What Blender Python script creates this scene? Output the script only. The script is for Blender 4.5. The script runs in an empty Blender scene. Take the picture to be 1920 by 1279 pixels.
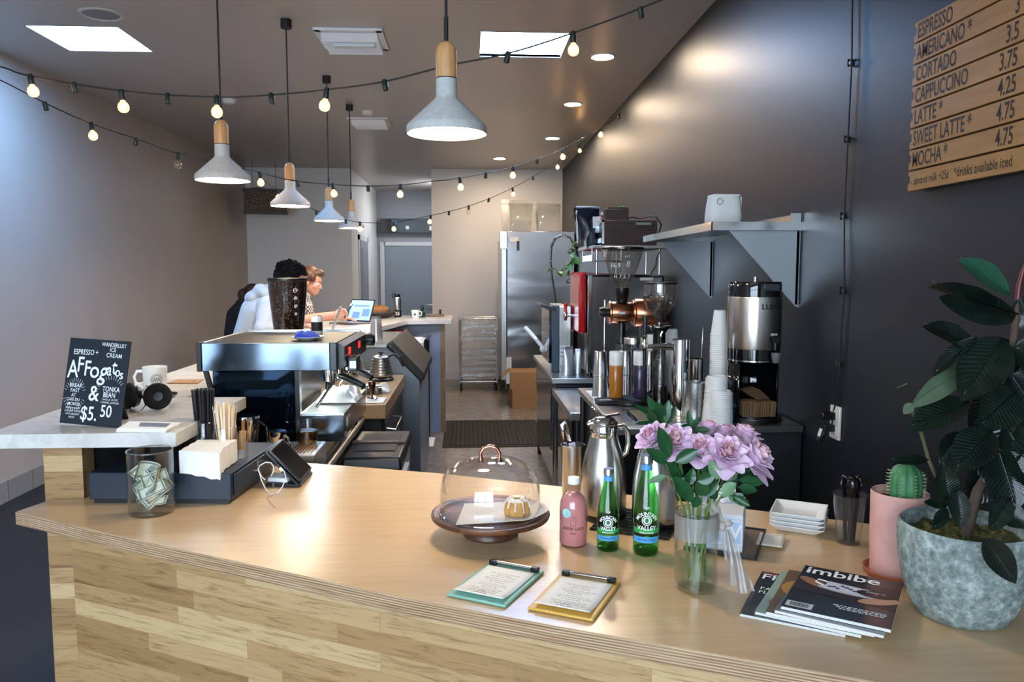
import bpy, math, random
from mathutils import Matrix, Vector, noise
rnd = random.Random(7)
rad = math.radians
sc = bpy.context.scene
COL = sc.collection
# ---------------------------------------------------------------- camera
F = 1450.0                                   # focal length in pixels of the 1920 px wide frame
EYE = Vector((0, 0, 1.57))
PITCH = math.atan2(127.5, F)
YAW = math.atan2(80.0, math.hypot(F, 127.5))
cam = bpy.data.objects.new('camera', bpy.data.cameras.new('camera'))
COL.objects.link(cam)
cam.location = EYE
cam.rotation_euler = (math.pi / 2 - PITCH, 0, -YAW)
cam.data.sensor_width = 36.0
cam.data.lens = F / 1920.0 * 36.0
cam.data.clip_start = 0.05
sc.camera = cam
# ---------------------------------------------------------------- world, light, exposure
sc.view_settings.view_transform = 'Standard'
sc.view_settings.look = 'None'
sc.view_settings.gamma = 1.0
sc.view_settings.use_curve_mapping = False
sc.view_settings.exposure = 1.5
sc.cycles.max_bounces = 10
sc.cycles.transparent_max_bounces = 32
sc.cycles.sample_clamp_indirect = 6.0
sc.cycles.caustics_reflective = False
sc.cycles.use_denoising = True
w = bpy.data.worlds.new('world'); sc.world = w; w.use_nodes = True
wt = w.node_tree
bg = wt.nodes['Background']
gd = wt.nodes.new('ShaderNodeTexGradient'); tc = wt.nodes.new('ShaderNodeTexCoord')
sx = wt.nodes.new('ShaderNodeSeparateXYZ'); cr = wt.nodes.new('ShaderNodeValToRGB')
mp = wt.nodes.new('ShaderNodeMapRange'); mp.inputs[1].default_value = -0.3; mp.inputs[2].default_value = 0.6
wt.links.new(tc.outputs['Generated'], sx.inputs[0]); wt.links.new(sx.outputs['Z'], mp.inputs[0])
wt.links.new(mp.outputs[0], cr.inputs[0]); wt.links.new(cr.outputs[0], bg.inputs[0])
cr.color_ramp.elements[0].position = 0.25; cr.color_ramp.elements[0].color = (0.16, 0.17, 0.18, 1)
cr.color_ramp.elements[1].position = 0.5; cr.color_ramp.elements[1].color = (0.62, 0.78, 1.0, 1)
bg.inputs[1].default_value = 1.3


def area(name, loc, rot, sx_, sy_, power, col):
    l = bpy.data.lights.new(name, 'AREA'); l.shape = 'RECTANGLE'; l.size = sx_; l.size_y = sy_
    l.energy = power; l.color = col
    o = bpy.data.objects.new(name, l); COL.objects.link(o); o.location = loc; o.rotation_euler = rot
    return o


area('daylight_shop_window', (-1.2, -2.0, 1.75), (rad(90), 0, 0), 3.3, 2.3, 92, (0.68, 0.84, 1.0))
area('hallway_fill_light', (-0.63, 13.1, 3.0), (0, 0, 0), .12, .5, 9, (0.86, 0.92, 1.0))  # added fill light, out of view, lifts the dark hallway
SKY_EMIT = 21.0      # skylight diffusers
CAN_EMIT = 175.0      # recessed lamps
PEND_EMIT = 36.0     # pendant diffusers
BULB_EMIT = 150.0     # filament globes

# ---------------------------------------------------------------- pixel -> place (rays of the photographed view met with real planes)
_RX = Vector((math.cos(YAW), -math.sin(YAW), 0))
_FW = Vector((math.sin(YAW) * math.cos(PITCH), math.cos(YAW) * math.cos(PITCH), -math.sin(PITCH)))
_UP = _RX.cross(_FW)


def ray(px, py): return _RX * ((px - 960) / F) + _UP * ((639.5 - py) / F) + _FW
def G(px, py, z):
    d = ray(px, py); return EYE + d * ((z - EYE.z) / d.z)
def atY(px, py, y):
    d = ray(px, py); return EYE + d * (y / d.y)
def atX(px, py, x):
    d = ray(px, py); return EYE + d * (x / d.x)
def zz(py, px, y): return atY(px, py, y).z


# ---------------------------------------------------------------- mesh builder
class B:
    def __init__(s): s.v = []; s.f = []
    def add(s, vs, fs):
        o = len(s.v); s.v += [Vector(p) for p in vs]; s.f += [tuple(i + o for i in f) for f in fs]; return s
    def box(s, c, d, rz=0, ry=0, rx=0):
        m = Matrix.Rotation(rz, 3, 'Z') @ Matrix.Rotation(ry, 3, 'Y') @ Matrix.Rotation(rx, 3, 'X')
        vs = [Vector(c) + m @ Vector((x * d[0] / 2, y * d[1] / 2, z * d[2] / 2)) for x in (-1, 1) for y in (-1, 1) for z in (-1, 1)]
        return s.add(vs, [(0, 1, 3, 2), (4, 6, 7, 5), (0, 4, 5, 1), (2, 3, 7, 6), (0, 2, 6, 4), (1, 5, 7, 3)])
    def bx(s, a, b):
        return s.box([(a[i] + b[i]) / 2 for i in range(3)], [abs(b[i] - a[i]) for i in range(3)])
    def lathe(s, prof, c=(0, 0, 0), n=32, m=None, wob=None):
        c = Vector(c); rings = []; vs = []
        for r, z in prof:
            if abs(r) < 1e-6: rings.append([len(vs)]); vs.append(Vector((0, 0, z)))
            else:
                rings.append(list(range(len(vs), len(vs) + n)))
                for k in range(n):
                    a = 2 * math.pi * k / n; q = r * (wob(a, z) if wob else 1)
                    vs.append(Vector((q * math.cos(a), q * math.sin(a), z)))
        fs = []
        for A, D in zip(rings, rings[1:]):
            if len(A) == 1 and len(D) == 1: continue
            for k in range(n):
                j = (k + 1) % n
                if len(A) == 1: fs.append((A[0], D[j], D[k]))
                elif len(D) == 1: fs.append((A[k], A[j], D[0]))
                else: fs.append((A[k], A[j], D[j], D[k]))
        if m: vs = [m @ p for p in vs]
        return s.add([p + c for p in vs], fs)
    def cyl(s, c, r, h, n=24, r2=None):
        r2 = r if r2 is None else r2
        return s.lathe([(0, 0), (r, 0), (r2, h), (0, h)], c, n)
    def rod(s, a, b, r, r2=None, n=10):
        return s.tube([a, b], [r, r if r2 is None else r2], n)
    def tube(s, pts, r, n=8, closed=False):
        pts = [Vector(p) for p in pts]; N = len(pts)
        rs = r if isinstance(r, (list, tuple)) else [r] * N
        tan = []
        for i in range(N):
            a = pts[(i - 1) % N] if closed or i > 0 else pts[i]; b = pts[(i + 1) % N] if closed or i < N - 1 else pts[i]
            t = b - a; tan.append(t.normalized() if t.length > 1e-9 else Vector((0, 0, 1)))
        u = tan[0].orthogonal().normalized(); vs = []
        for i in range(N):
            u = u - tan[i] * u.dot(tan[i])
            u = u.normalized() if u.length > 1e-6 else tan[i].orthogonal().normalized()
            w_ = tan[i].cross(u)
            for k in range(n):
                a = 2 * math.pi * k / n; vs.append(pts[i] + (u * math.cos(a) + w_ * math.sin(a)) * rs[i])
        fs = []
        for i in range(N if closed else N - 1):
            j = (i + 1) % N
            for k in range(n):
                l = (k + 1) % n; fs.append((i * n + k, i * n + l, j * n + l, j * n + k))
        if not closed: fs += [tuple(range(n - 1, -1, -1)), tuple((N - 1) * n + k for k in range(n))]
        return s.add(vs, fs)
    def prism(s, poly, z0, z1, m=None):
        n = len(poly); vs = [Vector((p[0], p[1], z0)) for p in poly] + [Vector((p[0], p[1], z1)) for p in poly]
        if m: vs = [m @ p for p in vs]
        return s.add(vs, [tuple(range(n - 1, -1, -1)), tuple(range(n, 2 * n))] + [(i, (i + 1) % n, n + (i + 1) % n, n + i) for i in range(n)])
    def ball(s, c, r, n=16, k=10):
        r = (r, r, r) if not isinstance(r, (tuple, list)) else r
        b = B().lathe([(math.sin(math.pi * i / k) if 0 < i < k else 0, -math.cos(math.pi * i / k)) for i in range(k + 1)], n=n)
        return s.add([Vector((p.x * r[0] + c[0], p.y * r[1] + c[1], p.z * r[2] + c[2])) for p in b.v], b.f)
    def grid(s, fn, nu, nv):
        vs = [Vector(fn(i / nu, j / nv)) for i in range(nu + 1) for j in range(nv + 1)]
        return s.add(vs, [(i * (nv + 1) + j, (i + 1) * (nv + 1) + j, (i + 1) * (nv + 1) + j + 1, i * (nv + 1) + j + 1) for i in range(nu) for j in range(nv)])
    def xf(s, m): s.v = [m @ p for p in s.v]; return s
    def put(s, o, m=None): return s.add([m @ p for p in o.v] if m else o.v, o.f)


def trs(loc=(0, 0, 0), rz=0, rx=0, ry=0, s=1):
    return Matrix.Translation(loc) @ Matrix.Rotation(rz, 4, 'Z') @ Matrix.Rotation(ry, 4, 'Y') @ Matrix.Rotation(rx, 4, 'X') @ Matrix.Scale(s, 4)


def mk(name, b, mat, parent=None, loc=None, rz=0, bevel=0, angle=40, solid=0, sub=0, rot=None):
    me = bpy.data.meshes.new(name); me.from_pydata(b.v, [], b.f)
    me.polygons.foreach_set('use_smooth', [True] * len(me.polygons))
    if not sub: me.set_sharp_from_angle(angle=rad(angle))
    me.materials.append(mat); me.update()
    o = bpy.data.objects.new(name, me); COL.objects.link(o)
    if parent: o.parent = parent
    if loc is not None: o.location = loc
    o.rotation_euler = rot if rot else (0, 0, rz)
    if solid:
        m = o.modifiers.new('thick', 'SOLIDIFY'); m.thickness = solid; m.offset = 0
    if bevel:
        m = o.modifiers.new('edge', 'BEVEL'); m.width = bevel; m.segments = 2; m.limit_method = 'ANGLE'; m.angle_limit = rad(35)
    if sub:
        m = o.modifiers.new('smooth', 'SUBSURF'); m.levels = sub; m.render_levels = sub
    return o


def tag(o, label, cat, group=None, kind=None):
    o['label'] = label; o['category'] = cat
    if group: o['group'] = group
    if kind: o['kind'] = kind
    return o


def thing(name, label, cat, loc=(0, 0, 0), rz=0, group=None):
    o = bpy.data.objects.new(name, None); COL.objects.link(o); o.empty_display_size = 0.02
    o.location = loc; o.rotation_euler = (0, 0, rz)
    return tag(o, label, cat, group)


def struct(name, b, mat, label=None, **k):
    o = mk(name, b, mat, **k); o['kind'] = 'structure'; o['label'] = label or name.replace('_', ' ') + ' of the cafe room'; o['category'] = name.split('_')[0]
    return o


def dup(src, loc, rz=None, label=None, rot=None, scale=None):
    kids = {}
    for o in bpy.data.objects:
        if o.parent: kids.setdefault(o.parent.name, []).append(o)
    def cp(o, par):
        c = o.copy(); COL.objects.link(c)
        if par: c.parent = par
        for k in kids.get(o.name, []): cp(k, c)
        return c
    r = cp(src, None); r.location = loc
    if rot is not None: r.rotation_euler = rot
    elif rz is not None: r.rotation_euler = (0, 0, rz)
    if scale: r.scale = scale
    if label: r['label'] = label
    return r


# ---------------------------------------------------------------- materials
def lin(h):
    if isinstance(h, str):
        h = h.lstrip('#'); h = [int(h[i:i + 2], 16) / 255 for i in (0, 2, 4)]
        return tuple(c / 12.92 if c <= 0.04045 else ((c + 0.055) / 1.055) ** 2.4 for c in h) + (1,)
    return tuple(h) + (1,) if len(h) == 3 else tuple(h)


class N:
    """tiny node-tree helper"""
    def __init__(s, name):
        s.m = bpy.data.materials.new(name); s.m.use_nodes = True; s.t = s.m.node_tree
        s.p = s.t.nodes['Principled BSDF']; s.out = s.t.nodes['Material Output']
    def n(s, typ, **k):
        x = s.t.nodes.new('ShaderNode' + typ)
        for a, v in k.items():
            if a.startswith('i_'):
                key = a[2:].replace('_', ' '); x.inputs[int(key) if key.isdigit() else key].default_value = v
            else: setattr(x, a, v)
        return x
    def l(s, a, b): s.t.links.new(a, b)
    def coord(s, kind='Object', scale=(1, 1, 1), rot=(0, 0, 0)):
        t = s.n('TexCoord'); m = s.n('Mapping'); m.inputs['Scale'].default_value = scale; m.inputs['Rotation'].default_value = rot
        s.l(t.outputs[kind], m.inputs[0]); return m.outputs[0]
    def noise(s, vec, scale, detail=4, rough=0.55, dist=0):
        x = s.n('TexNoise'); x.inputs['Scale'].default_value = scale; x.inputs['Detail'].default_value = detail
        x.inputs['Roughness'].default_value = rough; x.inputs['Distortion'].default_value = dist
        s.l(vec, x.inputs['Vector']); return x.outputs['Fac']
    def ramp(s, fac, stops):
        r = s.n('ValToRGB'); e = r.color_ramp.elements
        while len(e) < len(stops): e.new(0.5)
        for el, (p, c) in zip(e, stops): el.position = p; el.color = lin(c)
        s.l(fac, r.inputs[0]); return r.outputs[0]
    def mix(s, fac, a, b, mode='MIX'):
        x = s.n('MixRGB', blend_type=mode)
        for sock, val in ((x.inputs[0], fac), (x.inputs[1], a), (x.inputs[2], b)):
            if isinstance(val, (int, float)): sock.default_value = val
            elif isinstance(val, (str, tuple)): sock.default_value = lin(val)
            else: s.l(val, sock)
        return x.outputs[0]
    def math(s, op, a, b=0.0):
        x = s.n('Math', operation=op)
        for i, val in ((0, a), (1, b)):
            if isinstance(val, (int, float)): x.inputs[i].default_value = val
            else: s.l(val, x.inputs[i])
        return x.outputs[0]
    def bump(s, h, strength=0.2, dist=0.01):
        b = s.n('Bump'); b.inputs['Strength'].default_value = strength; b.inputs['Distance'].default_value = dist
        s.l(h, b.inputs['Height']); s.l(b.outputs[0], s.p.inputs['Normal'])


def pbr(name, col, rough=0.5, metal=0.0, var=0, vscale=8, bump=0, bscale=60, emit=0, ecol=None, coat=0, stretch=(1, 1, 1), sheen=0, spec=None, trans=0):
    k = N(name); p = k.p; c = lin(col)
    p.inputs['Base Color'].default_value = c; p.inputs['Roughness'].default_value = rough; p.inputs['Metallic'].default_value = metal
    if spec is not None: p.inputs['Specular IOR Level'].default_value = spec
    if coat: p.inputs['Coat Weight'].default_value = coat; p.inputs['Coat Roughness'].default_value = 0.08
    if sheen: p.inputs['Sheen Weight'].default_value = sheen
    if trans: p.inputs['Transmission Weight'].default_value = trans
    if var or bump: vec = k.coord('Object', stretch)
    if var:
        f = k.noise(vec, vscale); dark = tuple(x * (1 - var) for x in c[:3]); lite = tuple(min(1, x * (1 + var)) for x in c[:3])
        k.l(k.ramp(f, [(0.3, dark), (0.7, lite)]), p.inputs['Base Color'])
    if bump: k.bump(k.noise(vec, bscale), bump)
    if emit: p.inputs['Emission Color'].default_value = lin(ecol or col); p.inputs['Emission Strength'].default_value = emit
    return k.m


def thin(name, tint=(1, 1, 1), refl=0.9, base=0.05, rough=0.0, haze=0, hcol='#ffffff'):
    """clear thin-walled glass or plastic: tinted see-through with mirror reflections that grow at grazing angles"""
    k = N(name); k.t.nodes.remove(k.p)
    tr = k.n('BsdfTransparent'); tr.inputs[0].default_value = lin(tint)
    gl = k.n('BsdfGlossy'); gl.inputs['Roughness'].default_value = rough
    lw = k.n('LayerWeight'); lw.inputs[0].default_value = 0.5
    f = k.math('ADD', k.math('MULTIPLY', k.math('POWER', lw.outputs['Facing'], 4.0), refl), base)
    mx = k.n('MixShader'); k.l(f, mx.inputs[0])
    src = tr.outputs[0]
    if haze:
        df = k.n('BsdfDiffuse'); df.inputs[0].default_value = lin(hcol); m2 = k.n('MixShader'); m2.inputs[0].default_value = haze
        k.l(src, m2.inputs[1]); k.l(df.outputs[0], m2.inputs[2]); src = m2.outputs[0]
    k.l(src, mx.inputs[1]); k.l(gl.outputs[0], mx.inputs[2]); k.l(mx.outputs[0], k.out.inputs[0])
    return k.m


def wood(name, c0, c1, along='x', scale=3.0, rough=0.35, coat=0.0, bump=0.05, streak=14):
    k = N(name); st = {'x': (1, streak, streak), 'y': (streak, 1, streak), 'z': (streak, streak, 1)}[along]
    v = k.coord('Object', st)
    g = k.noise(v, scale, 6, 0.6, 0.4); g2 = k.noise(k.coord('Object', (1, 1, 1)), 1.7, 2)
    c = k.ramp(k.math('ADD', k.math('MULTIPLY', g, 0.75), k.math('MULTIPLY', g2, 0.25)), [(0.3, c0), (0.72, c1)])
    k.l(c, k.p.inputs['Base Color']); k.p.inputs['Roughness'].default_value = rough
    if coat: k.p.inputs['Coat Weight'].default_value = coat; k.p.inputs['Coat Roughness'].default_value = 0.12
    if bump: k.bump(g, bump, 0.003)
    return k.m


def planks(name, along='x', rough=0.42):
    """short oak boards laid in rows"""
    k = N(name); t = k.n('TexCoord'); s_ = k.n('SeparateXYZ'); k.l(t.outputs['Object'], s_.inputs[0])
    u = s_.outputs['X' if along == 'x' else 'Y']; cb = k.n('CombineXYZ'); k.l(u, cb.inputs[0]); k.l(s_.outputs['Z'], cb.inputs[1])
    br = k.n('TexBrick', offset=0.37, squash=0.72, squash_frequency=3)
    br.inputs['Scale'].default_value = 1.0; br.inputs['Brick Width'].default_value = 0.62; br.inputs['Row Height'].default_value = 0.0475
    br.inputs['Mortar Size'].default_value = 0.0006; br.inputs['Mortar Smooth'].default_value = 0.0; br.inputs['Bias'].default_value = 0.0
    br.inputs['Color1'].default_value = (0, 0, 0, 1); br.inputs['Color2'].default_value = (1, 1, 1, 1); br.inputs['Mortar'].default_value = (0.1, 0.1, 0.1, 1)
    k.l(cb.outputs[0], br.inputs['Vector'])
    tone = k.ramp(br.outputs['Color'], [(0.0, '#a08058'), (0.35, '#b3946a'), (0.7, '#c2a57b'), (1.0, '#d3ba92')])
    mp_ = k.n('Mapping'); mp_.inputs['Scale'].default_value = (3.2, 1, 34) if along == 'x' else (1, 3.2, 34)
    k.l(t.outputs['Object'], mp_.inputs[0])
    wv = k.n('VectorMath', operation='ADD'); k.l(mp_.outputs[0], wv.inputs[0]); k.l(br.outputs['Color'], wv.inputs[1])
    g = k.noise(wv.outputs[0], 2.2, 7, 0.62, 1.1)
    col = k.mix(0.75, tone, k.ramp(g, [(0.3, '#937a5c'), (0.48, '#f0e6d8'), (0.7, '#fff6e8')]), 'MULTIPLY')
    k.l(col, k.p.inputs['Base Color']); k.p.inputs['Roughness'].default_value = rough
    k.bump(g, 0.06, 0.003)
    return k.m


STEEL = pbr('brushed_steel', '#c9c9c6', 0.28, 1.0, bump=0.02, bscale=40, stretch=(1, 1, 30))
CHROME = pbr('chrome', '#dcdcdc', 0.07, 1.0)
DSTEEL = pbr('dark_steel', '#6a6d70', 0.3, 1.0)
BLACK = pbr('black_plastic', '#0d0e10', 0.35)
BLACKM = pbr('matt_black', '#121316', 0.65)
RUBBER = pbr('rubber', '#15140f', 0.8)
WHITE = pbr('white_ceramic', '#eeeeec', 0.18, coat=0.3)
PAPER = pbr('white_paper', '#f1f1ee', 0.7)
INK = pbr('printed_ink', '#16171a', 0.6)
CHALK = pbr('white_lettering', '#e9edf0', 0.7)
GLASS = thin('clear_glass')
PLASTIC = thin('clear_plastic', (0.98, 0.98, 0.98), 0.7, 0.03, 0.03, 0.01)
KRAFT = pbr('cardboard', '#a57d52', 0.8, var=0.08, vscale=20)
COPPER = pbr('copper', '#d08a66', 0.22, 1.0)
STEEL2 = pbr('polished_steel', '#d5d6d6', 0.14, 1.0)
LEAF = None


def text(s, size, mat, parent, m=None, wrap=None, bold=0.0, align='CENTER', name='lettering', sx_=1.0, arc=None, thick=0.0002, shear=0):
    """lettering as a thin mesh lying in the local xy plane of matrix m; wrap = radius of an upright cylinder; arc = radius of a curved baseline"""
    cu = bpy.data.curves.new('t', 'FONT'); cu.body = s; cu.size = size; cu.align_x = align; cu.align_y = 'CENTER'; cu.offset = bold; cu.shear = shear
    cu.resolution_u = 3; cu.fill_mode = 'FRONT' if hasattr(cu, 'fill_mode') else cu.fill_mode
    o = bpy.data.objects.new('t', cu); me = bpy.data.meshes.new_from_object(o); bpy.data.objects.remove(o); bpy.data.curves.remove(cu)
    for v in me.vertices:
        x, y = v.co.x * sx_, v.co.y
        if arc: a = x / arc; x, y = (arc + y) * math.sin(a), (arc + y) * math.cos(a) - arc
        if wrap: a = x / wrap; v.co = Vector((wrap * math.sin(a), -wrap * math.cos(a), y))
        else: v.co = Vector((x, y, thick))
    me.transform(m or Matrix()); me.name = name; me.materials.append(mat)
    o = bpy.data.objects.new(name, me); COL.objects.link(o)
    if parent: o.parent = parent
    return o
# ================================================================ the room
XL, XR, YB, YF, H = -3.19, 1.365, 11.4, -1.6, 3.07
HX0, HX1, HY = -1.70, -0.545, 14.5          # the hallway behind
k = N('left_wall_paint'); f = k.noise(k.coord(), 1.2, 3); k.l(k.ramp(f, [(.3, '#b0a69f'), (.7, '#b7ada6')]), k.p.inputs['Base Color']); k.p.inputs['Roughness'].default_value = 0.5; k.bump(k.noise(k.coord(), 220, 2), 0.04); WALL_L = k.m
WALL_R = pbr('slate_wall_paint', '#191d24', 0.44, bump=0.05, bscale=180, var=0.04, vscale=2, spec=.4)
WALL_B = pbr('white_wall_paint', '#e6e3e0', 0.5, bump=0.03, bscale=200)
CEIL = pbr('ceiling_paint', '#b3aba5', 0.34, bump=0.03, bscale=160)
WHITEPAINT = pbr('white_trim_paint', '#d9d9d8', 0.45)
k = N('polished_concrete'); v = k.coord(); f = k.noise(v, 1.6, 6, 0.6, 0.5); f2 = k.noise(v, 14, 4)
k.l(k.mix(0.35, k.ramp(f, [(0.3, '#6e645a'), (0.7, '#8d8174')]), k.ramp(f2, [(0.35, '#5c544c'), (0.65, '#9a8e82')])), k.p.inputs['Base Color'])
k.p.inputs['Roughness'].default_value = 0.24; k.bump(f2, 0.02); CONCRETE_FLOOR = k.m

struct('floor', B().bx((XL - .1, YF - .2, -.1), (XR + .1, HY + .1, 0)), CONCRETE_FLOOR, 'brown grey polished concrete floor')
struct('floor_customer_side', B().bx((XL, YF, 0), (-1.24, YB, .003)).bx((-1.24, YF, 0), (XR, .6, .003)), pbr('dark_floor', '#1d1b1d', .6, var=.15, vscale=2, bump=.03, bscale=30), 'dark charcoal floor on the customer side of the bar')
struct('wall_left', B().bx((XL - .1, YF, 0), (XL, YB, H)), WALL_L, 'warm grey side wall lit blue by the skylight')
struct('wall_right', B().bx((XR, YF, 0), (XR + .1, YB, H)), WALL_R, 'dark slate wall behind the work counters')
b = B().bx((XL - .1, YB, 0), (HX0 - .12, YB + .1, H)).bx((HX0 - .12, YB, 0), (HX0, YB + .1, H))
struct('wall_back', b, WALL_B, 'white back wall beside the hallway opening')
struct('wall_rear_kitchen', B().bx((HX1, YB, 0), (XR + .1, YB + .1, H)), WALL_B, 'white back wall behind the tall fridge')
struct('wall_hall_left', B().bx((HX0 - .1, YB + .1, 0), (HX0, HY, H)), WALL_B, 'hallway side wall with a door')
struct('wall_hall_right', B().bx((HX1, YB + .1, 0), (HX1 + .1, HY, H)), WALL_B, 'hallway side wall behind the kitchen')
struct('wall_hall_end', B().bx((HX0 - .1, HY, 0), (HX1 + .1, HY + .1, H)), pbr('hall_paint', '#9a9da3', 0.55), 'grey wall closing the hallway')
# storefront behind the camera
fw = B().bx((XL - .1, YF - .12, 0), (XR + .1, YF, .32)).bx((XL - .1, YF - .12, 2.85), (XR + .1, YF, H))
for a, c in ((XL - .1, -2.95), (.45, XR + .1)): fw.bx((a, YF - .12, .32), (c, YF, 2.85))
struct('wall_front', fw, WALL_L, 'street front wall round the shop window')
fr = B()
for x in (-2.92, -1.8, -.68, .42): fr.bx((x - .03, YF - .09, .32), (x + .03, YF - .03, 2.85))
for z in (.34, 2.3, 2.83): fr.bx((-2.95, YF - .09, z - .03), (.45, YF - .03, z + .03))
wf = struct('window_1', fr, pbr('window_metal', '#2a2c2e', 0.4), 'metal framed shop window onto the street')
mk('window_pane', B().bx((-2.95, YF - .065, .34), (.45, YF - .059, 2.83)), GLASS, wf)
# ceiling with two skylight openings
SKY = []
for q in (((50, 50), (220, 50), (285, 98), (130, 94)), ((905, 60), (1065, 63), (1055, 108), (897, 106))):
    p = [G(a, c, H) for a, c in q]
    SKY.append((min((p[0].x + p[3].x) / 2, 9), (p[1].x + p[2].x) / 2, (p[2].y + p[3].y) / 2, (p[0].y + p[1].y) / 2))
SKY = [(a, c, min(d, e), max(d, e)) for a, c, d, e in SKY]
xs = sorted({XL - .1, XR + .1} | {t for s in SKY for t in s[:2]}); ys = sorted({YF - .2, HY + .1} | {t for s in SKY for t in s[2:]})
cb = B()
for x0, x1 in zip(xs, xs[1:]):
    for y0, y1 in zip(ys, ys[1:]):
        if not any(s[0] - 1e-4 <= x0 and x1 <= s[1] + 1e-4 and s[2] - 1e-4 <= y0 and y1 <= s[3] + 1e-4 for s in SKY):
            cb.bx((x0, y0, H), (x1, y1, H + .12))
struct('ceiling', cb, CEIL, 'grey brown semi-gloss painted ceiling')
SKYMAT = pbr('skylight_diffuser', '#dfeaff', 0.5, emit=SKY_EMIT, ecol='#8cc2ff')
for i, s in enumerate(SKY):
    x0, x1, y0, y1 = s; sh = B()
    for a, c in (((x0 - .03, y0 - .03), (x0, y1 + .03)), ((x1, y0 - .03), (x1 + .03, y1 + .03)), ((x0, y0 - .03), (x1, y0)), ((x0, y1), (x1, y1 + .03))):
        sh.bx((a[0], a[1], H + .003), (c[0], c[1], H + .22))
    o = struct('window_%d' % (i + 2), sh, WHITEPAINT, ('square skylight over the floor by the warm grey wall', 'square skylight above the work aisle')[i])
    mk('skylight_pane', B().bx((x0, y0, H + .02), (x1, y1, H + .03)), SKYMAT, o)
# tile base along the left wall
TILE = N('base_tile'); 
k = TILE; br = k.n('TexBrick', offset=0.0); s_ = k.n('SeparateXYZ'); t = k.n('TexCoord'); cbx = k.n('CombineXYZ')
k.l(t.outputs['Object'], s_.inputs[0]); k.l(s_.outputs['Y'], cbx.inputs[0]); k.l(s_.outputs['Z'], cbx.inputs[1]); k.l(cbx.outputs[0], br.inputs['Vector'])
for a, c in (('Scale', 1), ('Brick Width', .3), ('Row Height', .16), ('Mortar Size', .004)): br.inputs[a].default_value = c
br.inputs['Color1'].default_value = lin('#8d8b8a'); br.inputs['Color2'].default_value = lin('#979593'); br.inputs['Mortar'].default_value = lin('#56544f')
k.l(br.outputs['Color'], k.p.inputs['Base Color']); k.p.inputs['Roughness'].default_value = .35
struct('baseboard_left', B().bx((XL, YF, 0), (XL + .012, YB, .15)), TILE.m, 'grey tile base along the warm grey wall', bevel=.003)
struct('baseboard_back', B().bx((HX1, YB - .012, 0), (XR, YB, .1)), WHITEPAINT, 'white skirting under the white back wall')
# hallway doors
DOORM = pbr('door_paint', '#8b929b', 0.45, var=.03, vscale=3)
dx0 = atY(722, 600, HY).x; dtop = zz(460, 760, HY)
o = struct('door_1', B().bx((dx0 + .02, HY - .045, .01), (HX1 - .03, HY - .005, dtop - .02)), DOORM, 'blue grey door at the end of the hallway', bevel=.004)
mk('door_handle', B().rod((HX1 - .12, HY - .05, .98), (HX1 - .12, HY - .1, .98), .012).rod((HX1 - .12, HY - .1, .98), (HX1 - .24, HY - .1, .985), .011), CHROME, o)
struct('trim_1', B().bx((dx0 - .07, HY - .03, 0), (dx0 + .015, HY, dtop + .06)).bx((dx0, HY - .03, dtop - .012), (HX1, HY, dtop + .06)), WHITEPAINT, 'pale casing round the hallway end door')
o = struct('door_2', B().bx((HX0, 12.1, .01), (HX0 + .03, 13.0, 2.08)), DOORM, 'door in the hallway side wall', bevel=.004)
for z0, z1 in ((.2, .95), (1.08, 1.95)):
    mk('door_panel', B().bx((HX0 + .03, 12.22, z0), (HX0 + .036, 12.88, z1)), DOORM, o, bevel=.004)
struct('trim_2', B().bx((HX0, 12.02, 0), (HX0 + .022, 12.1, 2.16)).bx((HX0, 13.0, 0), (HX0 + .022, 13.08, 2.16)).bx((HX0, 12.02, 2.08), (HX0 + .022, 13.08, 2.16)), WHITEPAINT, 'casing round the hallway side door')
# ---------------------------------------------------------------- ceiling fittings
CANEM = pbr('recessed_lamp_glow', '#fff0d8', 0.5, emit=CAN_EMIT, ecol='#ffe4c4')
def can(px, py, wpx, lit, label):
    c = G(px, py, H); r = wpx / 2 * c.y / F * 1.12
    t = thing('recessed_light', label, 'ceiling light', (c.x, c.y, H), 0, 'recessed ceiling lights')
    mk('trim_ring', B().lathe([(r * .86, -.001), (r * .9, -.007), (r * 1.05, -.006), (r * 1.08, 0), (r * .86, 0)], n=40), pbr('can_ring', '#b9b5b0', .4), t)
    if lit: mk('lamp_lens', B().lathe([(0, -.005), (r * .84, -.004), (r * .86, -.001), (0, -.001)], n=40), CANEM, t)
    else: mk('lamp_reflector', B().lathe([(r * .86, -.002), (r * .5, -.0035), (0, -.004)], n=40), pbr('can_reflector', '#8f9499', .3, .6), t)
can(1130, 106, 40, 1, 'lit round recessed light nearest the square skylight over the aisle')
can(1074, 195, 30, 1, 'lit round recessed light, second in the line along the slate wall')
can(1036, 259, 25, 1, 'lit round recessed light, third in the line along the slate wall')
can(937, 297, 22, 1, 'small lit recessed light close to the white back wall')
can(190, 27, 62, 0, 'unlit round recessed light beside the skylight near the grey wall')
for px, py, lab in ((430, 187, 'small white smoke detector on the ceiling above the bar'), (690, 209, 'tiny white ceiling disc between the pendant cords')):
    c = G(px, py, H); t = thing('smoke_detector', lab, 'smoke detector', (c.x, c.y, H))
    mk('housing', B().lathe([(0, -.035), (.04, -.034), (.055, -.02), (.06, 0), (0, 0)], n=28), WHITEPAINT, t)
VENTM = pbr('vent_metal', '#e2e6ea', 0.45)
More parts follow.
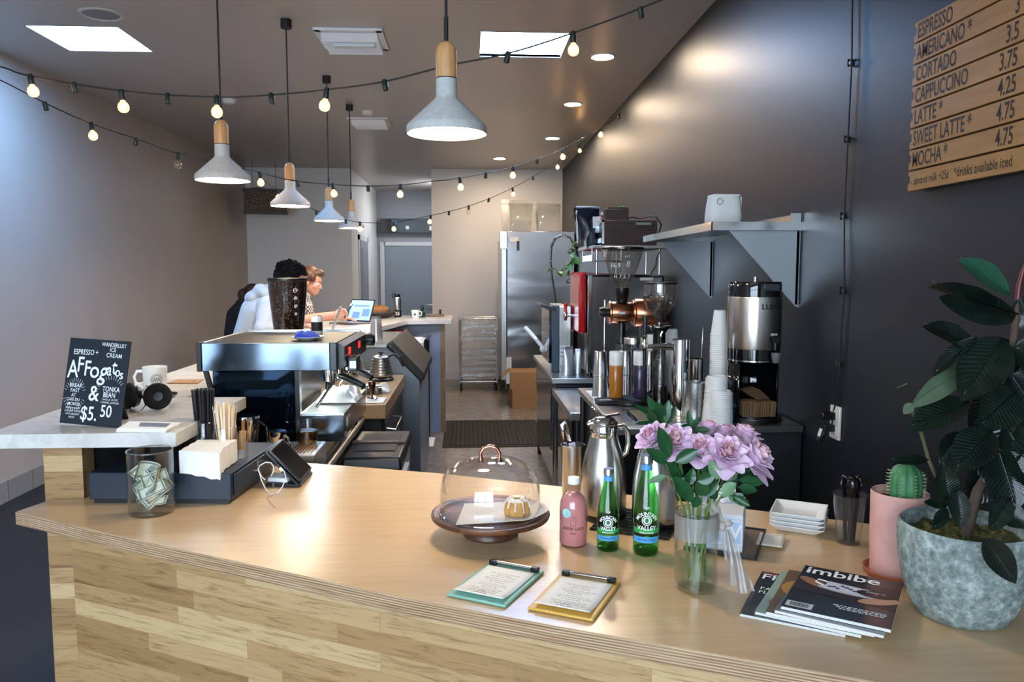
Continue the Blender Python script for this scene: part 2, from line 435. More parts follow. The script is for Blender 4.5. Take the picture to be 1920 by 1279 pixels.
def vent(px0, px1, py0, py1, label, depth):
    a = G((px0 + px1) / 2 - 8, py0, H); c = G((px0 + px1) / 2, py1, H); w_ = (px1 - px0) * (a.y + c.y) / 2 / F
    L = abs(a.y - c.y); t = thing('air_vent', label, 'air vent', ((a.x + c.x) / 2, (a.y + c.y) / 2, H), 0, 'ceiling air vents')
    fr_ = B()
    for s in (-1, 1):
        fr_.box((s * (w_ / 2 - .02), 0, -.008), (.045, L, .016)).box((0, s * (L / 2 - .02), -.008), (w_, .045, .016))
    mk('frame', fr_, VENTM, t, bevel=.003)
    mk('backing', B().box((0, 0, -.002), (w_ - .05, L - .05, .004)), pbr('vent_dark', '#2c2c2e', .7), t)
    nsl = 6
    for i in range(nsl):
        y = -L / 2 + .05 + (L - .1) * (i + .5) / nsl
        mk('louvre', B().box((0, y, -depth / 2 - .004), (w_ - .07, .006, depth), rx=rad(38)), VENTM, t)
    return t, w_, L
t, vw, vl = vent(606, 724, 52, 90, 'white louvred ceiling vent between the two nearer hanging lamps', .06)
mk('damper_grille', B().box((.02, -vl * .18, -.05), (vw - .16, .03, .05)), VENTM, t, bevel=.003)
t, vw, vl = vent(662, 734, 220, 236, 'dark louvred ceiling vent farther back over the bar', .05)
mk('damper_tab', B().box((.0, -vl * .2, -.03), (.1, .08, .02)), WHITEPAINT, t, bevel=.003)

# ---------------------------------------------------------------- pendants over the bar
PCON = pbr('cast_concrete', '#bcbebc', 0.75, var=.1, vscale=60, bump=.08, bscale=180)
PWOOD = wood('pendant_wood', '#b98754', '#d9ab75', 'z', 6, .4)
PEM = pbr('pendant_glow', '#fff4df', 0.5, emit=PEND_EMIT, ecol='#ffe9c8')
def pendant(x, y, label, zc=H):
    t = thing('pendant_lamp', label, 'pendant lamp', (x, y, 1.972), 0, 'concrete pendant lamps')
    mk('shade', B().lathe([(.108, .004), (.115, 0), (.1165, .004), (.1165, .02), (.113, .026), (.036, .098), (.031, .106), (.0305, .157), (.027, .157), (.027, .104), (.1, .026), (.108, .012), (.108, .004)], n=48), PCON, t)
    mk('wooden_cap', B().lathe([(.0, .157), (.0305, .157), (.031, .225), (.029, .24), (.022, .254), (.01, .261), (0, .262)], n=32), PWOOD, t)
    mk('seam_ring', B().lathe([(.0308, .1555), (.0315, .157), (.0308, .1585)], n=32), INK, t)
    mk('diffuser', B().lathe([(0, .016), (.06, .0135), (.1075, .01), (.1075, .0135), (0, .02)], n=40), PEM, t)
    mk('cord', B().rod((0, 0, .26), (0, 0, zc - 1.972 - .03), .0042), BLACKM, t)
    mk('cord_grip', B().rod((0, 0, .26), (0, 0, .33), .0065), BLACKM, t)
    mk('ceiling_canopy', B().cyl((0, 0, zc - 1.972 - .05), .032, .05), BLACKM, t)
px_ = atY(838, 262, 2.3)
pendant(px_.x, 2.3, 'large near pendant lamp hanging over the service counter')
for px, y, lab in ((418, 3.5, 'pendant lamp above the quartz bar nearest the counter'), (543.5, 4.81, 'pendant lamp over the bar, between nearest and fourth'),
                   (616, 6.14, 'fourth pendant lamp over the bar, next to last'), (657.5, 7.15, 'smallest looking pendant lamp, last over the bar')):
    pendant(atY(px, 340, y).x, y, lab)

# ---------------------------------------------------------------- string lights
BULBG = thin('bulb_glass', (1, .95, .88), .8, .05, 0, .05, '#ffd9a8')
k = N('lit_bulb_glass'); k.t.nodes.remove(k.p); tr_ = k.n('BsdfTransparent'); em_ = k.n('Emission'); em_.inputs[0].default_value = lin('#ffd3a0'); em_.inputs[1].default_value = 1.1
mx = k.n('MixShader'); mx.inputs[0].default_value = .42; k.l(tr_.outputs[0], mx.inputs[1]); k.l(em_.outputs[0], mx.inputs[2]); k.l(mx.outputs[0], k.out.inputs[0]); BULBL = k.m
FIL = pbr('filament_glow', '#ffcf90', .5, emit=BULB_EMIT, ecol='#ffbf78')
SOCK = pbr('socket_green', '#10201c', .5)
def strand(label, pts, socks, drop=None):
    """pts: (px,py,depth) along the wire; socks: (px, state) 0 empty 1 lit 2 unlit bulb"""
    P = [atY(*p) for p in pts]; fine = []
    for i in range(len(P) - 1):
        p0 = P[max(i - 1, 0)]; p1 = P[i]; p2 = P[i + 1]; p3 = P[min(i + 2, len(P) - 1)]
        for j in range(6):
            u = j / 6; fine.append(.5 * ((2 * p1) + (p2 - p0) * u + (2 * p0 - 5 * p1 + 4 * p2 - p3) * u * u + (3 * p1 - p0 - 3 * p2 + p3) * u ** 3))
    fine.append(P[-1])
    t = thing('string_light', label, 'string lights', P[0], 0, 'cafe string lights'); o0 = P[0]
    wire = fine + ([Vector(p) for p in drop] if drop else [])
    mk('wire', B().tube([p - o0 for p in wire], .003, 6), BLACKM, t)
    for px, st in socks:
        best = min(range(len(fine) - 1), key=lambda i: abs(proj(fine[i])[0] - px))
        a, c = fine[best], fine[best + 1]; pa, pc = proj(a)[0], proj(c)[0]
        u = 0 if abs(pc - pa) < 1e-6 else max(-.5, min(1.5, (px - pa) / (pc - pa)))
        q = a.lerp(c, u) - o0
        sk = mk('socket', B().lathe([(0, .006), (.008, .006), (.0105, 0), (.0105, -.03), (.0085, -.034), (0, -.034)], n=14), SOCK, t, q, rot=(rnd.uniform(-.25, .25), rnd.uniform(-.25, .25), 0))
        if st:
            mk('globe_bulb', B().lathe([(.008, -.03), (.009, -.038), (.017, -.046), (.0205, -.058), (.0185, -.07), (.011, -.0775), (0, -.0795)], n=18), BULBL if st == 1 else BULBG, sk)
            if st == 1: mk('filament', B().lathe([(0, -.046), (.005, -.05), (.0075, -.058), (.005, -.067), (0, -.07)], n=10), FIL, sk)
def proj(P):
    d = P - EYE; w_ = d.dot(_FW); return 960 + F * d.dot(_RX) / w_, 639.5 - F * d.dot(_UP) / w_
wallY = 2.77
dropA = [(XR - .012, wallY, 2.97)] + [tuple(atX(px, py, XR - .012)) for px, py in ((1598, 20), (1597, 118), (1590, 260), (1583, 405), (1583, 545), (1577, 620), (1575, 682), (1570, 745), (1563, 770), (1560, 795))]
strand('long string of globe bulbs sagging across the room and down the slate wall',
       [(-120, 100, 3.15), (0, 125, 3.1), (55, 142, 3.06), (232, 171, 3.02), (406, 182, 2.98), (508, 178, 2.95), (614, 168, 2.92), (720, 153, 2.9), (840, 123, 2.88), (953, 100, 2.86), (1080, 60, 2.84), (1200, 16, 2.82), (1320, -35, 2.8)],
       [(57, 1), (138, 0), (228, 1), (315, 0), (407, 1), (508, 0), (613, 1), (721, 0), (953, 0), (1074, 1), (1200, 0)], dropA)
strand('string of globe bulbs crossing above the pendants to the slate wall',
       [(-60, 128, 3.4), (0, 150, 3.5), (84, 193, 3.6), (171, 232, 3.75), (255, 260, 3.95), (335, 288, 4.2), (465, 318, 4.6), (545, 338, 4.7), (624, 346, 4.8), (690, 349, 4.85), (750, 347, 4.9), (810, 340, 4.95), (862, 334, 5.0), (962, 313, 5.3), (1050, 281, 5.7), (1130, 238, 6.4), (1165, 212, 6.88)],
       [(84, 0), (171, 1), (256, 0), (335, 2), (487, 1), (557, 0), (624, 1), (690, 0), (751, 1), (862, 1), (911, 0), (962, 1), (1008, 0), (1054, 1), (1092, 0), (1128, 1), (1160, 0)])
strand('farthest string of small globe bulbs near the back wall',
       [(487, 333, 6.2), (523, 357, 6.4), (593, 395, 6.6), (648, 412, 6.7), (680, 417, 6.8), (738, 417, 6.9), (808, 404, 7.0), (880, 386, 7.1), (960, 353, 7.3), (1045, 303, 7.7), (1098, 262, 8.3)],
       [(523, 1), (593, 0), (648, 0), (675, 1), (738, 1), (808, 1), (842, 0), (879, 2), (917, 0), (961, 1), (1000, 0), (1045, 1), (1085, 1)])

# ---------------------------------------------------------------- outlet on the slate wall
p0 = atX(1569, 792, XR)
t = thing('wall_outlet', 'white double wall outlet with dark plugs on the slate wall', 'outlet', (XR, p0.y, p0.z))
mk('cover_plate', B().box((-.005, 0, 0), (.01, .075, .125)), WHITE, t, bevel=.003)
for z in (.03, -.03): mk('receptacle', B().box((-.011, 0, z), (.004, .036, .032)), WHITEPAINT, t, bevel=.004)
t = thing('power_plug', 'dark green plug and adapter pushed into the white outlet', 'plug', (XR - .013, p0.y, p0.z - .02))
mk('adapter', B().box((-.025, .0, .045), (.05, .035, .03)), BLACK, t, bevel=.005)
mk('plug_body', B().box((-.02, 0, 0), (.04, .032, .026)).rod((-.03, 0, -.01), (-.05, .01, -.05), .013), SOCK, t, bevel=.003)
mk('price_tag', B().box((-.055, -.01, -.015), (.002, .02, .03), ry=.3), PAPER, t)
for px, py, lab in ((1575, 682, 'small green wire clip low on the slate wall'),):
    c = atX(px, py, XR); tag(mk('wire_clip', B().box((-.006, 0, 0), (.012, .032, .02)), SOCK, None, c, bevel=.002), lab, 'clip')
for px, py, lab in ((1597, 118, 'upper black hook holding the wire on the slate wall'), (1590, 261, 'middle black hook holding the wire on the slate wall'), (1583, 405, 'lower green hook holding the wire on the slate wall'), (1582, 545, 'lowest green hook holding the wire on the slate wall')):
    c = atX(px, py, XR); t = thing('wire_hook', lab, 'hook', c)
    mk('hook_base', B().lathe([(0, 0), (.012, 0), (.012, .006), (0, .008)], n=16, m=Matrix.Rotation(-math.pi / 2, 4, 'Y')), BLACK, t)
    mk('hook_ring', B().tube([(-.012 + .008 * math.cos(a), .012 * math.cos(a), .012 * math.sin(a)) for a in [i * math.pi / 5 for i in range(10)]], .003, 6, True), SOCK, t)

# ---------------------------------------------------------------- menu board on the slate wall
BIRCH = wood('birch_board', '#96692f', '#b58546', 'y', 4, .5, streak=9)
my0 = atX(1715, 56, XR - .03).y; zt = 2.313; zb = 1.812; rows = 8
t = thing('menu_board', 'wooden slatted drinks menu board fixed to the slate wall', 'menu board', (XR, my0, zb))
mk('backing', B().bx((-.012, -.80, .01), (-.002, -.012, zt - zb - .01)), INK, t)
rh = (zt - zb) / rows
items = [('ESPRESSO', '2.75'), ('AMERICANO *', '3'), ('CORTADO', '3.5'), ('CAPPUCCINO', '3.75'), ('LATTE *', '4.25'), ('SWEET LATTE *', '4.75'), ('MOCHA *', '4.75'), None]
TM = Matrix(((0, 0, -1, -.0305), (-1, 0, 0, 0), (0, 1, 0, 0), (0, 0, 0, 1)))    # board lettering faces the room
for i, it in enumerate(items):
    z1 = zt - zb - i * rh; z0 = z1 - rh + .006
    poly = [(-.82, z0), (0, z0), (0, z0 + rh * .3), (-.01, z0 + rh * .36), (-.01, z0 + rh * .68), (0, z0 + rh * .75), (0, z1), (-.82, z1)]
    bd = mk('menu_slat', B().prism(poly, -.03, -.012, Matrix(((0, 0, 1, 0), (1, 0, 0, 0), (0, 1, 0, 0), (0, 0, 0, 1)))), BIRCH, t)
    zc = (z0 + z1) / 2 - .002
    def T(s, y, al='LEFT', size=.061, sx_=.64, b=.0008): return text(s, size, INK, bd, Matrix.Translation((0, -y, zc)) @ TM, align=al, sx_=sx_, bold=b)
    if it: T(it[0], .018); T(it[1], .455, 'RIGHT')
    else: T('- almond milk +25¢', .016, size=.034, sx_=.7, b=.0002); T('*drinks available iced', .225, size=.038, sx_=.72, b=.0003)
# ================================================================ service counter, quartz bar, left work side
TOP = 0.92
k = N('maple_worktop'); gt = k.n('NewGeometry'); sn = k.n('SeparateXYZ'); k.l(gt.outputs['Normal'], sn.inputs[0])
up = k.math('GREATER_THAN', k.math('ABSOLUTE', sn.outputs['Z']), .7)
v = k.coord('Object', (1.2, 16, 1), (0, 0, rad(27))); g = k.noise(v, 3, 5, .6, .3); g2 = k.noise(k.coord('Object'), 1.6, 3)
topc = k.ramp(k.math('ADD', k.math('MULTIPLY', g, .55), k.math('MULTIPLY', g2, .45)), [(.3, '#c2a077'), (.7, '#d9bc93')])
s_ = k.n('SeparateXYZ'); k.l(k.coord('Object', (1, 1, 1)), s_.inputs[0])
ly = k.math('SINE', k.math('MULTIPLY', s_.outputs['Z'], 1180.0)); nz = k.noise(k.coord('Object', (6, 6, 260)), 1.5, 3)
edc = k.ramp(k.math('ADD', k.math('MULTIPLY', ly, .22), nz), [(.2, '#7d5c43'), (.5, '#a98868'), (.8, '#cbb193')])
k.l(k.mix(up, edc, topc), k.p.inputs['Base Color']); k.p.inputs['Roughness'].default_value = .28; k.p.inputs['Coat Weight'].default_value = .2; k.p.inputs['Coat Roughness'].default_value = .2
k.bump(k.noise(k.coord('Object'), 30, 3), .03, .004); MAPLE = k.m
front = [(-1.242, 2.134), (-.78, 1.868), (-.32, 1.615), (-.132, 1.512), (.15, 1.373), (.432, 1.244), (.614, 1.161), (1.36, .79)]
back = [(1.36, 1.752), (1.037, 1.91), (.80, 2.032), (.274, 2.306), (-.107, 2.485), (-.56, 2.648), (-.64, 2.68), (-1.115, 2.68), (-1.115, 2.252), (-1.207, 2.252)]
ct = mk('service_worktop', B().prism(front + back, TOP - .036, TOP), MAPLE, bevel=.002)
tag(ct, 'continuous light maple plywood worktop of the service counter', 'worktop')
OAK = planks('oak_boards')
def inset(p, q, d): v_ = Vector((q[0] - p[0], q[1] - p[1], 0)).normalized(); return Vector((-v_.y, v_.x, 0)) * d
a = Vector((-1.106, 2.155, 0)); c = Vector((1.335, .915, 0)); ang = math.atan2(c.y - a.y, c.x - a.x); L = (c - a).length
sv = thing('service_counter', 'counter base clad in staggered oak boards under the maple worktop', 'counter', a, ang)
mk('cladding', B().bx((0, 0, .06), (L, .02, TOP - .036)), OAK, sv, bevel=.001)
mk('carcass', B().bx((.03, .02, .0), (L - .4, .6, TOP - .04)), pbr('carcass_board', '#3b3733', .7), sv)
mk('toe_kick', B().bx((.01, .025, 0), (L, .04, .06)), BLACKM, sv)
mk('end_panel', B().bx((0, .02, .06), (.03, .5, TOP - .037)), planks('oak_end_boards', 'y'), sv)
# quartz bar
k = N('white_quartz'); f = k.noise(k.coord('Object'), 9, 8, .7, 1.5); f2 = k.noise(k.coord('Object'), 2.2, 4, .6, .6)
k.l(k.mix(.3, k.ramp(f, [(.42, '#cac8c3'), (.5, '#d6d4cf'), (.6, '#dedcd8')]), k.ramp(f2, [(.4, '#c3c0b9'), (.6, '#e2e0dc')])), k.p.inputs['Base Color']); k.p.inputs['Roughness'].default_value = .22; QUARTZ = k.m
Q = 1.12
poly = [(-1.362, 2.205), (-.832, 2.205), (-.815, 2.84), (-1.03, 2.845), (-1.03, 4.55), (-.80, 4.95), (-.74, 6.6), (-.60, 7.42), (-.175, 7.5), (-.175, 8.3), (-1.362, 8.3)]
tag(mk('quartz_bar', B().prism(poly, Q - .041, Q), QUARTZ, bevel=.002), 'long white quartz bar slab running back along the grey wall side', 'bar counter')
bw = thing('bar_wall', 'oak boarded half wall carrying the white quartz bar', 'bar base', (-1.228, 2.262, 0))
mk('end_cladding', B().bx((0, 0, .0), (.108, .02, Q - .042)), OAK, bw, bevel=.001)
mk('end_post', B().bx((.0, .02, .0), (.108, .07, Q - .042)), wood('oak_post', '#a9845a', '#c9a678', 'z', 5), bw)
mk('wall_core', B().bx((0, .07, 0), (.1, 6.0, Q - .042)), pbr('bar_core', '#4b4a4a', .6), bw)
mk('customer_cladding', B().bx((-.012, .02, 0), (0, 6.0, Q - .042)), planks('oak_side_boards', 'y'), bw)
pn = thing('peninsula_base', 'blue grey panelled cabinet under the far turn of the quartz bar', 'cabinet', (-.27, 7.58, 0))
mk('panel', B().bx((-.83, 0, 0), (-.02, .02, Q - .042)), pbr('panel_blue', '#8e9bad', .5), pn)
mk('side_post', B().bx((-.02, 0, 0), (.03, .05, Q - .042)), wood('rough_post', '#7d6248', '#a98a66', 'z', 5), pn)
mk('carcass', B().bx((-.83, .02, 0), (.0, .66, Q - .042)), pbr('panel_white', '#c9cacb', .5), pn)
# work counter (stainless) under the bar
wc = thing('work_counter', 'stainless under-bar work counter carrying the espresso machine', 'counter', (-.8, 2.7, 0))
W = .845
mk('steel_top', B().bx((-.215, 0, W - .03), (.235, 1.2, W)), STEEL, wc, bevel=.004)
mk('edge_rail', B().rod((.245, -.02, W - .024), (.245, 1.22, W - .024), .022), STEEL, wc)
mk('cabinet', B().bx((-.2, .02, .08), (.21, 1.18, W - .03)), DSTEEL, wc)
for x, y in ((-.18, .05), (.18, .05), (-.18, 1.15), (.18, 1.15)): mk('foot', B().cyl((x, y, 0), .02, .08), BLACK, wc)
mk('red_knob', B().ball((.245, .98, W + .016), .02), pbr('red_plastic', '#b0161c', .25), wc)
mk('wooden_knob', B().ball((.245, 1.17, W + .014), (.022, .03, .02)), PWOOD, wc)
# pitcher rinser tray with glass
tr = thing('pitcher_rinser', 'stainless perforated rinser tray standing before the espresso machine', 'tray', (-.72, 2.86, W + .0006))
mk('body', B().bx((-.17, -.11, 0), (.165, .115, .078)), STEEL, tr, bevel=.004)
gr = B()
for i in range(24): gr.bx((-.15 + i * .0128, -.09, .0782), (-.144 + i * .0128, .09, .0802))
mk('grille', gr, DSTEEL, tr); mk('spray_nozzle', B().cyl((-.02, 0, .079), .035, .006).cyl((-.02, 0, .085), .01, .01), BLACK, tr)
tag(mk('drain_mat', B().bx((-.1, -.055, 0), (.1, .055, .008)), RUBBER, None, (-.66, 2.705 + .01, W + .0006)), 'black ribbed drain mat between worktop and rinser tray', 'mat')
p = atY(576, 828, 2.925)
t = thing('tea_glass', 'glass tumbler half full of amber tea before the espresso machine', 'glass', (p.x, 2.925, W + .082))
mk('tumbler', B().lathe([(0, .002), (.034, .002), (.036, .006), (.0445, .086), (.0462, .086), (.038, 0), (0, 0)], n=32), GLASS, t)
mk('tea', B().lathe([(0, .007), (.0355, .007), (.0402, .05), (0, .05)], n=32), thin('tea_liquid', (.72, .42, .12), .6, .08), t)
def pitcher(name, lab, loc, r, h, rot):
    t = thing(name, lab, 'pitcher', loc, 0, 'steel milk pitchers'); t.rotation_euler = rot
    mk('jug', B().lathe([(0, 0), (r, 0), (r * 1.03, .01), (r, h * .35), (r * .82, h * .75), (r * .86, h), (r * .83, h), (r * .78, h * .75), (r * .95, h * .3), (r * .95, .006), (0, .006)], n=36), CHROME, t)
    mk('spout', B().lathe([(0, h * .82), (.008, h * .86), (.014, h)], c=(-r * .8, 0, 0), n=14), CHROME, t)
    mk('handle', B().tube([(r * .85, 0, h * .9), (r * 1.45, 0, h * .92), (r * 1.6, 0, h * .75), (r * 1.4, 0, h * .35), (r * .98, 0, h * .2)], .0045, 8), CHROME, t)
pitcher('milk_pitcher', 'large steel milk pitcher upside down beside the stirrer jar', (-.815, 2.84, W + .082 + .125), .046, .125, (math.pi, 0, rad(20)))
pitcher('milk_pitcher', 'small steel milk pitcher upside down near the tablet', (-.70, 2.80, W + .082 + .075), .033, .075, (math.pi, 0, rad(-15)))
t = thing('spoon_cup', 'steel cup holding wooden paddles behind the small glass', 'cup', (-.80, 2.73, W))
mk('cup', B().lathe([(0, 0), (.032, 0), (.036, .1), (.034, .1), (.03, .004), (0, .004)], n=28), STEEL2, t)
for i in range(3): tag(mk('wooden_paddle', B().box((0, 0, .1), (.012, .004, .2)), PWOOD, None, (-.80 + .008 * (i - 1), 2.73 + .008 * i - .008, W + .006), rot=(rad(4 * i - 4), rad(7 * i - 6), i)), 'flat wooden paddle in the steel cup by the milk pitchers', 'paddle', 'paddles in the steel cup')
# ---------------------------------------------------------------- espresso machine
PANEL = pbr('machine_mirror_panel', '#71808f', .16, 1.0); GLOSSBLACK = pbr('gloss_black', '#0a0c10', .05, coat=.6)
k = N('perforated_tray'); ck = k.n('TexVoronoi', voronoi_dimensions='2D'); ck.inputs['Scale'].default_value = 60; ck.inputs['Randomness'].default_value = .0
k.l(k.coord('Object', (1, 1, 1), (0, 0, rad(45))), ck.inputs['Vector']); k.l(k.ramp(ck.outputs['Distance'], [(.44, '#0d0b09'), (.5, '#4f443c')]), k.p.inputs['Base Color']); k.p.inputs['Metallic'].default_value = .8; k.p.inputs['Roughness'].default_value = .4; PERF = k.m
em = thing('espresso_machine', 'two-group chrome and black espresso machine on the under-bar counter', 'espresso machine', (-.77, 3.38, W + .0006))
o = Vector((-.77, 3.38, W)); y0, y1 = 3.045 - o.y, 3.72 - o.y
def lz(z): return z - W
mk('upper_body', B().bx((-.26, y0 + .012, lz(1.19)), (.25, y1, lz(1.285))), BLACK, em, bevel=.004)
mk('side_panel', B().bx((-.268, y0, lz(1.19)), (.222, y0 + .012, lz(1.297))), PANEL, em, bevel=.0015)
mk('corner_post', B().bx((-.288, y0 - .004, lz(1.187)), (-.268, y0 + .03, lz(1.302))), BLACK, em, bevel=.003)
mk('corner_post', B().bx((.222, y0 - .002, lz(1.187)), (.25, y0 + .03, lz(1.299))), pbr('blue_black', '#17212c', .3), em, bevel=.003)
mk('cup_tray', B().bx((-.265, y0 + .012, lz(1.285)), (.235, y1 - .012, lz(1.292))), PERF, em)
rail = B().bx((-.275, y0 + .03, lz(1.284)), (-.262, y1, lz(1.302))).bx((-.275, y1 - .012, lz(1.284)), (.25, y1, lz(1.302)))
mk('tray_rim', rail, STEEL, em, bevel=.003)
fas = B().prism([(.25, lz(1.295)), (.275, lz(1.28)), (.275, lz(1.2)), (.25, lz(1.187))], y0 + .03, y1, Matrix(((1, 0, 0, 0), (0, 0, 1, 0), (0, 1, 0, 0), (0, 0, 0, 1))))
mk('control_fascia', fas, BLACK, em)
RED = pbr('red_digit_glow', '#ff2a20', .5, emit=2.2, ecol='#ff2418')
FX = Matrix(((0, 0, 1, .2765), (1, 0, 0, 0), (0, 1, 0, 0), (0, 0, 0, 1)))
for y, s in ((-.18, '200'), (.1, '200')): text(s, .04, RED, em, Matrix.Translation((0, y, lz(1.25))) @ FX, name='shot_timer', bold=.0004)
mk('paddle_box', B().bx((.275, -.24, lz(1.172)), (.315, -.14, lz(1.232))), BLACK, em, bevel=.004)
mk('display_screen', B().bx((.285, -.2415, lz(1.185)), (.31, -.24, lz(1.215))), pbr('lcd', '#8fb0c4', .2, emit=.5, ecol='#a9cfe2'), em)
mk('steam_knob', B().lathe([(0, 0), (.026, 0), (.028, .012), (.028, .045), (.02, .05), (0, .05)], n=12, m=Matrix.Rotation(math.pi / 2, 4, 'Y')).xf(Matrix.Translation((.272, y1 - .05, lz(1.255)))), BLACK, em, bevel=.002)
mk('lower_panel', B().bx((-.235, y0 + .02, lz(.912)), (.088, y0 + .032, lz(1.188))), pbr('mirror_black_panel', '#16283a', .05, .85), em)
mk('lower_body', B().bx((-.24, y0 + .032, lz(.912)), (.06, y1 - .01, lz(1.19))), DSTEEL, em)
mk('back_strut', B().tube([(-.262, y0 + .02, lz(1.19)), (-.235, y0 + .02, lz(1.08)), (-.22, y0 + .02, lz(.93))], .012, 4), BLACK, em)
mk('panel_post', B().bx((.083, y0 + .012, lz(.912)), (.1, y0 + .05, lz(1.188))), BLACK, em)
mk('splash_back', B().bx((.06, y0 + .05, lz(1.02)), (.066, y1 - .02, lz(1.19))), PANEL, em)
mk('drip_tray', B().bx((.1, y0 + .01, lz(.915)), (.272, y1 - .02, lz(1.008))), PANEL, em, bevel=.002)
dg_ = B()
for i in range(26): dg_.bx((.105, y0 + .03 + i * .024, lz(1.0085)), (.262, y0 + .042 + i * .024, lz(1.014)))
dg_.bx((.1, y0 + .01, lz(1.008)), (.11, y1 - .02, lz(1.016))).bx((.262, y0 + .01, lz(1.008)), (.272, y1 - .02, lz(1.016)))
mk('drip_grate', dg_, STEEL, em)
mk('badge', B().bx((.272, -.25, lz(.95)), (.2745, -.17, lz(.985))), STEEL, em)
mk('base_skirt', B().bx((-.22, y0 + .05, lz(.895)), (.25, y1 - .05, lz(.915))), BLACK, em)
for x in (-.19, .15):
    for y in (y0 + .08, y1 - .08): mk('foot', B().cyl((x, y, 0), .025, lz(.9)), STEEL, em)
bl = bpy.data.lights.new('machine_work_light', 'AREA'); bl.shape = 'RECTANGLE'; bl.size = .05; bl.size_y = .5; bl.energy = 1.6; bl.color = (.9, 1, .97)
blo = bpy.data.objects.new('machine_work_light', bl); COL.objects.link(blo); blo.parent = em; blo.location = (.14, 0, lz(1.185))
for y in (-.14, .12):
    gh = mk('group_head', B().cyl((.18, y, lz(1.168)), .036, .03).cyl((.18, y, lz(1.152)), .042, .02), CHROME, em)
    pf = mk('portafilter', B().cyl((.18, y, lz(1.122)), .034, .03).tube([(.18, y - .02, lz(1.125)), (.18, y - .03, lz(1.1)), (.18, y - .03, lz(1.088))], .008, 8).tube([(.18, y + .02, lz(1.125)), (.18, y + .03, lz(1.1)), (.18, y + .03, lz(1.088))], .008, 8).rod((.2, y, lz(1.142)), (.235, y - .006, lz(1.14)), .009), CHROME, em)
    mk('handle', B().tube([(.228, y - .006, lz(1.142)), (.25, y - .012, lz(1.137)), (.295, y - .024, lz(1.119)), (.33, y - .034, lz(1.103)), (.336, y - .036, lz(1.1))], [.011, .015, .0165, .014, .006], 12), BLACK, pf)
for y, d in ((y0 + .075, .04), (y1 - .06, -.03)):
    mk('steam_wand', B().tube([(.22, y, lz(1.19)), (.222, y, lz(1.13)), (.17, y + d, lz(1.06)), (.145, y + d, lz(1.022))], .006, 10), CHROME, em)
TOWEL = pbr('white_towel', '#e4e4e0', .95, bump=.5, bscale=90, sheen=.3)
def lump(name, lab, cat, mat, loc, sx_, sy_, h, seed, nn=26):
    b = B()
    def fn(u, v):
        x = (u - .5) * 2; y = (v - .5) * 2; e = max(0, 1 - (abs(x) ** 3.2)) * max(0, 1 - abs(y) ** 3.2)
        q = noise.noise((x * 1.9 + seed, y * 1.9, seed)) * .55 + noise.noise((x * 5 + seed, y * 3, 3)) * .25
        return (x * sx_ * (1 + .1 * q), y * sy_ * (1 + .12 * noise.noise((x * 2, seed, y))), .004 + h * (e ** .6) * max(.12, (.75 + q)))
    b.grid(fn, nn, nn); b.bx((-sx_ * .8, -sy_ * .8, 0), (sx_ * .8, sy_ * .8, .004))
    return tag(mk(name, b, mat, None, loc, angle=180), lab, cat)
lump('bar_towel', 'crumpled white bar towel on the espresso machine drip tray', 'towel', TOWEL, (-.565, 3.37, 1.018), .085, .095, .07, 3.1)
t = thing('saucer', 'white saucer on top of the espresso machine', 'saucer', (atY(577, 640, 3.24).x, 3.24, 1.2925))
mk('dish', B().lathe([(0, 0), (.035, 0), (.04, .004), (.065, .013), (.066, .0155), (.04, .008), (0, .006)], n=40), WHITE, t)
lump('blue_cloth', 'folded royal blue cloth on the white saucer', 'cloth', pbr('blue_cloth', '#1b3fae', .9, bump=.4, bscale=120, sheen=.2), (t.location.x - .004, 3.24, 1.2995), .05, .035, .03, 9.4, 20)
t = thing('drink_can', 'small white and black can on the espresso machine behind the blue cloth', 'can', (atY(594, 600, 3.5).x, 3.5, 1.2925))
mk('can_body', B().lathe([(0, 0), (.021, 0), (.025, .006), (.025, .078), (.021, .086), (0, .086)], n=28), WHITE, t)
mk('label_band', B().lathe([(.0252, .02), (.0252, .06)], n=28), INK, t); mk('can_lid', B().cyl((0, 0, .086), .02, .002), STEEL2, t)
# ---------------------------------------------------------------- grinder with black hopper
gx, gy = atY(540, 560, 4.08).x, 4.08; zb_, zt_ = zz(622, 540, gy), zz(523, 540, gy)
t = thing('bean_grinder', 'coffee grinder with a big speckled black bean hopper', 'grinder', (gx, gy, .902))
mk('grinder_body', B().bx((-.08, -.1, 0), (.08, .1, .3)).cyl((0, 0, .3), .075, zb_ - .902 - .31), BLACK, t, bevel=.01)
k = N('hopper_beans'); f = k.noise(k.coord(), 130, 2); k.l(k.ramp(f, [(.5, '#1a1210'), (.62, '#33211a'), (.75, '#8d7a6c')]), k.p.inputs['Base Color']); k.p.inputs['Roughness'].default_value = .12; k.p.inputs['Coat Weight'].default_value = .8
hz0, hz1 = zb_ - .902, zt_ - .902
mk('hopper', B().lathe([(0, hz0), (.074, hz0), (.076, hz0 + .01), (.085, hz0 + .1), (.096, hz1 - .07), (.099, hz1 - .006), (.1, hz1), (0, hz1)], n=48), k.m, t)
mk('hopper_rim', B().lathe([(.098, hz1 - .012), (.102, hz1 - .008), (.102, hz1 + .003), (.097, hz1 + .005), (.094, hz1 - .004)], n=48), BLACK, t)
mk('base_ring', B().lathe([(.077, hz0 - .005), (.08, hz0), (.08, hz0 + .012), (.076, hz0 + .014)], n=48), BLACK, t)
mk('hopper_lid', B().lathe([(0, hz1 + .006), (.08, hz1 + .004), (.096, hz1 - .002)], n=40), pbr('gold_lit_lid', '#c79a5e', .2, .3), t)  # gold light on the lid is painted into its colour
swl = B()
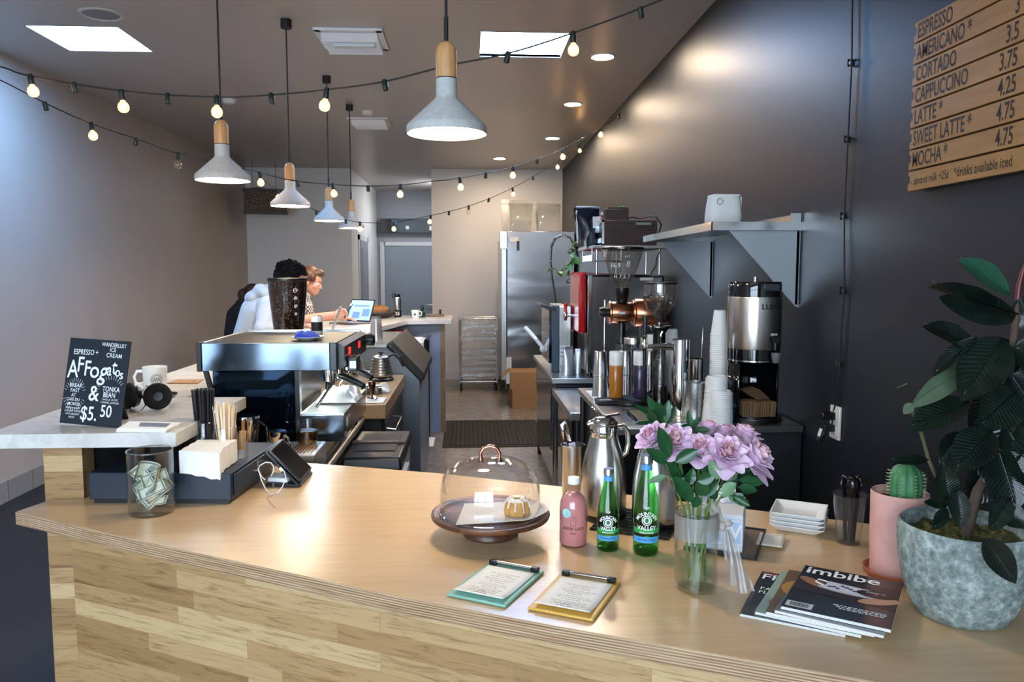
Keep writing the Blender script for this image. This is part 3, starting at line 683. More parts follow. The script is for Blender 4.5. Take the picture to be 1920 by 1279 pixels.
for cz, r in ((hz1 - .06, .014), (hz1 - .1, .011), (hz1 - .14, .01), (hz1 - .18, .008)):
    pts = []
    for i in range(22):
        a_ = i * .5; q = r * (1 - i / 26); x = .045 + q * math.cos(a_) * .9; zq = cz + q * math.sin(a_); rr = .0862 + (zq - hz0 - .1) * .1 + .0012
        th = x / rr; pts.append((rr * math.sin(th + .15), -rr * math.cos(th + .15), zq))
    swl.tube(pts, .0011, 5)
mk('swirl_drawing', swl, CHALK, t)
# ---------------------------------------------------------------- wood topped drawer cabinet and its things
WD = .9
wb = thing('drawer_cabinet', 'black drawer cabinet with a thick oak butcher block top', 'cabinet', (-.43, 3.935, 0))
mk('block_top', B().bx((-.58, 0, WD - .075), (0, 1.17, WD)), wood('butcher_block', '#7d6448', '#a58762', 'x', 4, .4), wb, bevel=.004)
mk('carcass', B().bx((-.57, .03, .08), (-.03, 1.15, WD - .075)), BLACKM, wb)
for j, z in enumerate((.7, .5, .28)):
    d = mk('drawer', B().bx((-.03, .1, z - .09), (-.012, 1.1, z + .09)), BLACKM, wb, bevel=.002)
    mk('handle', B().tube([(-.012, .14, z + .05), (.035, .14, z + .045), (.035, .5, z + .045), (-.012, .5, z + .05)], .004, 6), STEEL2, d)
mk('plinth', B().bx((-.56, .05, 0), (-.05, 1.13, .08)), BLACK, wb)
tag(mk('tamping_cloth', B().grid(lambda u, v: ((u - .5) * .2, (v - .5) * .17, .002 + .002 * noise.noise((u * 5, v * 5, 0))), 14, 14), TOWEL, None, (-.545, 4.06, WD + .001), angle=180, solid=.002), 'white cloth folded flat on the oak block', 'cloth')
p = G(698, 752, WD)
t = thing('tamper', 'coffee tamper with dark wood handle on white cloth', 'tamper', (p.x, p.y, WD + .0045))
mk('tamper_base', B().lathe([(0, 0), (.029, 0), (.029, .012), (.02, .018), (.009, .026), (.009, .034), (0, .034)], n=32), CHROME, t)
mk('handle', B().lathe([(0, .034), (.011, .034), (.012, .045), (.018, .075), (.02, .09), (.014, .1), (0, .102)], n=28), pbr('rosewood', '#3a1813', .25, coat=.5), t)
for px, lab in ((684, 'grey dosing tin on the oak block nearer the espresso machine'), (704, 'grey dosing tin on the oak block beside the tamper')):
    p = G(px, 742, WD)
    t = thing('dosing_tin', lab, 'tin', (p.x, p.y + .06, WD), 0, 'grey dosing tins')
    mk('tin', B().lathe([(0, 0), (.027, 0), (.028, .004), (.028, .036), (.0265, .038), (.025, .006), (0, .006)], n=28), pbr('grey_tin', '#77766c', .35, .8), t)
    mk('rim', B().lathe([(.0265, .036), (.03, .037), (.0265, .04)], n=28), STEEL, t)
lump('rolled_towel', 'small white towel rolled up behind the dosing tins', 'towel', TOWEL, (-.53, 4.36, WD), .08, .04, .05, 5.5, 16)
kx, ky = atY(714, 680, 4.85).x, 4.85
t = thing('gooseneck_kettle', 'ridged steel gooseneck kettle on its black electric base', 'kettle', (kx, ky, WD))
mk('power_base', B().lathe([(0, 0), (.078, 0), (.08, .012), (.07, .024), (0, .024)], n=40), BLACK, t)
prof = [(0, .026), (.07, .026)]; 
for i in range(7): z = .03 + i * .017; r = .073 - i * .0042; prof += [(r, z), (r + .002, z + .008), (r, z + .0165)]
prof += [(.043, .15), (.04, .155), (0, .155)]
mk('kettle_body', B().lathe(prof, n=48), STEEL, t, angle=60)
mk('kettle_lid', B().lathe([(0, .16), (.03, .158), (.038, .155), (.037, .154)], n=32), STEEL, t)
mk('lid_knob', B().lathe([(0, .158), (.006, .158), (.006, .166), (.017, .172), (.017, .178), (0, .18)], n=24), BLACK, t)
mk('spout', B().tube([(-.066, -.005, .05), (-.1, -.008, .06), (-.112, -.008, .09), (-.118, -.008, .13), (-.135, -.01, .165), (-.165, -.012, .18)], [.009, .008, .007, .006, .006, .006], 10), STEEL2, t)
mk('handle', B().tube([(.045, 0, .145), (.075, 0, .165), (.1, 0, .155), (.125, 0, .125), (.14, 0, .085)], [.006, .009, .011, .011, .008], 10), BLACK, t)
def jar(name, lab, cat, loc, r, h, group=None, mat=None):
    t = thing(name, lab, cat, loc, 0, group)
    mk('glass_body', B().lathe([(0, .004), (r * .9, .004), (r * .95, .01), (r * .95, h * .78), (r * .8, h * .86), (r * .8, h), (r * .85, h), (r * .88, h * .985), (r * .85, h * .97), (r * .88, h * .92), (r * .86, h * .88), (r, h * .78), (r, .012), (r * .92, 0), (0, 0)], n=40), mat or GLASS, t)
    return t
p = G(656, 697, WD); jx, jy = p.x, 4.62
jar('spoon_jar', 'glass jar of wooden spoons behind the machine display', 'jar', (atY(656, 690, jy).x, jy, WD), .045, .12)
for i in range(4):
    o_ = mk('wooden_spoon', B().box((0, 0, .085), (.014, .005, .16)).ball((0, 0, .17), (.014, .006, .024), 10, 6), PWOOD, None, (atY(656, 690, jy).x + .012 * (i - 1.5), jy + .01 * (i % 2), WD + .008), rot=(rad(rnd.uniform(-8, 8)), rad(-9 + 7 * i), i * .8))
    tag(o_, 'brown wooden spoon standing in the glass jar by the kettle', 'spoon', 'spoons in the glass jar')
# ice bin
ib = thing('ice_bin', 'blue grey steel ice bin with a sloping dark lid', 'ice bin', (-.31, 5.16, 0))
XZ = Matrix(((1, 0, 0, 0), (0, 0, 1, 0), (0, 1, 0, 0), (0, 0, 0, 1)))
mk('bin_body', B().prism([(-.425, .1), (-.025, .1), (-.025, .85), (-.03, .86), (-.235, 1.075), (-.425, 1.075)], 0, 1.1, XZ), pbr('blue_steel', '#7d8996', .4, .5), ib, bevel=.004)
mk('bin_lid', B().prism([(-.24, 1.085), (-.20, 1.125), (.005, .9), (.005, .86), (-.025, .855)], -.012, 1.1, XZ), pbr('lid_grey', '#171514', .45), ib, bevel=.005)
mk('top_shelf', B().bx((-.425, -.01, 1.075), (-.24, 1.1, 1.1)), STEEL, ib, bevel=.003)
mk('lid_hinge', B().rod((-.23, -.02, 1.09), (-.14, -.02, 1.01), .014), BLACK, ib)
for x in (-.38, -.08):
    for y in (.06, 1.02): mk('caster', B().cyl((x, y, 0), .03, .1), BLACK, ib)
PCUP = thin('clear_cup', (.96, .96, .96), .8, .1, .03, .06)
p = atY(706, 640, 5.33)
for i in range(4):
    t = mk('plastic_cup', B().lathe([(0, .115), (.03, .115), (.042, 0), (.044, 0), (.032, .118), (0, .118)], n=28), PCUP, None, (p.x, 5.33, 1.101 + i * .018))
    tag(t, 'clear plastic cup upside down in the stack on the ice bin', 'cup', 'clear cups stacked on the ice bin')
for i in range(5):
    t = mk('clear_dome', B().lathe([(0, .008), (.034, .008), (.046, .004), (.048, 0), (.05, 0), (.048, .006), (.036, .01), (0, .01)], n=28), PCUP, None, (p.x - .07, 5.3, 1.101 + i * .011))
    tag(t, 'clear plastic lid in the low pile beside the clear cups', 'lid', 'clear lids piled on the ice bin')
# small white fridge with black door
uf = thing('small_fridge', 'white undercounter fridge with a black door edge', 'fridge', (-.36, 6.92, 0))
mk('fridge_body', B().bx((-.4, 0, .06), (-.05, .5, .955)), pbr('fridge_white', '#d3d5d6', .4), uf, bevel=.006)
mk('fridge_door', B().bx((-.045, -.01, .1), (0, .5, .98)), GLOSSBLACK, uf, bevel=.006)
for x in (-.36, -.1):
    for y in (.05, .45): mk('foot', B().cyl((x, y, 0), .02, .06), BLACK, uf)
t = thing('red_tub', 'translucent red plastic tub on the small white fridge', 'tub', (-.66, 7.12, .956))
mk('tub', B().lathe([(0, .003), (.062, .003), (.08, .085), (.083, .085), (.066, 0), (0, 0)], n=36), pbr('red_tub', '#a5160f', .2, trans=.3), t); mk('tub_rim', B().lathe([(.08, .083), (.088, .085), (.088, .089), (.08, .088)], n=36), pbr('red_rim', '#8c0f0c', .3), t)
tag(mk('white_box', B().bx((-.04, -.04, 0), (.04, .04, .03)), PAPER, None, (-.47, 7.05, .956), bevel=.003), 'small white box on the fridge next to the red tub', 'box')
# trash can
tc_ = thing('trash_can', 'grey slim trash can with a black rim lid beside the oak block', 'trash can', (-.405, 3.42, 0))
tp = lambda w0, l0, w1, l1, z0, z1: B().add([(-w0, -l0, z0), (w0, -l0, z0), (w0, l0, z0), (-w0, l0, z0), (-w1, -l1, z1), (w1, -l1, z1), (w1, l1, z1), (-w1, l1, z1)], [(3, 2, 1, 0), (0, 1, 5, 4), (1, 2, 6, 5), (2, 3, 7, 6), (3, 0, 4, 7), (4, 5, 6, 7)])
mk('can_body', tp(.10, .22, .118, .27, 0, .76), pbr('grey_bin', '#8b9092', .5), tc_, bevel=.02)
mk('rim_lid', tp(.125, .285, .118, .27, .76, .815), pbr('bin_lid_dark', '#111012', .4), tc_, bevel=.01)
mk('lid_opening', B().bx((-.085, -.16, .8155), (.085, .19, .818)), pbr('bin_dark', '#060607', .6), tc_)
mk('lid_bridge', B().bx((-.115, -.02, .8165), (.115, .02, .824)), pbr('bin_lid_brown', '#3d302b', .45), tc_)
mk('side_grip', B().prism([(.105, .58), (.13, .58), (.138, .74), (.118, .74)], -.2, -.05, XZ), pbr('bin_grip', '#b3b8b9', .5), tc_)
# ================================================================ right hand work line along the slate wall
CT = .95
cc = thing('coffee_counter', 'steel topped black counter along the slate wall under the steel shelf', 'counter', (.585, 3.04, 0))
mk('steel_top', B().bx((0, 0, CT - .032), (.775, 1.09, CT)), STEEL, cc, bevel=.006)
mk('cabinet', B().bx((.03, .03, .1), (.765, 1.07, CT - .032)), pbr('counter_black', '#17181b', .22), cc)
mk('side_panel', B().bx((.36, .012, .1), (.77, .03, CT - .032)), pbr('counter_charcoal', '#22252a', .5), cc)
for y in (.05, 1.03): mk('leg', B().cyl((.02, y, .0), .016, CT - .04), STEEL2, cc)
mk('leg', B().cyl((.34, .02, 0), .016, CT - .04), STEEL2, cc)
for y in (.3, .36): mk('edge_screw', B().ball((-.004, y + .2, CT - .016), .008, 10, 6), CHROME, cc)
mk('inset_tray', B().bx((.1, .1, CT + .0005), (.34, .4, CT + .003)), STEEL2, cc, bevel=.001)
gi = B()
for i in range(16): gi.bx((.13, .13 + i * .0155, CT + .003), (.33, .139 + i * .0155, CT + .005))
mk('drip_grille', gi, pbr('brass_grille', '#c9b78d', .35, .9), cc)
t2 = thing('prep_table', 'low stainless prep table beyond the steel topped black counter', 'table', (.552, 4.2, 0))
mk('table_top', B().bx((0, 0, .755), (.8, .93, .80)), STEEL, t2, bevel=.004)
mk('fridge_base', B().bx((.02, .07, .1), (.79, .92, .755)), pbr('dark_glass_door', '#0c0b0b', .08, coat=.4), t2)
for x, y in ((.05, .04), (.75, .04), (.02, .9)): mk('leg', B().cyl((x, y, 0), .019, .76), STEEL2, t2)
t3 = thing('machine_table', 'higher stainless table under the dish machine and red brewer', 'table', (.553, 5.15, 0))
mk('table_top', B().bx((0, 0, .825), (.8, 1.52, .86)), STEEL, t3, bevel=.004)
mk('cabinet', B().bx((.03, .02, .1), (.79, 1.5, .825)), pbr('cabinet_black', '#121112', .15, coat=.3), t3)  # near-black glossy cabinet finish
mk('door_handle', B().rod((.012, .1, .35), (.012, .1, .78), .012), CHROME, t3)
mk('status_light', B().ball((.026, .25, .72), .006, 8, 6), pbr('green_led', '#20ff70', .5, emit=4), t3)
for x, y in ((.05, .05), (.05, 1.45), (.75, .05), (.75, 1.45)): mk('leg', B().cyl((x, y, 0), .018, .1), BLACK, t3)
# ---------------------------------------------------------------- steel wall shelf
SZ = 1.778
sh = thing('wall_shelf', 'stainless wall shelf on two triangular brackets', 'shelf', (XR, 3.13, SZ))
BLUESTEEL = pbr('satin_steel', '#c6ccd2', .32, 1.0, bump=.02, bscale=30)
mk('shelf_plate', B().bx((-.377, 0, -.004), (0, 1.24, 0)), BLUESTEEL, sh)
mk('folded_edge', B().bx((-.38, -.004, -.034), (0, 0, 0)).bx((-.38, -.004, -.034), (-.376, 1.244, 0)).bx((-.38, 1.24, -.034), (0, 1.244, 0)), STEEL2, sh)
mk('rear_lip', B().bx((-.006, 0, 0), (-.001, 1.24, .036)).bx((-.05, 0, 0), (0, .004, .036)), STEEL2, sh)
for y in (.02, 1.17):
    mk('bracket', B().prism([(-.30, -.034), (0, -.034), (0, -.35), (-.012, -.345)], y, y + .004, XZ), BLUESTEEL, sh)
    mk('bracket_flange', B().bx((-.014, y - .0, -.34), (-.001, y + .03, -.034)), STEEL2, sh, bevel=.001)
mk('shelf_bolt', B().rod((-.20, .25, -.02), (-.05, .25, -.02), .003).cyl((-.2, .25, -.045), .006, .03), BLACK, sh)
t = thing('paper_bag', 'plump white bag standing on the steel wall shelf', 'bag', (atY(1356, 400, 3.45).x, 3.45, SZ + .001))
bb = B()
def bagfn(w_, d_, h_, top):
    def fn(u, v):
        a_ = 2 * math.pi * u; q = 1 / max(abs(math.cos(a_)) ** 4 + abs(math.sin(a_)) ** 4, 1e-6) ** .25
        s = 1 - top * max(0, v - .72) / .28; z = h_ * v
        return (q * math.cos(a_) * w_ / 2 * (1 + .04 * math.sin(v * 6)) * s, q * math.sin(a_) * d_ / 2 * s, z)
    return fn
bb.grid(bagfn(.148, .11, .138, .12), 32, 12); bb.bx((-.06, -.045, .13), (.06, .045, .139)); bb.bx((-.055, -.04, 0), (.055, .04, .004))
mk('bag_body', bb, PAPER, t, angle=180, bevel=.004)
mk('printed_ring', B().tube([(-.035 + .013 * math.cos(i * .42), -.059, .105 + .013 * math.sin(i * .42)) for i in range(15)], .0012, 5, True), pbr('brown_ink', '#6d5a50', .6), t)
mk('side_flap', B().bx((.07, -.02, .03), (.076, .02, .13)), PAPER, t)
# ---------------------------------------------------------------- hot coffee dispenser on its stand
lx, ly = atY(1414, 600, 3.19).x, 3.19
t = thing('coffee_dispenser', 'tall steel thermal coffee dispenser on a dark stand', 'coffee dispenser', (lx, ly, CT))
R1 = .108; za, zc_, zd, ze = [zz(y, 1414, ly) - CT for y in (787, 672, 652, 556)]; zf = zz(527, 1414, ly) - CT
mk('stand_base', B().lathe([(0, 0), (R1 + .012, 0), (R1 + .014, .008), (R1 + .012, .02), (0, .02)], n=48), BLACK, t)
mk('drip_plate', B().lathe([(0, .0205), (.09, .0205), (.09, .023), (0, .023)], c=(0, -.0, 0), n=40), DSTEEL, t)
stand = B()
for i in range(40):
    a0 = rad(160) + rad(220) * 0
for a0, a1 in ((-40, 220),):
    nseg = 36; vs = []; fs = []
    for i in range(nseg + 1):
        a_ = rad(a0 + (a1 - a0) * i / nseg)
        vs += [(R1 * .95 * math.cos(a_), R1 * .95 * math.sin(a_), .02), (R1 * .95 * math.cos(a_), R1 * .95 * math.sin(a_), zc_ - .004)]
    fs = [(2 * i, 2 * i + 2, 2 * i + 3, 2 * i + 1) for i in range(nseg)]
    stand.add(vs, fs)
mk('stand_shell', stand, GLOSSBLACK, t, solid=.004)
mk('stand_ring', B().lathe([(R1 * .8, zc_ - .006), (R1 * 1.0, zc_ - .006), (R1 * 1.0, zc_), (R1 * .8, zc_)], n=48), STEEL2, t)
mk('lower_band', B().lathe([(0, zc_), (R1, zc_), (R1, zd), (0, zd)], n=56), GLOSSBLACK, t)
mk('steel_body', B().lathe([(R1 * 1.01, zd), (R1 * 1.015, zd + .003), (R1 * 1.015, ze - .003), (R1 * 1.01, ze)], n=64), pbr('dispenser_steel', '#c9c6c0', .24, 1.0, bump=.015, bscale=20, stretch=(30, 30, 1)), t)
mk('upper_band', B().lathe([(0, zf), (.06, zf), (R1 * .97, zf - .002), (R1 * 1.0, zf - .012), (R1 * 1.0, ze), (0, ze)], n=56), GLOSSBLACK, t)
mk('fill_knob', B().lathe([(0, zf + .02), (.006, zf + .018), (.007, zf), (.03, zf)], n=20), STEEL2, t)
mk('lid_latch', B().box((.03, -R1 * .98, zf - .025), (.065, .012, .03)), pbr('latch_grey', '#2e3338', .3), t, bevel=.003)
CW = Matrix.Translation((0, 0, 0))
text('LUXUS', .03, INK, t, Matrix.Translation((0, 0, ze - .04)) @ Matrix.Rotation(rad(22), 4, 'Z'), wrap=R1 * 1.02, bold=.0009, name='lettering', sx_=1.15)
text('FETCO', .012, CHALK, t, Matrix.Translation((0, 0, zd + .062)) @ Matrix.Rotation(rad(27), 4, 'Z'), wrap=R1 * 1.021, bold=.0006, name='lettering', sx_=1.1)
fx = R1 * 1.03 * math.sin(rad(27)); fy = -R1 * 1.03 * math.cos(rad(27))
fc = mk('faucet', B().lathe([(0, 0), (.013, 0), (.019, .022), (.021, .042), (0, .042)], c=(fx, fy - .022, zc_ - .006), n=24), pbr('faucet_grey', '#8f9597', .3, .6), t)
mk('faucet_handle', B().rod((fx, fy - .01, zd + .0), (fx, fy - .01, zd + .03), .008).prism([(-.011, .03), (.011, .03), (.018, .058), (.0, .05), (-.018, .058)], -.004, .004, Matrix.Translation((fx, fy - .012, zd - .002)) @ XZ), BLACK, fc)
# cardboard sleeves stored under the dispenser
proto = mk('cup_sleeve', B().prism([(-.042, -.031), (.042, -.031), (.05, .031), (-.05, .031)], -.0011, .0011, Matrix(((0, 0, 1, 0), (1, 0, 0, 0), (0, 1, 0, 0), (0, 0, 0, 1)))), pbr('sleeve_kraft', '#86694b', .85))
proto.location = (0, 0, -9)
SL = 'kraft cardboard cup sleeve packed upright under the coffee dispenser'
tag(proto, SL, 'cup sleeve', 'cup sleeves under the dispenser')
for i in range(34):
    o_ = proto if i == 0 else dup(proto, (0, 0, 0))
    o_.location = (lx - .066 + (i % 34) * .0038 + (.004 if i > 16 else 0), ly - .048 + rnd.uniform(-.003, .003), CT + .0565 + rnd.uniform(0, .002)); o_.rotation_euler = (0, 0, rnd.uniform(-.04, .04))
SL2 = 'kraft cardboard cup sleeve lying slanted on top of the upright sleeves'
for i in range(7):
    dup(proto, (lx - .036 + i * .0085, ly - .048, CT + .116 + .001 * i), label=SL2, rot=(0, rad(-58 + i * 1.2), .02))
# ---------------------------------------------------------------- paper cups, lids, tins, bottles on the steel counter
def stack(name, lab, cat, grp, b, mat, x, y, z, n, dz, lean=(0, 0), jit=.0006):
    o0 = None
    for i in range(n):
        pos = (x + lean[0] * i + rnd.uniform(-jit, jit), y + lean[1] * i, z + i * dz)
        if o0 is None: o0 = tag(mk(name, b, mat, None, pos), lab, cat, grp)
        else: dup(o0, pos)
    return o0
CUPB = B().lathe([(0, .112), (.0275, .112), (.028, .109), (.0405, .004), (.0428, .004), (.0434, .0015), (.0428, .0)], n=32)
stack('paper_cup', 'white paper cup upside down in the tall nested stack', 'cup', 'tall nested stack of paper cups', CUPB, PAPER, atY(1349, 650, 3.42).x, 3.42, CT + .002, 36, .0097)
SHORT = B().lathe([(0, .093), (.0325, .093), (.033, .09), (.0405, .004), (.0428, .004), (.0434, .0015), (.0428, 0)], n=32)
for px, y, n, lab in ((1225, 3.93, 22, 'white paper cup upside down in the stack behind the glass bottle'), (1258, 3.9, 25, 'white paper cup upside down in the stack behind the steel tap column')):
    stack('paper_cup', lab, 'cup', 'paper cups' + lab[35:], SHORT, PAPER, atY(px, 650, y).x, y, CT + .002, n, .01)
LIDB = B().lathe([(0, .009), (.032, .009), (.035, .013), (.039, .013), (.0445, .005), (.046, .004), (.0465, 0), (.0435, 0), (.042, .004), (.037, .008)], n=36)
WPLAS = pbr('white_plastic', '#e9ecee', .3)
stack('lid', 'white plastic coffee lid in the taller leaning lid column', 'lid', 'taller leaning column of coffee lids', LIDB, WPLAS, atY(1337, 770, 3.14).x, 3.14, CT + .002, 24, .0078, (.0006, 0))
stack('lid', 'white plastic coffee lid in the shorter lid column nearest the roses', 'lid', 'shorter column of coffee lids', LIDB, WPLAS, atY(1358, 770, 3.05).x + .006, 3.098, CT + .002, 17, .0078, (-.0003, 0))
TIN = B().lathe([(0, .13), (.031, .13), (.033, .127), (.041, .003), (.0425, 0), (.04, 0), (.031, .124), (0, .124)], n=36)
for px, y, grp in ((1126, 3.83, 'left'), (1173, 3.86, 'mid'), (1218, 3.84, 'right')):
    x = atY(px, 700, y).x
    w_ = {'left': 'by the counter edge', 'mid': 'between the amber and purple bottles', 'right': 'beside the clear glass bottle'}[grp]
    for i, nm in ((0, 'lower'), (1, 'upper')):
        t = mk('shaker_tin', TIN, STEEL2, None, (x, y, CT + .0025 + i * .105), rz=i); t.scale = (1, 1, 1) if i == 0 else (.93, .93, .95)
        tag(t, nm + ' steel shaker tin of the upturned pair ' + w_, 'shaker tin', 'upturned steel shaker tins')
tag(mk('bar_cloth', B().grid(lambda u, v: (u * .36 - .18, v * .36 - .18, .0012 + .0006 * noise.noise((u * 8, v * 8, 1))), 14, 14), TOWEL, None, (.79, 3.84, CT), solid=.0012), 'white cloth spread on the steel counter under tins and bottles', 'cloth')
def squeeze(px, y, liq, lab):
    x = atY(px, 700, y).x
    t = thing('squeeze_bottle', lab, 'bottle', (x, y, CT + .0265), 0, 'squeeze bottles on the scale')
    mk('bottle_body', B().lathe([(0, 0), (.031, 0), (.0335, .004), (.0325, .155), (.029, .16), (0, .16)], n=36), liq, t)
    mk('bottle_neck', B().lathe([(.0325, .155), (.033, .185), (.031, .188)], n=36), pbr('frosted_white', '#dfe3e2', .4), t)
    mk('bottle_cap', B().lathe([(.033, .186), (.0335, .188), (.033, .218), (.031, .221), (0, .221)], n=36), WPLAS, t)
SY = 3.64
squeeze(1155, SY, pbr('amber_syrup', '#c07a2a', .25, trans=.25, coat=.3), 'squeeze bottle of amber syrup with white cap')
squeeze(1200, SY, pbr('purple_syrup', '#3d3350', .25, trans=.15, coat=.3), 'squeeze bottle of dark purple syrup with white cap')
sxx = atY(1178, 750, 3.62).x
t = thing('coffee_scale', 'black coffee scale with round plate under the squeeze bottles', 'scale', (sxx, 3.62, CT + .0))
mk('scale_body', B().bx((-.155, -.055, .0005), (-.05, .055, .02)).cyl((.01, 0, .0005), .092, .018, 40), BLACK, t, bevel=.004)
mk('scale_plate', B().cyl((.01, 0, .0185), .095, .0065, 48), BLACKM, t); mk('scale_display', B().box((-.11, -.01, .0205), (.06, .035, .0015)), pbr('scale_lcd', '#9aa3a3', .3), t)
bx_, by_ = atY(1238, 700, 3.60).x, 3.6
t = thing('glass_bottle', 'clear swing bottle with dark coffee at the bottom', 'bottle', (bx_, by_, CT))
bp = [(0, .003), (.033, .003), (.035, .01), (.036, .17), (.034, .195), (.022, .225), (.0135, .25), (.0125, .285), (.015, .288), (.015, .292), (.0115, .293)]
mk('glass_body', B().lathe(bp + [(.0105, .285), (.011, .25), (.034, .165), (.033, .008)], n=40), GLASS, t)
mk('coffee', B().lathe([(0, .006), (.0325, .006), (.0335, .085), (0, .085)], n=36), pbr('black_coffee', '#0d0705', .1), t)
mk('stopper', B().lathe([(0, .325), (.005, .322), (.006, .3), (.016, .298), (.016, .286), (0, .286)], n=20), BLACK, t)
mk('spout_tip', B().tube([(0, 0, .3), (0, 0, .33), (.008, 0, .345)], .005, 8), STEEL2, t)
tx, ty = atY(1275, 700, 3.27).x, 3.27
t = thing('tap_tower', 'polished steel cold brew tap column with a black handle', 'tap', (tx, ty, CT)); th = zz(636, 1275, ty) - CT
mk('column', B().lathe([(0, 0), (.048, 0), (.048, .008), (.0385, .01), (.0385, th - .006), (.037, th), (0, th)], n=48), CHROME, t)
fxx = atY(1209, 640, ty).x - tx; fz = zz(650, 1209, ty) - CT
mk('shank', B().tube([(-.03, 0, fz), (fxx + .05, 0, fz), (fxx + .012, 0, fz)], [.016, .013, .008], 16), CHROME, t)
fa = mk('faucet', B().lathe([(0, -.016), (.011, -.014), (.014, 0), (.012, .014), (.0105, .016), (.0095, .04), (.011, .042), (.011, .048), (0, .05)], c=(fxx, 0, fz), n=20), CHROME, t)
mk('tap_handle', B().lathe([(0, .048), (.009, .05), (.0115, .13), (.0105, .135), (0, .136)], c=(fxx, 0, fz), n=18), BLACK, fa)
mk('nozzle', B().lathe([(0, -.095), (.0075, -.095), (.0085, -.016), (0, -.014)], c=(fxx, 0, fz), n=16), BLACK, fa)
mk('red_mark', B().box((fxx - .006, -.0135, fz + .002), (.004, .002, .008)), pbr('red_dot', '#c01818', .4), fa)
k = N('dimpled_steel'); vx = k.n('TexVoronoi'); vx.inputs['Scale'].default_value = 260; k.l(k.coord(), vx.inputs['Vector']); k.p.inputs['Metallic'].default_value = 1; k.p.inputs['Roughness'].default_value = .3
k.l(k.ramp(vx.outputs['Distance'], [(.2, '#8b8d90'), (.6, '#d7d9dc')]), k.p.inputs['Base Color']); DIMPLE = k.m
ux, uy = atY(1303, 750, 3.2).x, 3.2; uz = zz(716, 1303, uy) - CT
t = thing('perforated_cup', 'perforated steel utensil cup beside the polished tap column', 'cup', (ux, uy, CT))
mk('cup_wall', B().lathe([(0, 0), (.04, 0), (.041, .004), (.041, uz), (.039, uz), (.038, .006), (0, .006)], n=40), DIMPLE, t)
mk('cup_rim', B().lathe([(.039, uz - .004), (.0425, uz - .002), (.0425, uz + .001), (.039, uz + .002)], n=40), STEEL2, t)
ux, uy = atY(1303, 750, 3.5).x, 3.5; uz = zz(673, 1303, uy) - CT
t = thing('steel_canister', 'tall dark polished steel canister behind the perforated cup', 'canister', (ux, uy, CT))
mk('canister_wall', B().lathe([(0, 0), (.034, 0), (.034, uz), (.032, uz), (.032, .006), (0, .006)], n=40), CHROME, t)
mk('wire_stem', B().rod((.02, 0, .1), (.05, .06, uz + .14), .002), CHROME, t)
mk('rolled_rim', B().tube([(.033 * math.cos(i * math.pi / 12), .033 * math.sin(i * math.pi / 12), uz) for i in range(24)], .002, 6, True), CHROME, t)
b = B().tube([(.011 * math.cos(i * .9), .011 * math.sin(i * .9), i * .0018) for i in range(150)], .0015, 5)
tag(mk('coil_strainer', b, DSTEEL, None, (atY(1326, 700, 3.62).x, 3.62, CT + .005), rot=(rad(3), rad(5), 0)), 'dark steel coil leaning up beside the tall paper cups', 'strainer')
jx, jy = atY(1187, 660, 3.93).x, 3.93
t = thing('storage_jar', 'clear jar of dark beans with a steel lid behind the purple bottle', 'jar', (jx, jy, CT)); jz = zz(632, 1187, jy) - CT
mk('glass_body', B().lathe([(0, .003), (.044, .003), (.046, .008), (.046, jz - .03), (.044, jz - .03), (.044, .01), (0, .008)], n=40), GLASS, t)
mk('beans', B().lathe([(0, .01), (.0435, .01), (.0435, jz - .07), (0, jz - .065)], n=36), pbr('coffee_beans', '#2b1a12', .5, bump=.8, bscale=160), t)
mk('steel_lid', B().lathe([(0, jz), (.046, jz - .001), (.048, jz - .006), (.048, jz - .034), (.046, jz - .034), (0, jz - .03)], n=40), STEEL, t)
# ---------------------------------------------------------------- copper grinder with clear hopper
ex, ey = atY(1166, 560, 4.03).x, 4.03
t = thing('copper_grinder', 'horizontal copper coffee grinder with clear numbered hopper', 'grinder', (ex, ey, CT))
cz = zz(586, 1166, ey) - CT
YX = Matrix.Rotation(math.pi / 2, 4, 'Y')
def xcyl(x0, x1, r, z): return B().lathe([(0, x0), (r * .96, x0), (r, x0 + .005), (r, x1 - .005), (r * .96, x1), (0, x1)], n=48, m=YX).xf(Matrix.Translation((0, 0, z)))
mk('burr_housing', xcyl(-.062, .062, .058, cz), COPPER, t)
mk('housing_flange', xcyl(-.07, -.058, .062, cz).put(xcyl(.055, .066, .066, cz)), COPPER, t)
mk('motor_housing', xcyl(.066, .24, .075, cz - .002), COPPER, t)
mk('adjust_knob', xcyl(-.118, -.07, .026, cz).put(xcyl(-.1, -.098, .03, cz)), BLACK, t)
mk('name_plate', B().box((-.01, -.0585, cz), (.034, .002, .012)), pbr('tin_plate', '#cfd2d2', .3, .5), t)
mk('grinder_stand', B().bx((.1, -.03, 0), (.19, .04, cz - .06)), BLACK, t, bevel=.006)
mk('grounds_spout', B().lathe([(0, cz - .165), (.03, cz - .165), (.032, cz - .15), (.02, cz - .12), (.02, cz - .05), (0, cz - .05)], n=24).box((.035, -.01, cz - .1), (.03, .02, .03), ry=.5), BLACK, t)
mk('grounds_cup', B().lathe([(0, cz - .3), (.026, cz - .3), (.034, cz - .165), (.032, cz - .165), (.024, cz - .295), (0, cz - .295)], n=28), PLASTIC, t)
mk('bag_clamp_rod', B().rod((-.085, .03, 0), (-.085, .03, cz + .065), .0055), STEEL2, t)
hb, ht_ = zz(541, 1168, ey) - CT, zz(466, 1168, ey) - CT
mk('hopper_neck', B().lathe([(0, cz + .055), (.03, cz + .055), (.032, cz + .085), (.036, cz + .09), (.036, hb + .004), (0, hb + .004)], n=32), BLACK, t)
HOP = thin('hopper_plastic', (.93, .92, .9), .7, .08, .02, .04, '#9a948c')
hpn = [(.03, hb), (.036, hb + .004), (.054, hb + .045), (.078, hb + .1), (.1, hb + .165), (.111, ht_)]
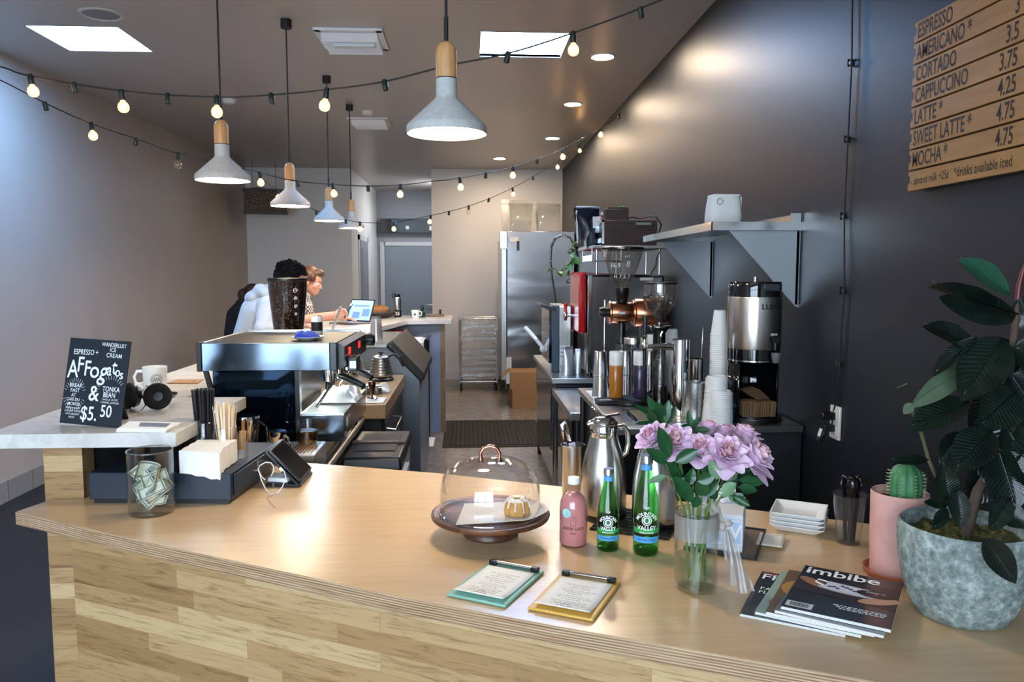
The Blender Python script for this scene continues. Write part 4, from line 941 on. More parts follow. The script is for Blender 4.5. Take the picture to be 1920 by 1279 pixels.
mk('hopper', B().lathe(hpn + [(.108, ht_), (.097, hb + .165), (.075, hb + .1), (.051, hb + .045), (.033, hb + .006)], n=48), HOP, t)
mk('hopper_lid', B().lathe([(0, ht_ + .012), (.1, ht_ + .01), (.114, ht_ + .004), (.114, ht_ - .006), (.11, ht_ - .006), (.108, ht_ + .002), (0, ht_ + .004)], n=48), pbr('smoky_lid', '#0e0f11', .2), t)
for s, a_, dz_, sz in (('H-9', -35, .118, .036), ('8', 8, .125, .045), ('s+f', 2, .165, .022), ('H 7.5', -24, .062, .03), ('7', 20, .06, .034)):
    rr = .054 + (dz_ - .045) * .43 + .003
    text(s, sz, CHALK, t, Matrix.Rotation(rad(a_), 4, 'Z') @ Matrix.Translation((0, 0, hb + dz_)), wrap=rr, name='handwriting', bold=-.0003, shear=.1)
# second grinder with rounded hopper
hx, hy = atY(1237, 570, 3.75).x, 3.75
t = thing('hopper_grinder', 'black grinder with a clear rounded hopper showing copper behind', 'grinder', (hx, hy, CT))
h0, h1 = zz(609, 1237, hy) - CT, zz(533, 1237, hy) - CT
mk('grinder_body', B().lathe([(0, 0), (.062, 0), (.062, .025), (.034, .045), (.03, h0 - .04), (.05, h0 - .012), (0, h0 - .012)], n=32), BLACK, t)
mk('steel_collar', B().lathe([(.0, h0 - .012), (.055, h0 - .012), (.058, h0 - .004), (.03, h0 + .004), (0, h0 + .004)], n=36), CHROME, t)
hp = [(.018, h0), (.02, h0 + .03), (.04, h0 + .055), (.066, h0 + .085), (.079, h0 + .12), (.083, h0 + .16), (.083, h1)]
mk('hopper', B().lathe(hp + [(r - .003, z) for r, z in reversed(hp[1:])], n=48), HOP, t)
mk('hopper_lid', B().lathe([(0, h1 + .012), (.07, h1 + .012), (.0855, h1 + .008), (.0855, h1), (0, h1)], n=48), BLACK, t)
mk('beans', B().lathe([(0, h0 + .012), (.019, h0 + .014), (.024, h0 + .04), (.04, h0 + .06), (.035, h0 + .075), (0, h0 + .08)], n=32), pbr('beans_left', '#1c1210', .5, bump=.8, bscale=160), t)
# ---------------------------------------------------------------- red fronted brewer tower
ry = 5.2; rx0, rx1 = atY(1100, 600, ry).x, 1.325; rz1 = zz(515, 1170, ry)
t = thing('water_brewer', 'tall steel hot water tower with a red front', 'brewer', (rx0, ry, .86)); hh = rz1 - .86
mk('steel_case', B().bx((0, 0, .03), (rx1 - rx0, .45, hh)), pbr('brewer_steel', '#8e8c8a', .22, 1.0, bump=.02, bscale=14), t, bevel=.02)
mk('corner_highlight', B().bx((.004, -.004, .03), (.036, .02, hh - .004)), STEEL2, t, bevel=.004)  # brighter steel strip stands in for the highlight down the case edge
rp = mk('red_front', B().bx((-.055, -.006, hh - .40), (-.003, .46, hh + .012)), pbr('red_enamel', '#c3151d', .22, coat=.4), t, bevel=.015)
mk('red_top', B().add([(-.05, -.004, hh + .01), (.22, .22, hh + .001), (.22, .45, hh + .001), (-.05, .45, hh + .01), (-.05, -.004, hh + .016), (.22, .22, hh + .004), (.22, .45, hh + .004), (-.05, .45, hh + .016)], [(0, 1, 5, 4), (1, 2, 6, 5), (2, 3, 7, 6), (3, 0, 4, 7), (4, 5, 6, 7), (3, 2, 1, 0)]), pbr('red_lid', '#d8262a', .3), t)
fz = zz(592, 1080, ry + .15) - .86
mk('tap_pipe', B().rod((-.05, .15, fz), (-.115, .15, fz), .009).rod((-.105, .15, fz), (-.118, .15, fz), .013), CHROME, t)
mk('tap_body', B().lathe([(0, -.035), (.009, -.034), (.011, -.02), (.015, -.005), (.014, .02), (.008, .03), (0, .03)], c=(-.125, .15, fz), n=18), CHROME, t)
mk('red_lever', B().lathe([(0, .025), (.012, .028), (.009, .05), (.014, .07), (.013, .088), (0, .092)], c=(-.125, .15, fz), n=16), pbr('red_lever', '#d11f24', .2, coat=.5), t)
mk('case_label', B().bx((.36, -.0065, hh - .04), (.45, -.005, hh - .02)), PAPER, t)
for x in (.03, .45):
    for y in (.04, .4): mk('foot', B().cyl((x, y, 0), .018, .03), BLACK, t)
# stainless dish machine beside it
t = thing('dish_machine', 'stainless dish machine with lever handle beside the red fronted tower', 'dishwasher', (.59, 5.5, .861)); dh = zz(575, 1060, 5.5) - .861
mk('steel_hood', B().bx((.05, 0, 0), (.135, .65, dh)), STEEL, t, bevel=.004)
mk('blue_door_edge', B().bx((.0, -.005, .0), (.05, .04, dh + .01)), pbr('blue_plastic', '#38505f', .4), t, bevel=.003)
mk('display_door', B().bx((-.018, .03, .06), (0, .62, dh - .03)), GLOSSBLACK, t)
mk('control_panel', B().box((-.03, .18, dh - .005), (.11, .4, .022), ry=rad(18)), pbr('control_dark', '#20262b', .3), t, bevel=.003)
mk('lever_handle', B().tube([(-.02, .45, .13), (-.07, .5, .19), (-.155, .55, .285)], .016, 12), WHITEPAINT, t); mk('lever_joint', B().ball((-.02, .45, .12), .028, 12, 8), WHITEPAINT, t)
mk('notice', B().bx((.056, -.002, .05), (.13, -.0005, .19)), PAPER, t)
for i in range(3): mk('notice_lines', B().bx((.062, -.003, .17 - i * .03), (.122, -.0021, .175 - i * .03)), INK, t)
# foil bags
def foil(lab, px, y, w_, h_, rz):
    x = atY(px, 680, y).x
    def fn(u, v):
        a_ = 2 * math.pi * u; pin = 1 - v ** 2.2 * .97; q = 1 + .06 * noise.noise((math.cos(a_) * 2, math.sin(a_) * 2, v * 3 + px))
        return (math.cos(a_) * w_ / 2 * (1 - .35 * v) * q, math.sin(a_) * w_ * .33 * pin * q, h_ * v)
    t = thing('coffee_bag', lab, 'bag', (x, y, .861), rz, 'foil coffee bags')
    mk('foil_body', B().grid(fn, 28, 14).lathe([(0, .001), (w_ * .33, .001), (w_ * .33, .0012)], n=12), pbr('foil', '#c9cdd2', .38, .8), t, angle=60)
    mk('folded_top', B().box((0, 0, h_), (w_ * .62, .008, .02)), pbr('foil_fold', '#b9bec4', .4, .8), t, bevel=.002)
foil('silver foil coffee bag before the dish machine', 1066, 5.33, .105, .19, .3)
foil('silver foil coffee bag leaning by the red fronted tower', 1083, 5.38, .06, .17, -.2)
# pre-rinse faucet
t = thing('rinse_faucet', 'arched spring pre-rinse faucet rising behind the dish machine', 'faucet', (.70, 6.3, .861))
pts = [(.735, 6.3, .95)] + [tuple(atY(a_, c_, 6.3)) for a_, c_ in ((1047, 602), (1041, 560), (1035, 520), (1032, 490), (1034, 462), (1042, 446), (1055, 440), (1068, 445), (1076, 458), (1080, 478))]
pts = [Vector(p) - Vector((.70, 6.3, .861)) for p in pts]
mk('hose', B().tube(pts, .008, 8), DSTEEL, t)
sp = B(); pl = pts[3:]
for i in range(len(pl) - 1):
    for j in range(5): c_ = pl[i].lerp(pl[i + 1], j / 5); d_ = (pl[i + 1] - pl[i]).normalized(); sp.rod(c_ - d_ * .002, c_ + d_ * .004, .013, None, 8)
mk('spring', sp, STEEL2, t)
mk('spray_head', B().rod(pts[-1], pts[-1] + Vector((.004, 0, -.07)), .018, .024), DSTEEL, t)
mk('base_tap', B().cyl((.035, 0, 0), .025, .3).rod((.035, 0, .28), (.12, 0, .27), .012), CHROME, t)
mk('tap_lever', B().rod((.04, 0, .3), (.055, 0, .37), .008), BLACK, t)
# ---------------------------------------------------------------- open shelf above the tower
wy0, wy1 = 5.0, 5.72
t = thing('wire_shelf', 'small raised shelf standing on the hot water tower', 'shelf', (.80, wy0, rz1)); wh = 1.748 - rz1
mk('shelf_board', B().bx((0, 0, wh - .018), (.5, wy1 - wy0, wh)), pbr('shelf_laminate', '#b5aca2', .45), t, bevel=.003)
for x, y in ((.06, .22), (.49, .22), (.27, .62), (.49, .62)): mk('leg', B().rod((x, y, .0015), (x, y, wh - .018), .007), STEEL2, t)
wr = B()
for i in range(9): wr.rod((.006, .1 + i * .045, wh - .1), (.006, .1 + i * .045, wh - .06), .004, None, 6); 
wr.rod((.006, .08, wh - .1), (.006, .5, wh - .1), .004).rod((.006, .08, wh - .1), (.006, .08, wh - .018), .004).rod((.006, .5, wh - .1), (.006, .5, wh - .018), .004)
wr.rod((.006, .08, wh - .1), (.2, .08, wh - .1), .004).rod((.2, .08, wh - .1), (.2, .08, wh - .018), .004)
mk('hanging_rail', wr, STEEL2, t)
mk('power_cable', B().tube([(.47, .1, wh - .02), (.465, .2, wh - .08), (.475, .25, .06), (.45, .3, .004)], .004, 6), pbr('brown_cable', '#5a4038', .5), t)
WAL = wood('dark_walnut', '#2a1712', '#4a2b20', 'x', 5, .4)
zS = 1.7485
wx0, wx1 = atY(1133, 430, 5.02).x, atY(1232, 430, 5.02).x; wzt = zz(413, 1180, 5.02)
t = thing('walnut_cabinet', 'dark walnut receiver cabinet on the raised shelf', 'cabinet', (wx0, 5.02, zS))
mk('case', B().bx((0, 0, 0), (wx1 - wx0, .4, wzt - zS)), WAL, t, bevel=.003)
mk('open_face', B().bx((-.008, .02, .02), (0, .38, wzt - zS - .02)), BLACK, t)
fr_ = B()
for a_, c_ in (((0, 0), (.012, wzt - zS)), ((.388, 0), (.4, wzt - zS)), ((0, 0), (.4, .012)), ((0, wzt - zS - .012), (.4, wzt - zS))): fr_.bx((-.014, a_[0], a_[1]), (0, c_[0], c_[1]))
mk('face_frame', fr_, STEEL2, t); mk('dial', B().lathe([(0, 0), (.022, 0), (.02, .02), (0, .02)], n=20, m=Matrix.Rotation(-math.pi / 2, 4, 'Y')).xf(Matrix.Translation((-.009, .16, .11))), WHITE, t)
mk('paper_pile', B().bx((-.012, .05, .02), (-.008, .35, .05)), PAPER, t)
mk('brass_plate', B().bx((wx1 - wx0 - .14, -.003, wzt - zS - .03), (wx1 - wx0 - .04, -.0005, wzt - zS - .014)), pbr('green_plate', '#8c9a82', .4), t)
ux0, ux1 = atY(1135, 400, 5.05).x, atY(1179, 400, 5.05).x; uzt = zz(392, 1150, 5.05)
t = thing('walnut_box', 'smaller dark walnut box stacked on the walnut cabinet', 'box', (ux0, 5.05, wzt + .0005))
mk('case', B().bx((0, 0, 0), (ux1 - ux0, .3, uzt - wzt)), WAL, t, bevel=.003); mk('black_lid', B().bx((.02, .02, uzt - wzt), (ux1 - ux0, .28, uzt - wzt + .012)), BLACK, t)
mk('red_jack', B().box((-.006, .1, .02), (.012, .05, .02)), pbr('coral_plastic', '#c8594e', .4), t); mk('white_jack', B().box((-.006, .1, .05), (.012, .03, .02)), WHITE, t)
cxx = thing('coiled_cable', 'dark loose cables lying behind the walnut box on the cabinet', 'cable', (wx1 - .1, 5.15, wzt))
mk('cable', B().tube([(-.1, -.03, .008), (-.04, .0, .03), (.02, .02, .02), (.07, .0, .035), (.12, -.02, .03), (.16, 0, -.02), (.15, .03, -.08)], .005, 8), pbr('cable_brown', '#382824', .5), cxx)
mk('plug', B().box((-.11, -.035, .012), (.03, .02, .018)), WHITE, cxx)
t = thing('black_bag', 'glossy black coffee bag with white tag beside the walnut cabinet', 'bag', (atY(1100, 430, 5.3).x, 5.24, zS))
def fn(u, v):
    a_ = 2 * math.pi * u; q = 1 + .1 * noise.noise((math.cos(a_) * 1.5, math.sin(a_) * 1.5, v * 3)); pin = 1 - v ** 3 * .9
    return (math.cos(a_) * .075 * (1 + .15 * v) * q + .012 * math.sin(v * 5), math.sin(a_) * .05 * pin * q, .26 * v)
mk('bag_body', B().grid(fn, 30, 16).cyl((0, 0, 0), .05, .002), pbr('black_foil', '#10151f', .18, .2, coat=.4), t, angle=60)
mk('silver_edge', B().box((-.075, .0, .13), (.012, .03, .22), ry=-.05), pbr('foil_edge', '#c5cad2', .3, .8), t, bevel=.003)
mk('white_tag', B().box((.05, -.062, .16), (.055, .002, .075), ry=-.05), PAPER, t)
mk('folded_top', B().box((.0, 0, .262), (.16, .012, .014)), pbr('foil_edge2', '#8f98a5', .3, .8), t, bevel=.002)
# trailing pothos
POTH = pbr('pothos_leaf', '#4f7a35', .4, var=.25, vscale=30)
def leafb(L, w_, bend=.2, fold=.15, n=8, tip=1.0):
    def fn(u, v):
        s = (v - .5) * 2; ww = w_ * (math.sin(math.pi * min(1, u ** .85)) ** .8 if 0 < u < 1 else 0) * .5
        return (s * ww, u * L, abs(s) * ww * fold * 2 - bend * L * u * u)
    return B().grid(fn, n, 4)
t = thing('pothos_plant', 'trailing green pothos spilling over the raised shelf end', 'plant', (.92, 5.6, zS))
mk('pot', B().lathe([(0, 0), (.04, 0), (.05, .09), (.047, .09), (.04, .07), (0, .07)], n=28), WHITE, t)
vb, lb = B(), B(); o_ = Vector((.92, 5.6, zS))
V1 = [Vector(p) - o_ for p in [(.92, 5.6, zS + .08), (.84, 5.7, zS + .11), (.76, 5.76, zS + .02)] + [tuple(atY(a_, c_, 5.78)) for a_, c_ in ((1073, 480), (1067, 505), (1070, 530), (1080, 548))]]
V2 = [Vector(p) - o_ for p in [(.92, 5.6, zS + .08), (.83, 5.68, zS + .1), (.75, 5.74, zS)] + [tuple(atY(a_, c_, 5.76)) for a_, c_ in ((1078, 485), (1060, 500), (1048, 510), (1040, 503))]]
V3 = [Vector((0, 0, .08)), Vector((.06, -.05, .22)), Vector((.16, -.1, .3)), Vector((.2, -.12, .27))]
V4 = [Vector((0, 0, .08)), Vector((.02, -.05, .2)), Vector((.0, -.08, .28))]
for V, nl in ((V1, 20), (V2, 14), (V3, 5), (V4, 4)):
    vb.tube(V, .003, 5)
    for i in range(nl):
        u = (i + .5) / nl * (len(V) - 1); a_ = int(u); c_ = V[a_].lerp(V[min(a_ + 1, len(V) - 1)], u - a_)
        sz = rnd.uniform(.045, .075)
        lb.put(leafb(sz, sz * .72), trs(c_, rnd.uniform(0, 6.28), rnd.uniform(-1.3, .3), rnd.uniform(-.4, .4)))
mk('vine', vb, pbr('vine_stem', '#56702f', .5), t); mk('foliage', lb, POTH, t, angle=180)
# ---------------------------------------------------------------- back of the kitchen
k = N('fridge_steel'); v = k.coord('Object', (.5, .5, 1.7)); f = k.noise(v, 1.0, 2, .5, .6); k.p.inputs['Base Color'].default_value = lin('#b9b8ba'); k.p.inputs['Metallic'].default_value = 1; k.p.inputs['Roughness'].default_value = .2; k.bump(f, .35, .08); FST = k.m
fx0 = atY(951, 600, 9.8).x; ftop = zz(434, 1000, 9.8)
t = thing('steel_fridge', 'tall stainless reach-in fridge against the white back wall', 'fridge', (fx0, 9.8, 0))
mk('case', B().bx((0, 0, .16), (1.33 - fx0, 1.2, ftop)), FST, t, bevel=.004)
mk('door', B().bx((-.075, .03, .2), (-.005, 1.18, ftop - .09)), STEEL, t, bevel=.006)
mk('door_gasket', B().bx((-.012, .01, .2), (0, 1.19, ftop - .05)), BLACK, t)
mk('hinge_cover', B().bx((-.09, .0, ftop - .22), (.0, .12, ftop)), STEEL, t, bevel=.004)
mk('white_kick', B().bx((-.012, -.01, .16), (.055, .0, .5)), WHITEPAINT, t)
mk('side_notice', B().bx((.03, -.003, ftop - .13), (.14, -.0008, ftop - .07)), PAPER, t)
mk('keeper_latch', B().bx((.12, -.012, ftop - .24), (.155, -.001, ftop - .12)), BLACK, t, bevel=.003)
for x in (.05, .7):
    for y in (.06, 1.1): mk('leg', B().cyl((x, y, 0), .022, .16), STEEL2, t)
BINP = thin('bin_plastic', (.95, .95, .94), .5, .08, .08, .22, '#f0eeea')
def binb(px0, px1, y, lab, fill):
    x0, x1 = atY(px0, 420, y).x, atY(px1, 420, y).x; w_ = x1 - x0; h_ = zz(374, px0, y) - ftop
    t = thing('storage_bin', lab, 'storage bin', ((x0 + x1) / 2, y + w_ / 2, ftop + .001), 0, 'clear bins on the tall fridge')
    b = B(); q = w_ / 2
    def sq(s, z): return [(-q * s, -q * s, z), (q * s, -q * s, z), (q * s, q * s, z), (-q * s, q * s, z)]
    b.add(sq(.82, .003) + sq(1, h_ - .05), [(0, 1, 2, 3), (0, 1, 5, 4), (1, 2, 6, 5), (2, 3, 7, 6), (3, 0, 4, 7)])
    mk('bin_walls', b, BINP, t, solid=.004)
    mk('bin_lid', tp(q * 1.04, q * 1.04, q * 1.0, q * 1.0, h_ - .05, h_ - .005), BINP, t, bevel=.006)
    mk('rim', B().tube([Vector(p) for p in sq(1.02, h_ - .052)], .006, 6, True), BINP, t)
    if fill: s = .8 + .18 * fill; mk('powder', B().add(sq(.78, .008) + sq(s * .96, .008 + (h_ - .07) * fill), [(3, 2, 1, 0), (0, 1, 5, 4), (1, 2, 6, 5), (2, 3, 7, 6), (3, 0, 4, 7), (4, 5, 6, 7)]), pbr('white_powder', '#e8e4dc', .9), t)
binb(955, 999, 9.86, 'clear storage bin half full of white powder on the fridge', .4)
binb(1006, 1051, 9.86, 'clear storage bin full of white powder on the fridge near the slate wall', .93)
binb(940, 962, 10.45, 'clear empty bin at the fridge back behind the others', 0)
# sheet-pan rack in plastic
rk = G(868, 733, 0); rxa, rxb = atY(863, 700, 10.3).x, atY(937, 700, 10.3).x; rw = (rxb - rxa) * .93; rh_ = zz(598, 900, 10.3)
t = thing('pan_rack', 'small wheeled aluminium pan rack wrapped in clear plastic', 'rack', (rxa, 10.28, 0)); rd = .45
al = B()
for x in (0, rw):
    for y in (0, rd): al.rod((x, y, .1), (x, y, rh_), .014)
for z in (.12, rh_):
    al.rod((0, 0, z), (rw, 0, z), .012).rod((0, rd, z), (rw, rd, z), .012).rod((0, 0, z), (0, rd, z), .012).rod((rw, 0, z), (rw, rd, z), .012)
mk('rack_frame', al, STEEL, t)
for i in range(9):
    z = .2 + i * (rh_ - .27) / 8.5
    mk('runner', B().bx((.014, 0, z - .012), (.03, rd, z)).bx((rw - .03, 0, z - .012), (rw - .014, rd, z)), STEEL, t)
for x in (.01, rw - .01):
    for y in (.02, rd - .02): mk('caster', B().lathe([(0, -.015), (.045, -.015), (.048, 0), (.045, .015), (0, .015)], n=24, m=Matrix.Rotation(math.pi / 2, 4, 'Y')).xf(Matrix.Translation((x, y, .048))).rod((x, y, .09), (x, y, .11), .01), RUBBER, t)
for i in (0, 1, 2, 3, 4, 6, 7, 8):
    z = .2 + i * (rh_ - .27) / 8.5
    tag(mk('sheet_pan', B().bx((.02, .01, 0), (rw - .02, rd - .01, .004)).bx((.02, .004, 0), (rw - .02, .01, .026)), STEEL, None, (rxa, 10.28, z + .0005)), 'aluminium sheet pan on the runners of the plastic wrapped rack', 'sheet pan', 'sheet pans in the rack')
k = N('crinkled_film'); k.t.nodes.remove(k.p); tr_ = k.n('BsdfTransparent'); gl_ = k.n('BsdfGlossy'); gl_.inputs['Roughness'].default_value = .06
bmp = k.n('Bump'); bmp.inputs['Strength'].default_value = 1.0; bmp.inputs['Distance'].default_value = .08; k.l(k.noise(k.coord(), 9, 4, .6, 1), bmp.inputs['Height']); k.l(bmp.outputs[0], gl_.inputs['Normal'])
mx = k.n('MixShader'); mx.inputs[0].default_value = .32; k.l(tr_.outputs[0], mx.inputs[1]); k.l(gl_.outputs[0], mx.inputs[2]); k.l(mx.outputs[0], k.out.inputs[0])
mk('plastic_cover', B().grid(lambda u, v: (u * (rw + .05) - .025, -.03 + .02 * noise.noise((u * 5, v * 5, 2)), .16 + v * (rh_ - .13)), 30, 30).grid(lambda u, v: (u * (rw + .05) - .025, v * rd - .03, rh_ + .022 + .006 * noise.noise((u * 6, v * 6, 1))), 16, 10), k.m, t, angle=180)
# cartons and mats
t = thing('cardboard_box', 'lower brown cardboard box on the floor by the fridge', 'box', (.64, 9.1, 0), .06)
mk('carton', B().bx((-.16, -.2, 0), (.16, .2, .22)), KRAFT, t, bevel=.002); mk('tape', B().bx((-.162, -.202, .1), (.162, -.2, .104)), pbr('tape', '#8d6a45', .4), t)
t = thing('cardboard_box', 'upper cardboard box with open flaps on the other', 'box', (.63, 9.1, .221), -.04)
mk('carton', B().bx((-.155, -.19, 0), (.155, .19, .2)), KRAFT, t, bevel=.002)
for s in (-1, 1): mk('flap', B().box((s * .2, 0, .175), (.12, .36, .004), ry=s * .7), KRAFT, t)
k = N('ribbed_mat'); s_ = k.n('SeparateXYZ'); k.l(k.coord('Object'), s_.inputs[0]); w_ = k.math('SINE', k.math('MULTIPLY', s_.outputs['X'], 150.0)); k.l(k.ramp(w_, [(.3, '#15120f'), (.7, '#2b251f')]), k.p.inputs['Base Color']); k.p.inputs['Roughness'].default_value = .85; k.bump(w_, .6, .006)
m0, m1 = G(831, 840, 0), G(998, 788, 0)
t = thing('floor_mat', 'black ribbed rubber mat on the aisle floor', 'mat', (m0.x - .01, m0.y, 0))
mk('ribbed_field', B().bx((.05, .05, .0), (.9, m1.y - m0.y - .05, .011)), k.m, t); 
mk('mat_border', B().bx((0, 0, 0), (.95, m1.y - m0.y, .007)), RUBBER, t, bevel=.003)
a_ = G(801, 829, 0); tag(mk('paper_sheet', B().bx((-.065, -.19, .0), (.065, .19, .003)), PAPER, None, (a_.x, a_.y, 0.0005)), 'white printed sheet lying on the floor by the black fridge door', 'paper')
# wall lamp box / planter at the back corner and the dark board over the hall door
bx0, by0_, bz0 = atY(497, 378, 10.7)
t = thing('hanging_crate', 'dark framed wooden crate hung near the back corner', 'crate', (bx0, 10.72, bz0), rad(14))
k = N('crate_mesh'); f = k.noise(k.coord(), 60, 3); k.l(k.ramp(f, [(.4, '#3a2f27'), (.6, '#7d6a58')]), k.p.inputs['Base Color']); k.p.inputs['Roughness'].default_value = .8
mk('crate_body', B().bx((-.26, -.12, -.13), (.26, .12, .13)), k.m, t)
cf = B()
for z in (-.145, .145): cf.bx((-.285, -.14, z - .015), (.285, .14, z + .015))
cf.bx((-.27, -.13, -.14), (-.25, .13, .14)).bx((.25, -.13, -.14), (.27, .13, .14))
mk('crate_frame', cf, pbr('crate_dark', '#2a1a14', .5), t, bevel=.003)
for x in (-.16, .14): mk('hanging_rod', B().rod((x, 0, .15), (x, 0, H - bz0), .004), DSTEEL, t)
mk('moss_top', B().ball((-.1, 0, .165), (.12, .08, .02), 12, 6), pbr('dry_moss', '#6b6650', .9), t)
sx0 = atY(712, 423, HY - .15).x; z0, z1 = zz(437, 760, HY - .15), zz(410, 760, HY - .15)
t = thing('wall_sign_box', 'long black sign box over the hallway end door', 'sign', (sx0, HY - .001, z0))
mk('sign_case', B().bx((0, -.14, 0), (HX1 - sx0 - .01, 0, z1 - z0)), GLOSSBLACK, t, bevel=.004)
mk('white_mark', B().lathe([(0, 0), (.035, 0), (.035, .003), (0, .003)], n=24, m=Matrix.Rotation(math.pi / 2, 4, 'X')).xf(Matrix.Translation((.5, -.141, .1))), PAPER, t); mk('paper_label', B().bx((.9, -.142, .05), (1.08, -.1405, .13)), PAPER, t)
# ================================================================ things on the service counter
def frame(loc, rz): return Matrix.Translation(loc) @ Matrix.Rotation(rz, 4, 'Z')
# cash drawer
DBLUE = pbr('drawer_enamel', '#182433', .42, bump=.05, bscale=300)
cd = thing('cash_drawer', 'black metal cash drawer tucked under the quartz bar end', 'cash drawer', (-.672, 2.168, TOP), rad(-4.5))
mk('drawer_case', B().bx((-.405, 0, .012), (0, .40, .09)), DBLUE, cd, bevel=.003)
mk('base_plate', B().bx((-.395, .008, 0), (-.008, .39, .012)), BLACK, cd)
mk('till_front', B().bx((0, .02, .022), (.006, .385, .082)), DBLUE, cd, bevel=.002)
mk('key_lock', B().lathe([(0, 0), (.008, 0), (.008, .006), (0, .006)], n=18, m=YX).xf(Matrix.Translation((.006, .19, .05))), CHROME, cd)
mk('maker_mark', B().box((.0065, .2, .07), (.0008, .012, .018)).box((.0065, .225, .07), (.0008, .02, .004)), pbr('grey_mark', '#8a9098', .5), cd)
DT = TOP + .0905
# napkins
k = N('napkin_paper'); s_ = k.n('SeparateXYZ'); k.l(k.coord('Object'), s_.inputs[0]); w_ = k.math('SINE', k.math('MULTIPLY', s_.outputs['Z'], 2600.0)); k.p.inputs['Base Color'].default_value = lin('#efefec'); k.p.inputs['Roughness'].default_value = .9; k.bump(w_, .25, .001)
b = B()
def nap(i, z):
    pts = []
    for sx_, sy_, t0, t1 in ((1, 0, -1, 1), (0, 1, 1, -1), (-1, 0, 1, -1), (0, -1, -1, 1)): pass
    n = 14; W_, D_ = .056, .072
    for e in range(4):
        for j in range(n):
            u = -1 + 2 * j / n; q = .0018 * math.sin(u * 9 + i * .05 + e * 2)
            x, y = ((u * W_, -D_ + q), (W_ + q, u * D_), (-u * W_, D_ + q), (-W_ + q, -u * D_))[e]
            zd = -.024 * max(0, (-y - .045) / .027) ** 1.5 * max(0, .4 + .5 * x / W_) if y < -.045 else 0
            pts.append((x, y, z + zd * (1 - z / .12)))
    return pts
ring = [nap(i, .002 + .064 * i / 10) for i in range(11)]; n_ = len(ring[0])
b.add([p for r in ring for p in r], [(i * n_ + j, i * n_ + (j + 1) % n_, (i + 1) * n_ + (j + 1) % n_, (i + 1) * n_ + j) for i in range(10) for j in range(n_)] + [tuple(range(10 * n_, 11 * n_)), tuple(range(n_ - 1, -1, -1))])
np_ = mk('napkin_pile', b, k.m, None, (-.752, 2.238, DT), rad(-2), angle=50)
tag(np_, 'thick pile of white paper napkins drooping over the cash drawer edge', 'napkins', kind='stuff')
# jars with straws and stirrers
ja = jar('straw_jar', 'glass jar of black straws behind the stirrer jar', 'jar', (-.815, 2.395, DT), .036, .105)
jb = jar('stirrer_jar', 'glass jar of wooden stirrers beside the napkins', 'jar', (-.733, 2.33, DT), .037, .1)
SB = B().cyl((0, 0, 0), .0032, .2, 8)
def spread(x, y, z, r0, r1, Lh, i, n):
    a_ = i * 2.39996; q = math.sqrt((i + .5) / n)
    b0 = Vector((r0 * q * math.cos(a_), r0 * q * math.sin(a_), 0)); t1 = Vector((r1 * q * math.cos(a_), r1 * q * math.sin(a_), Lh))
    d = (t1 - b0).normalized(); return Vector((x, y, z)) + b0, d.to_track_quat('Z', 'Y').to_euler()
first = None
for i in range(26):
    l, e = spread(-.815, 2.395, DT + .0055, .02, .032, .19, i, 26)
    if first is None: first = mk('drinking_straw', SB, BLACKM, None, l, rot=e); tag(first, 'black drinking straw standing in the glass jar', 'straw', 'black straws in the jar')
    else: dup(first, l, rot=e)
first = None
for i in range(30):
    l, e = spread(-.733, 2.33, DT + .0055, .018, .034, .14, i, 30); L_ = rnd.uniform(.92, 1.08)
    if first is None: first = mk('wooden_stirrer', B().bx((-.0032, -.0008, 0), (.0032, .0008, .165)), wood('stirrer_wood', '#d9bf9c', '#efdcc0', 'z', 8, .6), None, l, rot=e, bevel=.0005); tag(first, 'pale wooden stirrer fanned out of the jar beside the napkins', 'stirrer', 'wooden stirrers in the jar')
    else: dup(first, l, rot=e, scale=(1, 1, L_))
t = thing('shot_glass', 'small clear glass holding a brown paper packet on the cash drawer', 'glass', (-.693, 2.36, DT))
mk('glass_wall', B().lathe([(0, .006), (.014, .006), (.019, .075), (.0205, .075), (.0165, 0), (0, 0)], n=28), GLASS, t)
tag(mk('sugar_packet', B().box((0, 0, .04), (.02, .003, .06), rz=.5, ry=.1), KRAFT, None, (-.693, 2.36, DT + .012)), 'brown paper packet standing in the small clear glass', 'packet')
# tip jar and notes
gx_, gy_ = -.867, 2.112
t = thing('tip_jar', 'wide clear glass tip jar with crumpled banknotes', 'jar', (gx_, gy_, TOP)); R_ = .0592; hj = .172
mk('glass_wall', B().lathe([(0, .004), (R_ - .004, .005), (R_ - .003, .012), (R_ - .003, hj), (R_, hj), (R_, .006), (R_ - .004, 0), (0, 0)], n=64), GLASS, t)
mk('rim_bead', B().tube([((R_ - .0015) * math.cos(i * math.pi / 24), (R_ - .0015) * math.sin(i * math.pi / 24), hj) for i in range(48)], .0021, 8, True), thin('rim_glass', (.9, .97, .98), .9, .35), t)
k = N('banknote'); tcx = k.n('TexCoord'); s_ = k.n('SeparateXYZ'); k.l(tcx.outputs['UV'], s_.inputs[0])
ux = k.math('ABSOLUTE', k.math('SUBTRACT', s_.outputs['X'], .5)); uy = k.math('ABSOLUTE', k.math('SUBTRACT', s_.outputs['Y'], .5))
bord = k.math('MAXIMUM', k.math('MULTIPLY', k.math('GREATER_THAN', ux, .40), k.math('LESS_THAN', ux, .465)), k.math('MULTIPLY', k.math('GREATER_THAN', uy, .34), k.math('LESS_THAN', uy, .44)))
el = k.math('ADD', k.math('POWER', k.math('DIVIDE', ux, .15), 2.0), k.math('POWER', k.math('DIVIDE', uy, .33), 2.0))
oval = k.math('MULTIPLY', k.math('LESS_THAN', el, 1.0), k.math('ADD', .5, k.math('MULTIPLY', k.noise(tcx.outputs['UV'], 9, 3), .6)))
fine = k.noise(tcx.outputs['UV'], 60, 3)
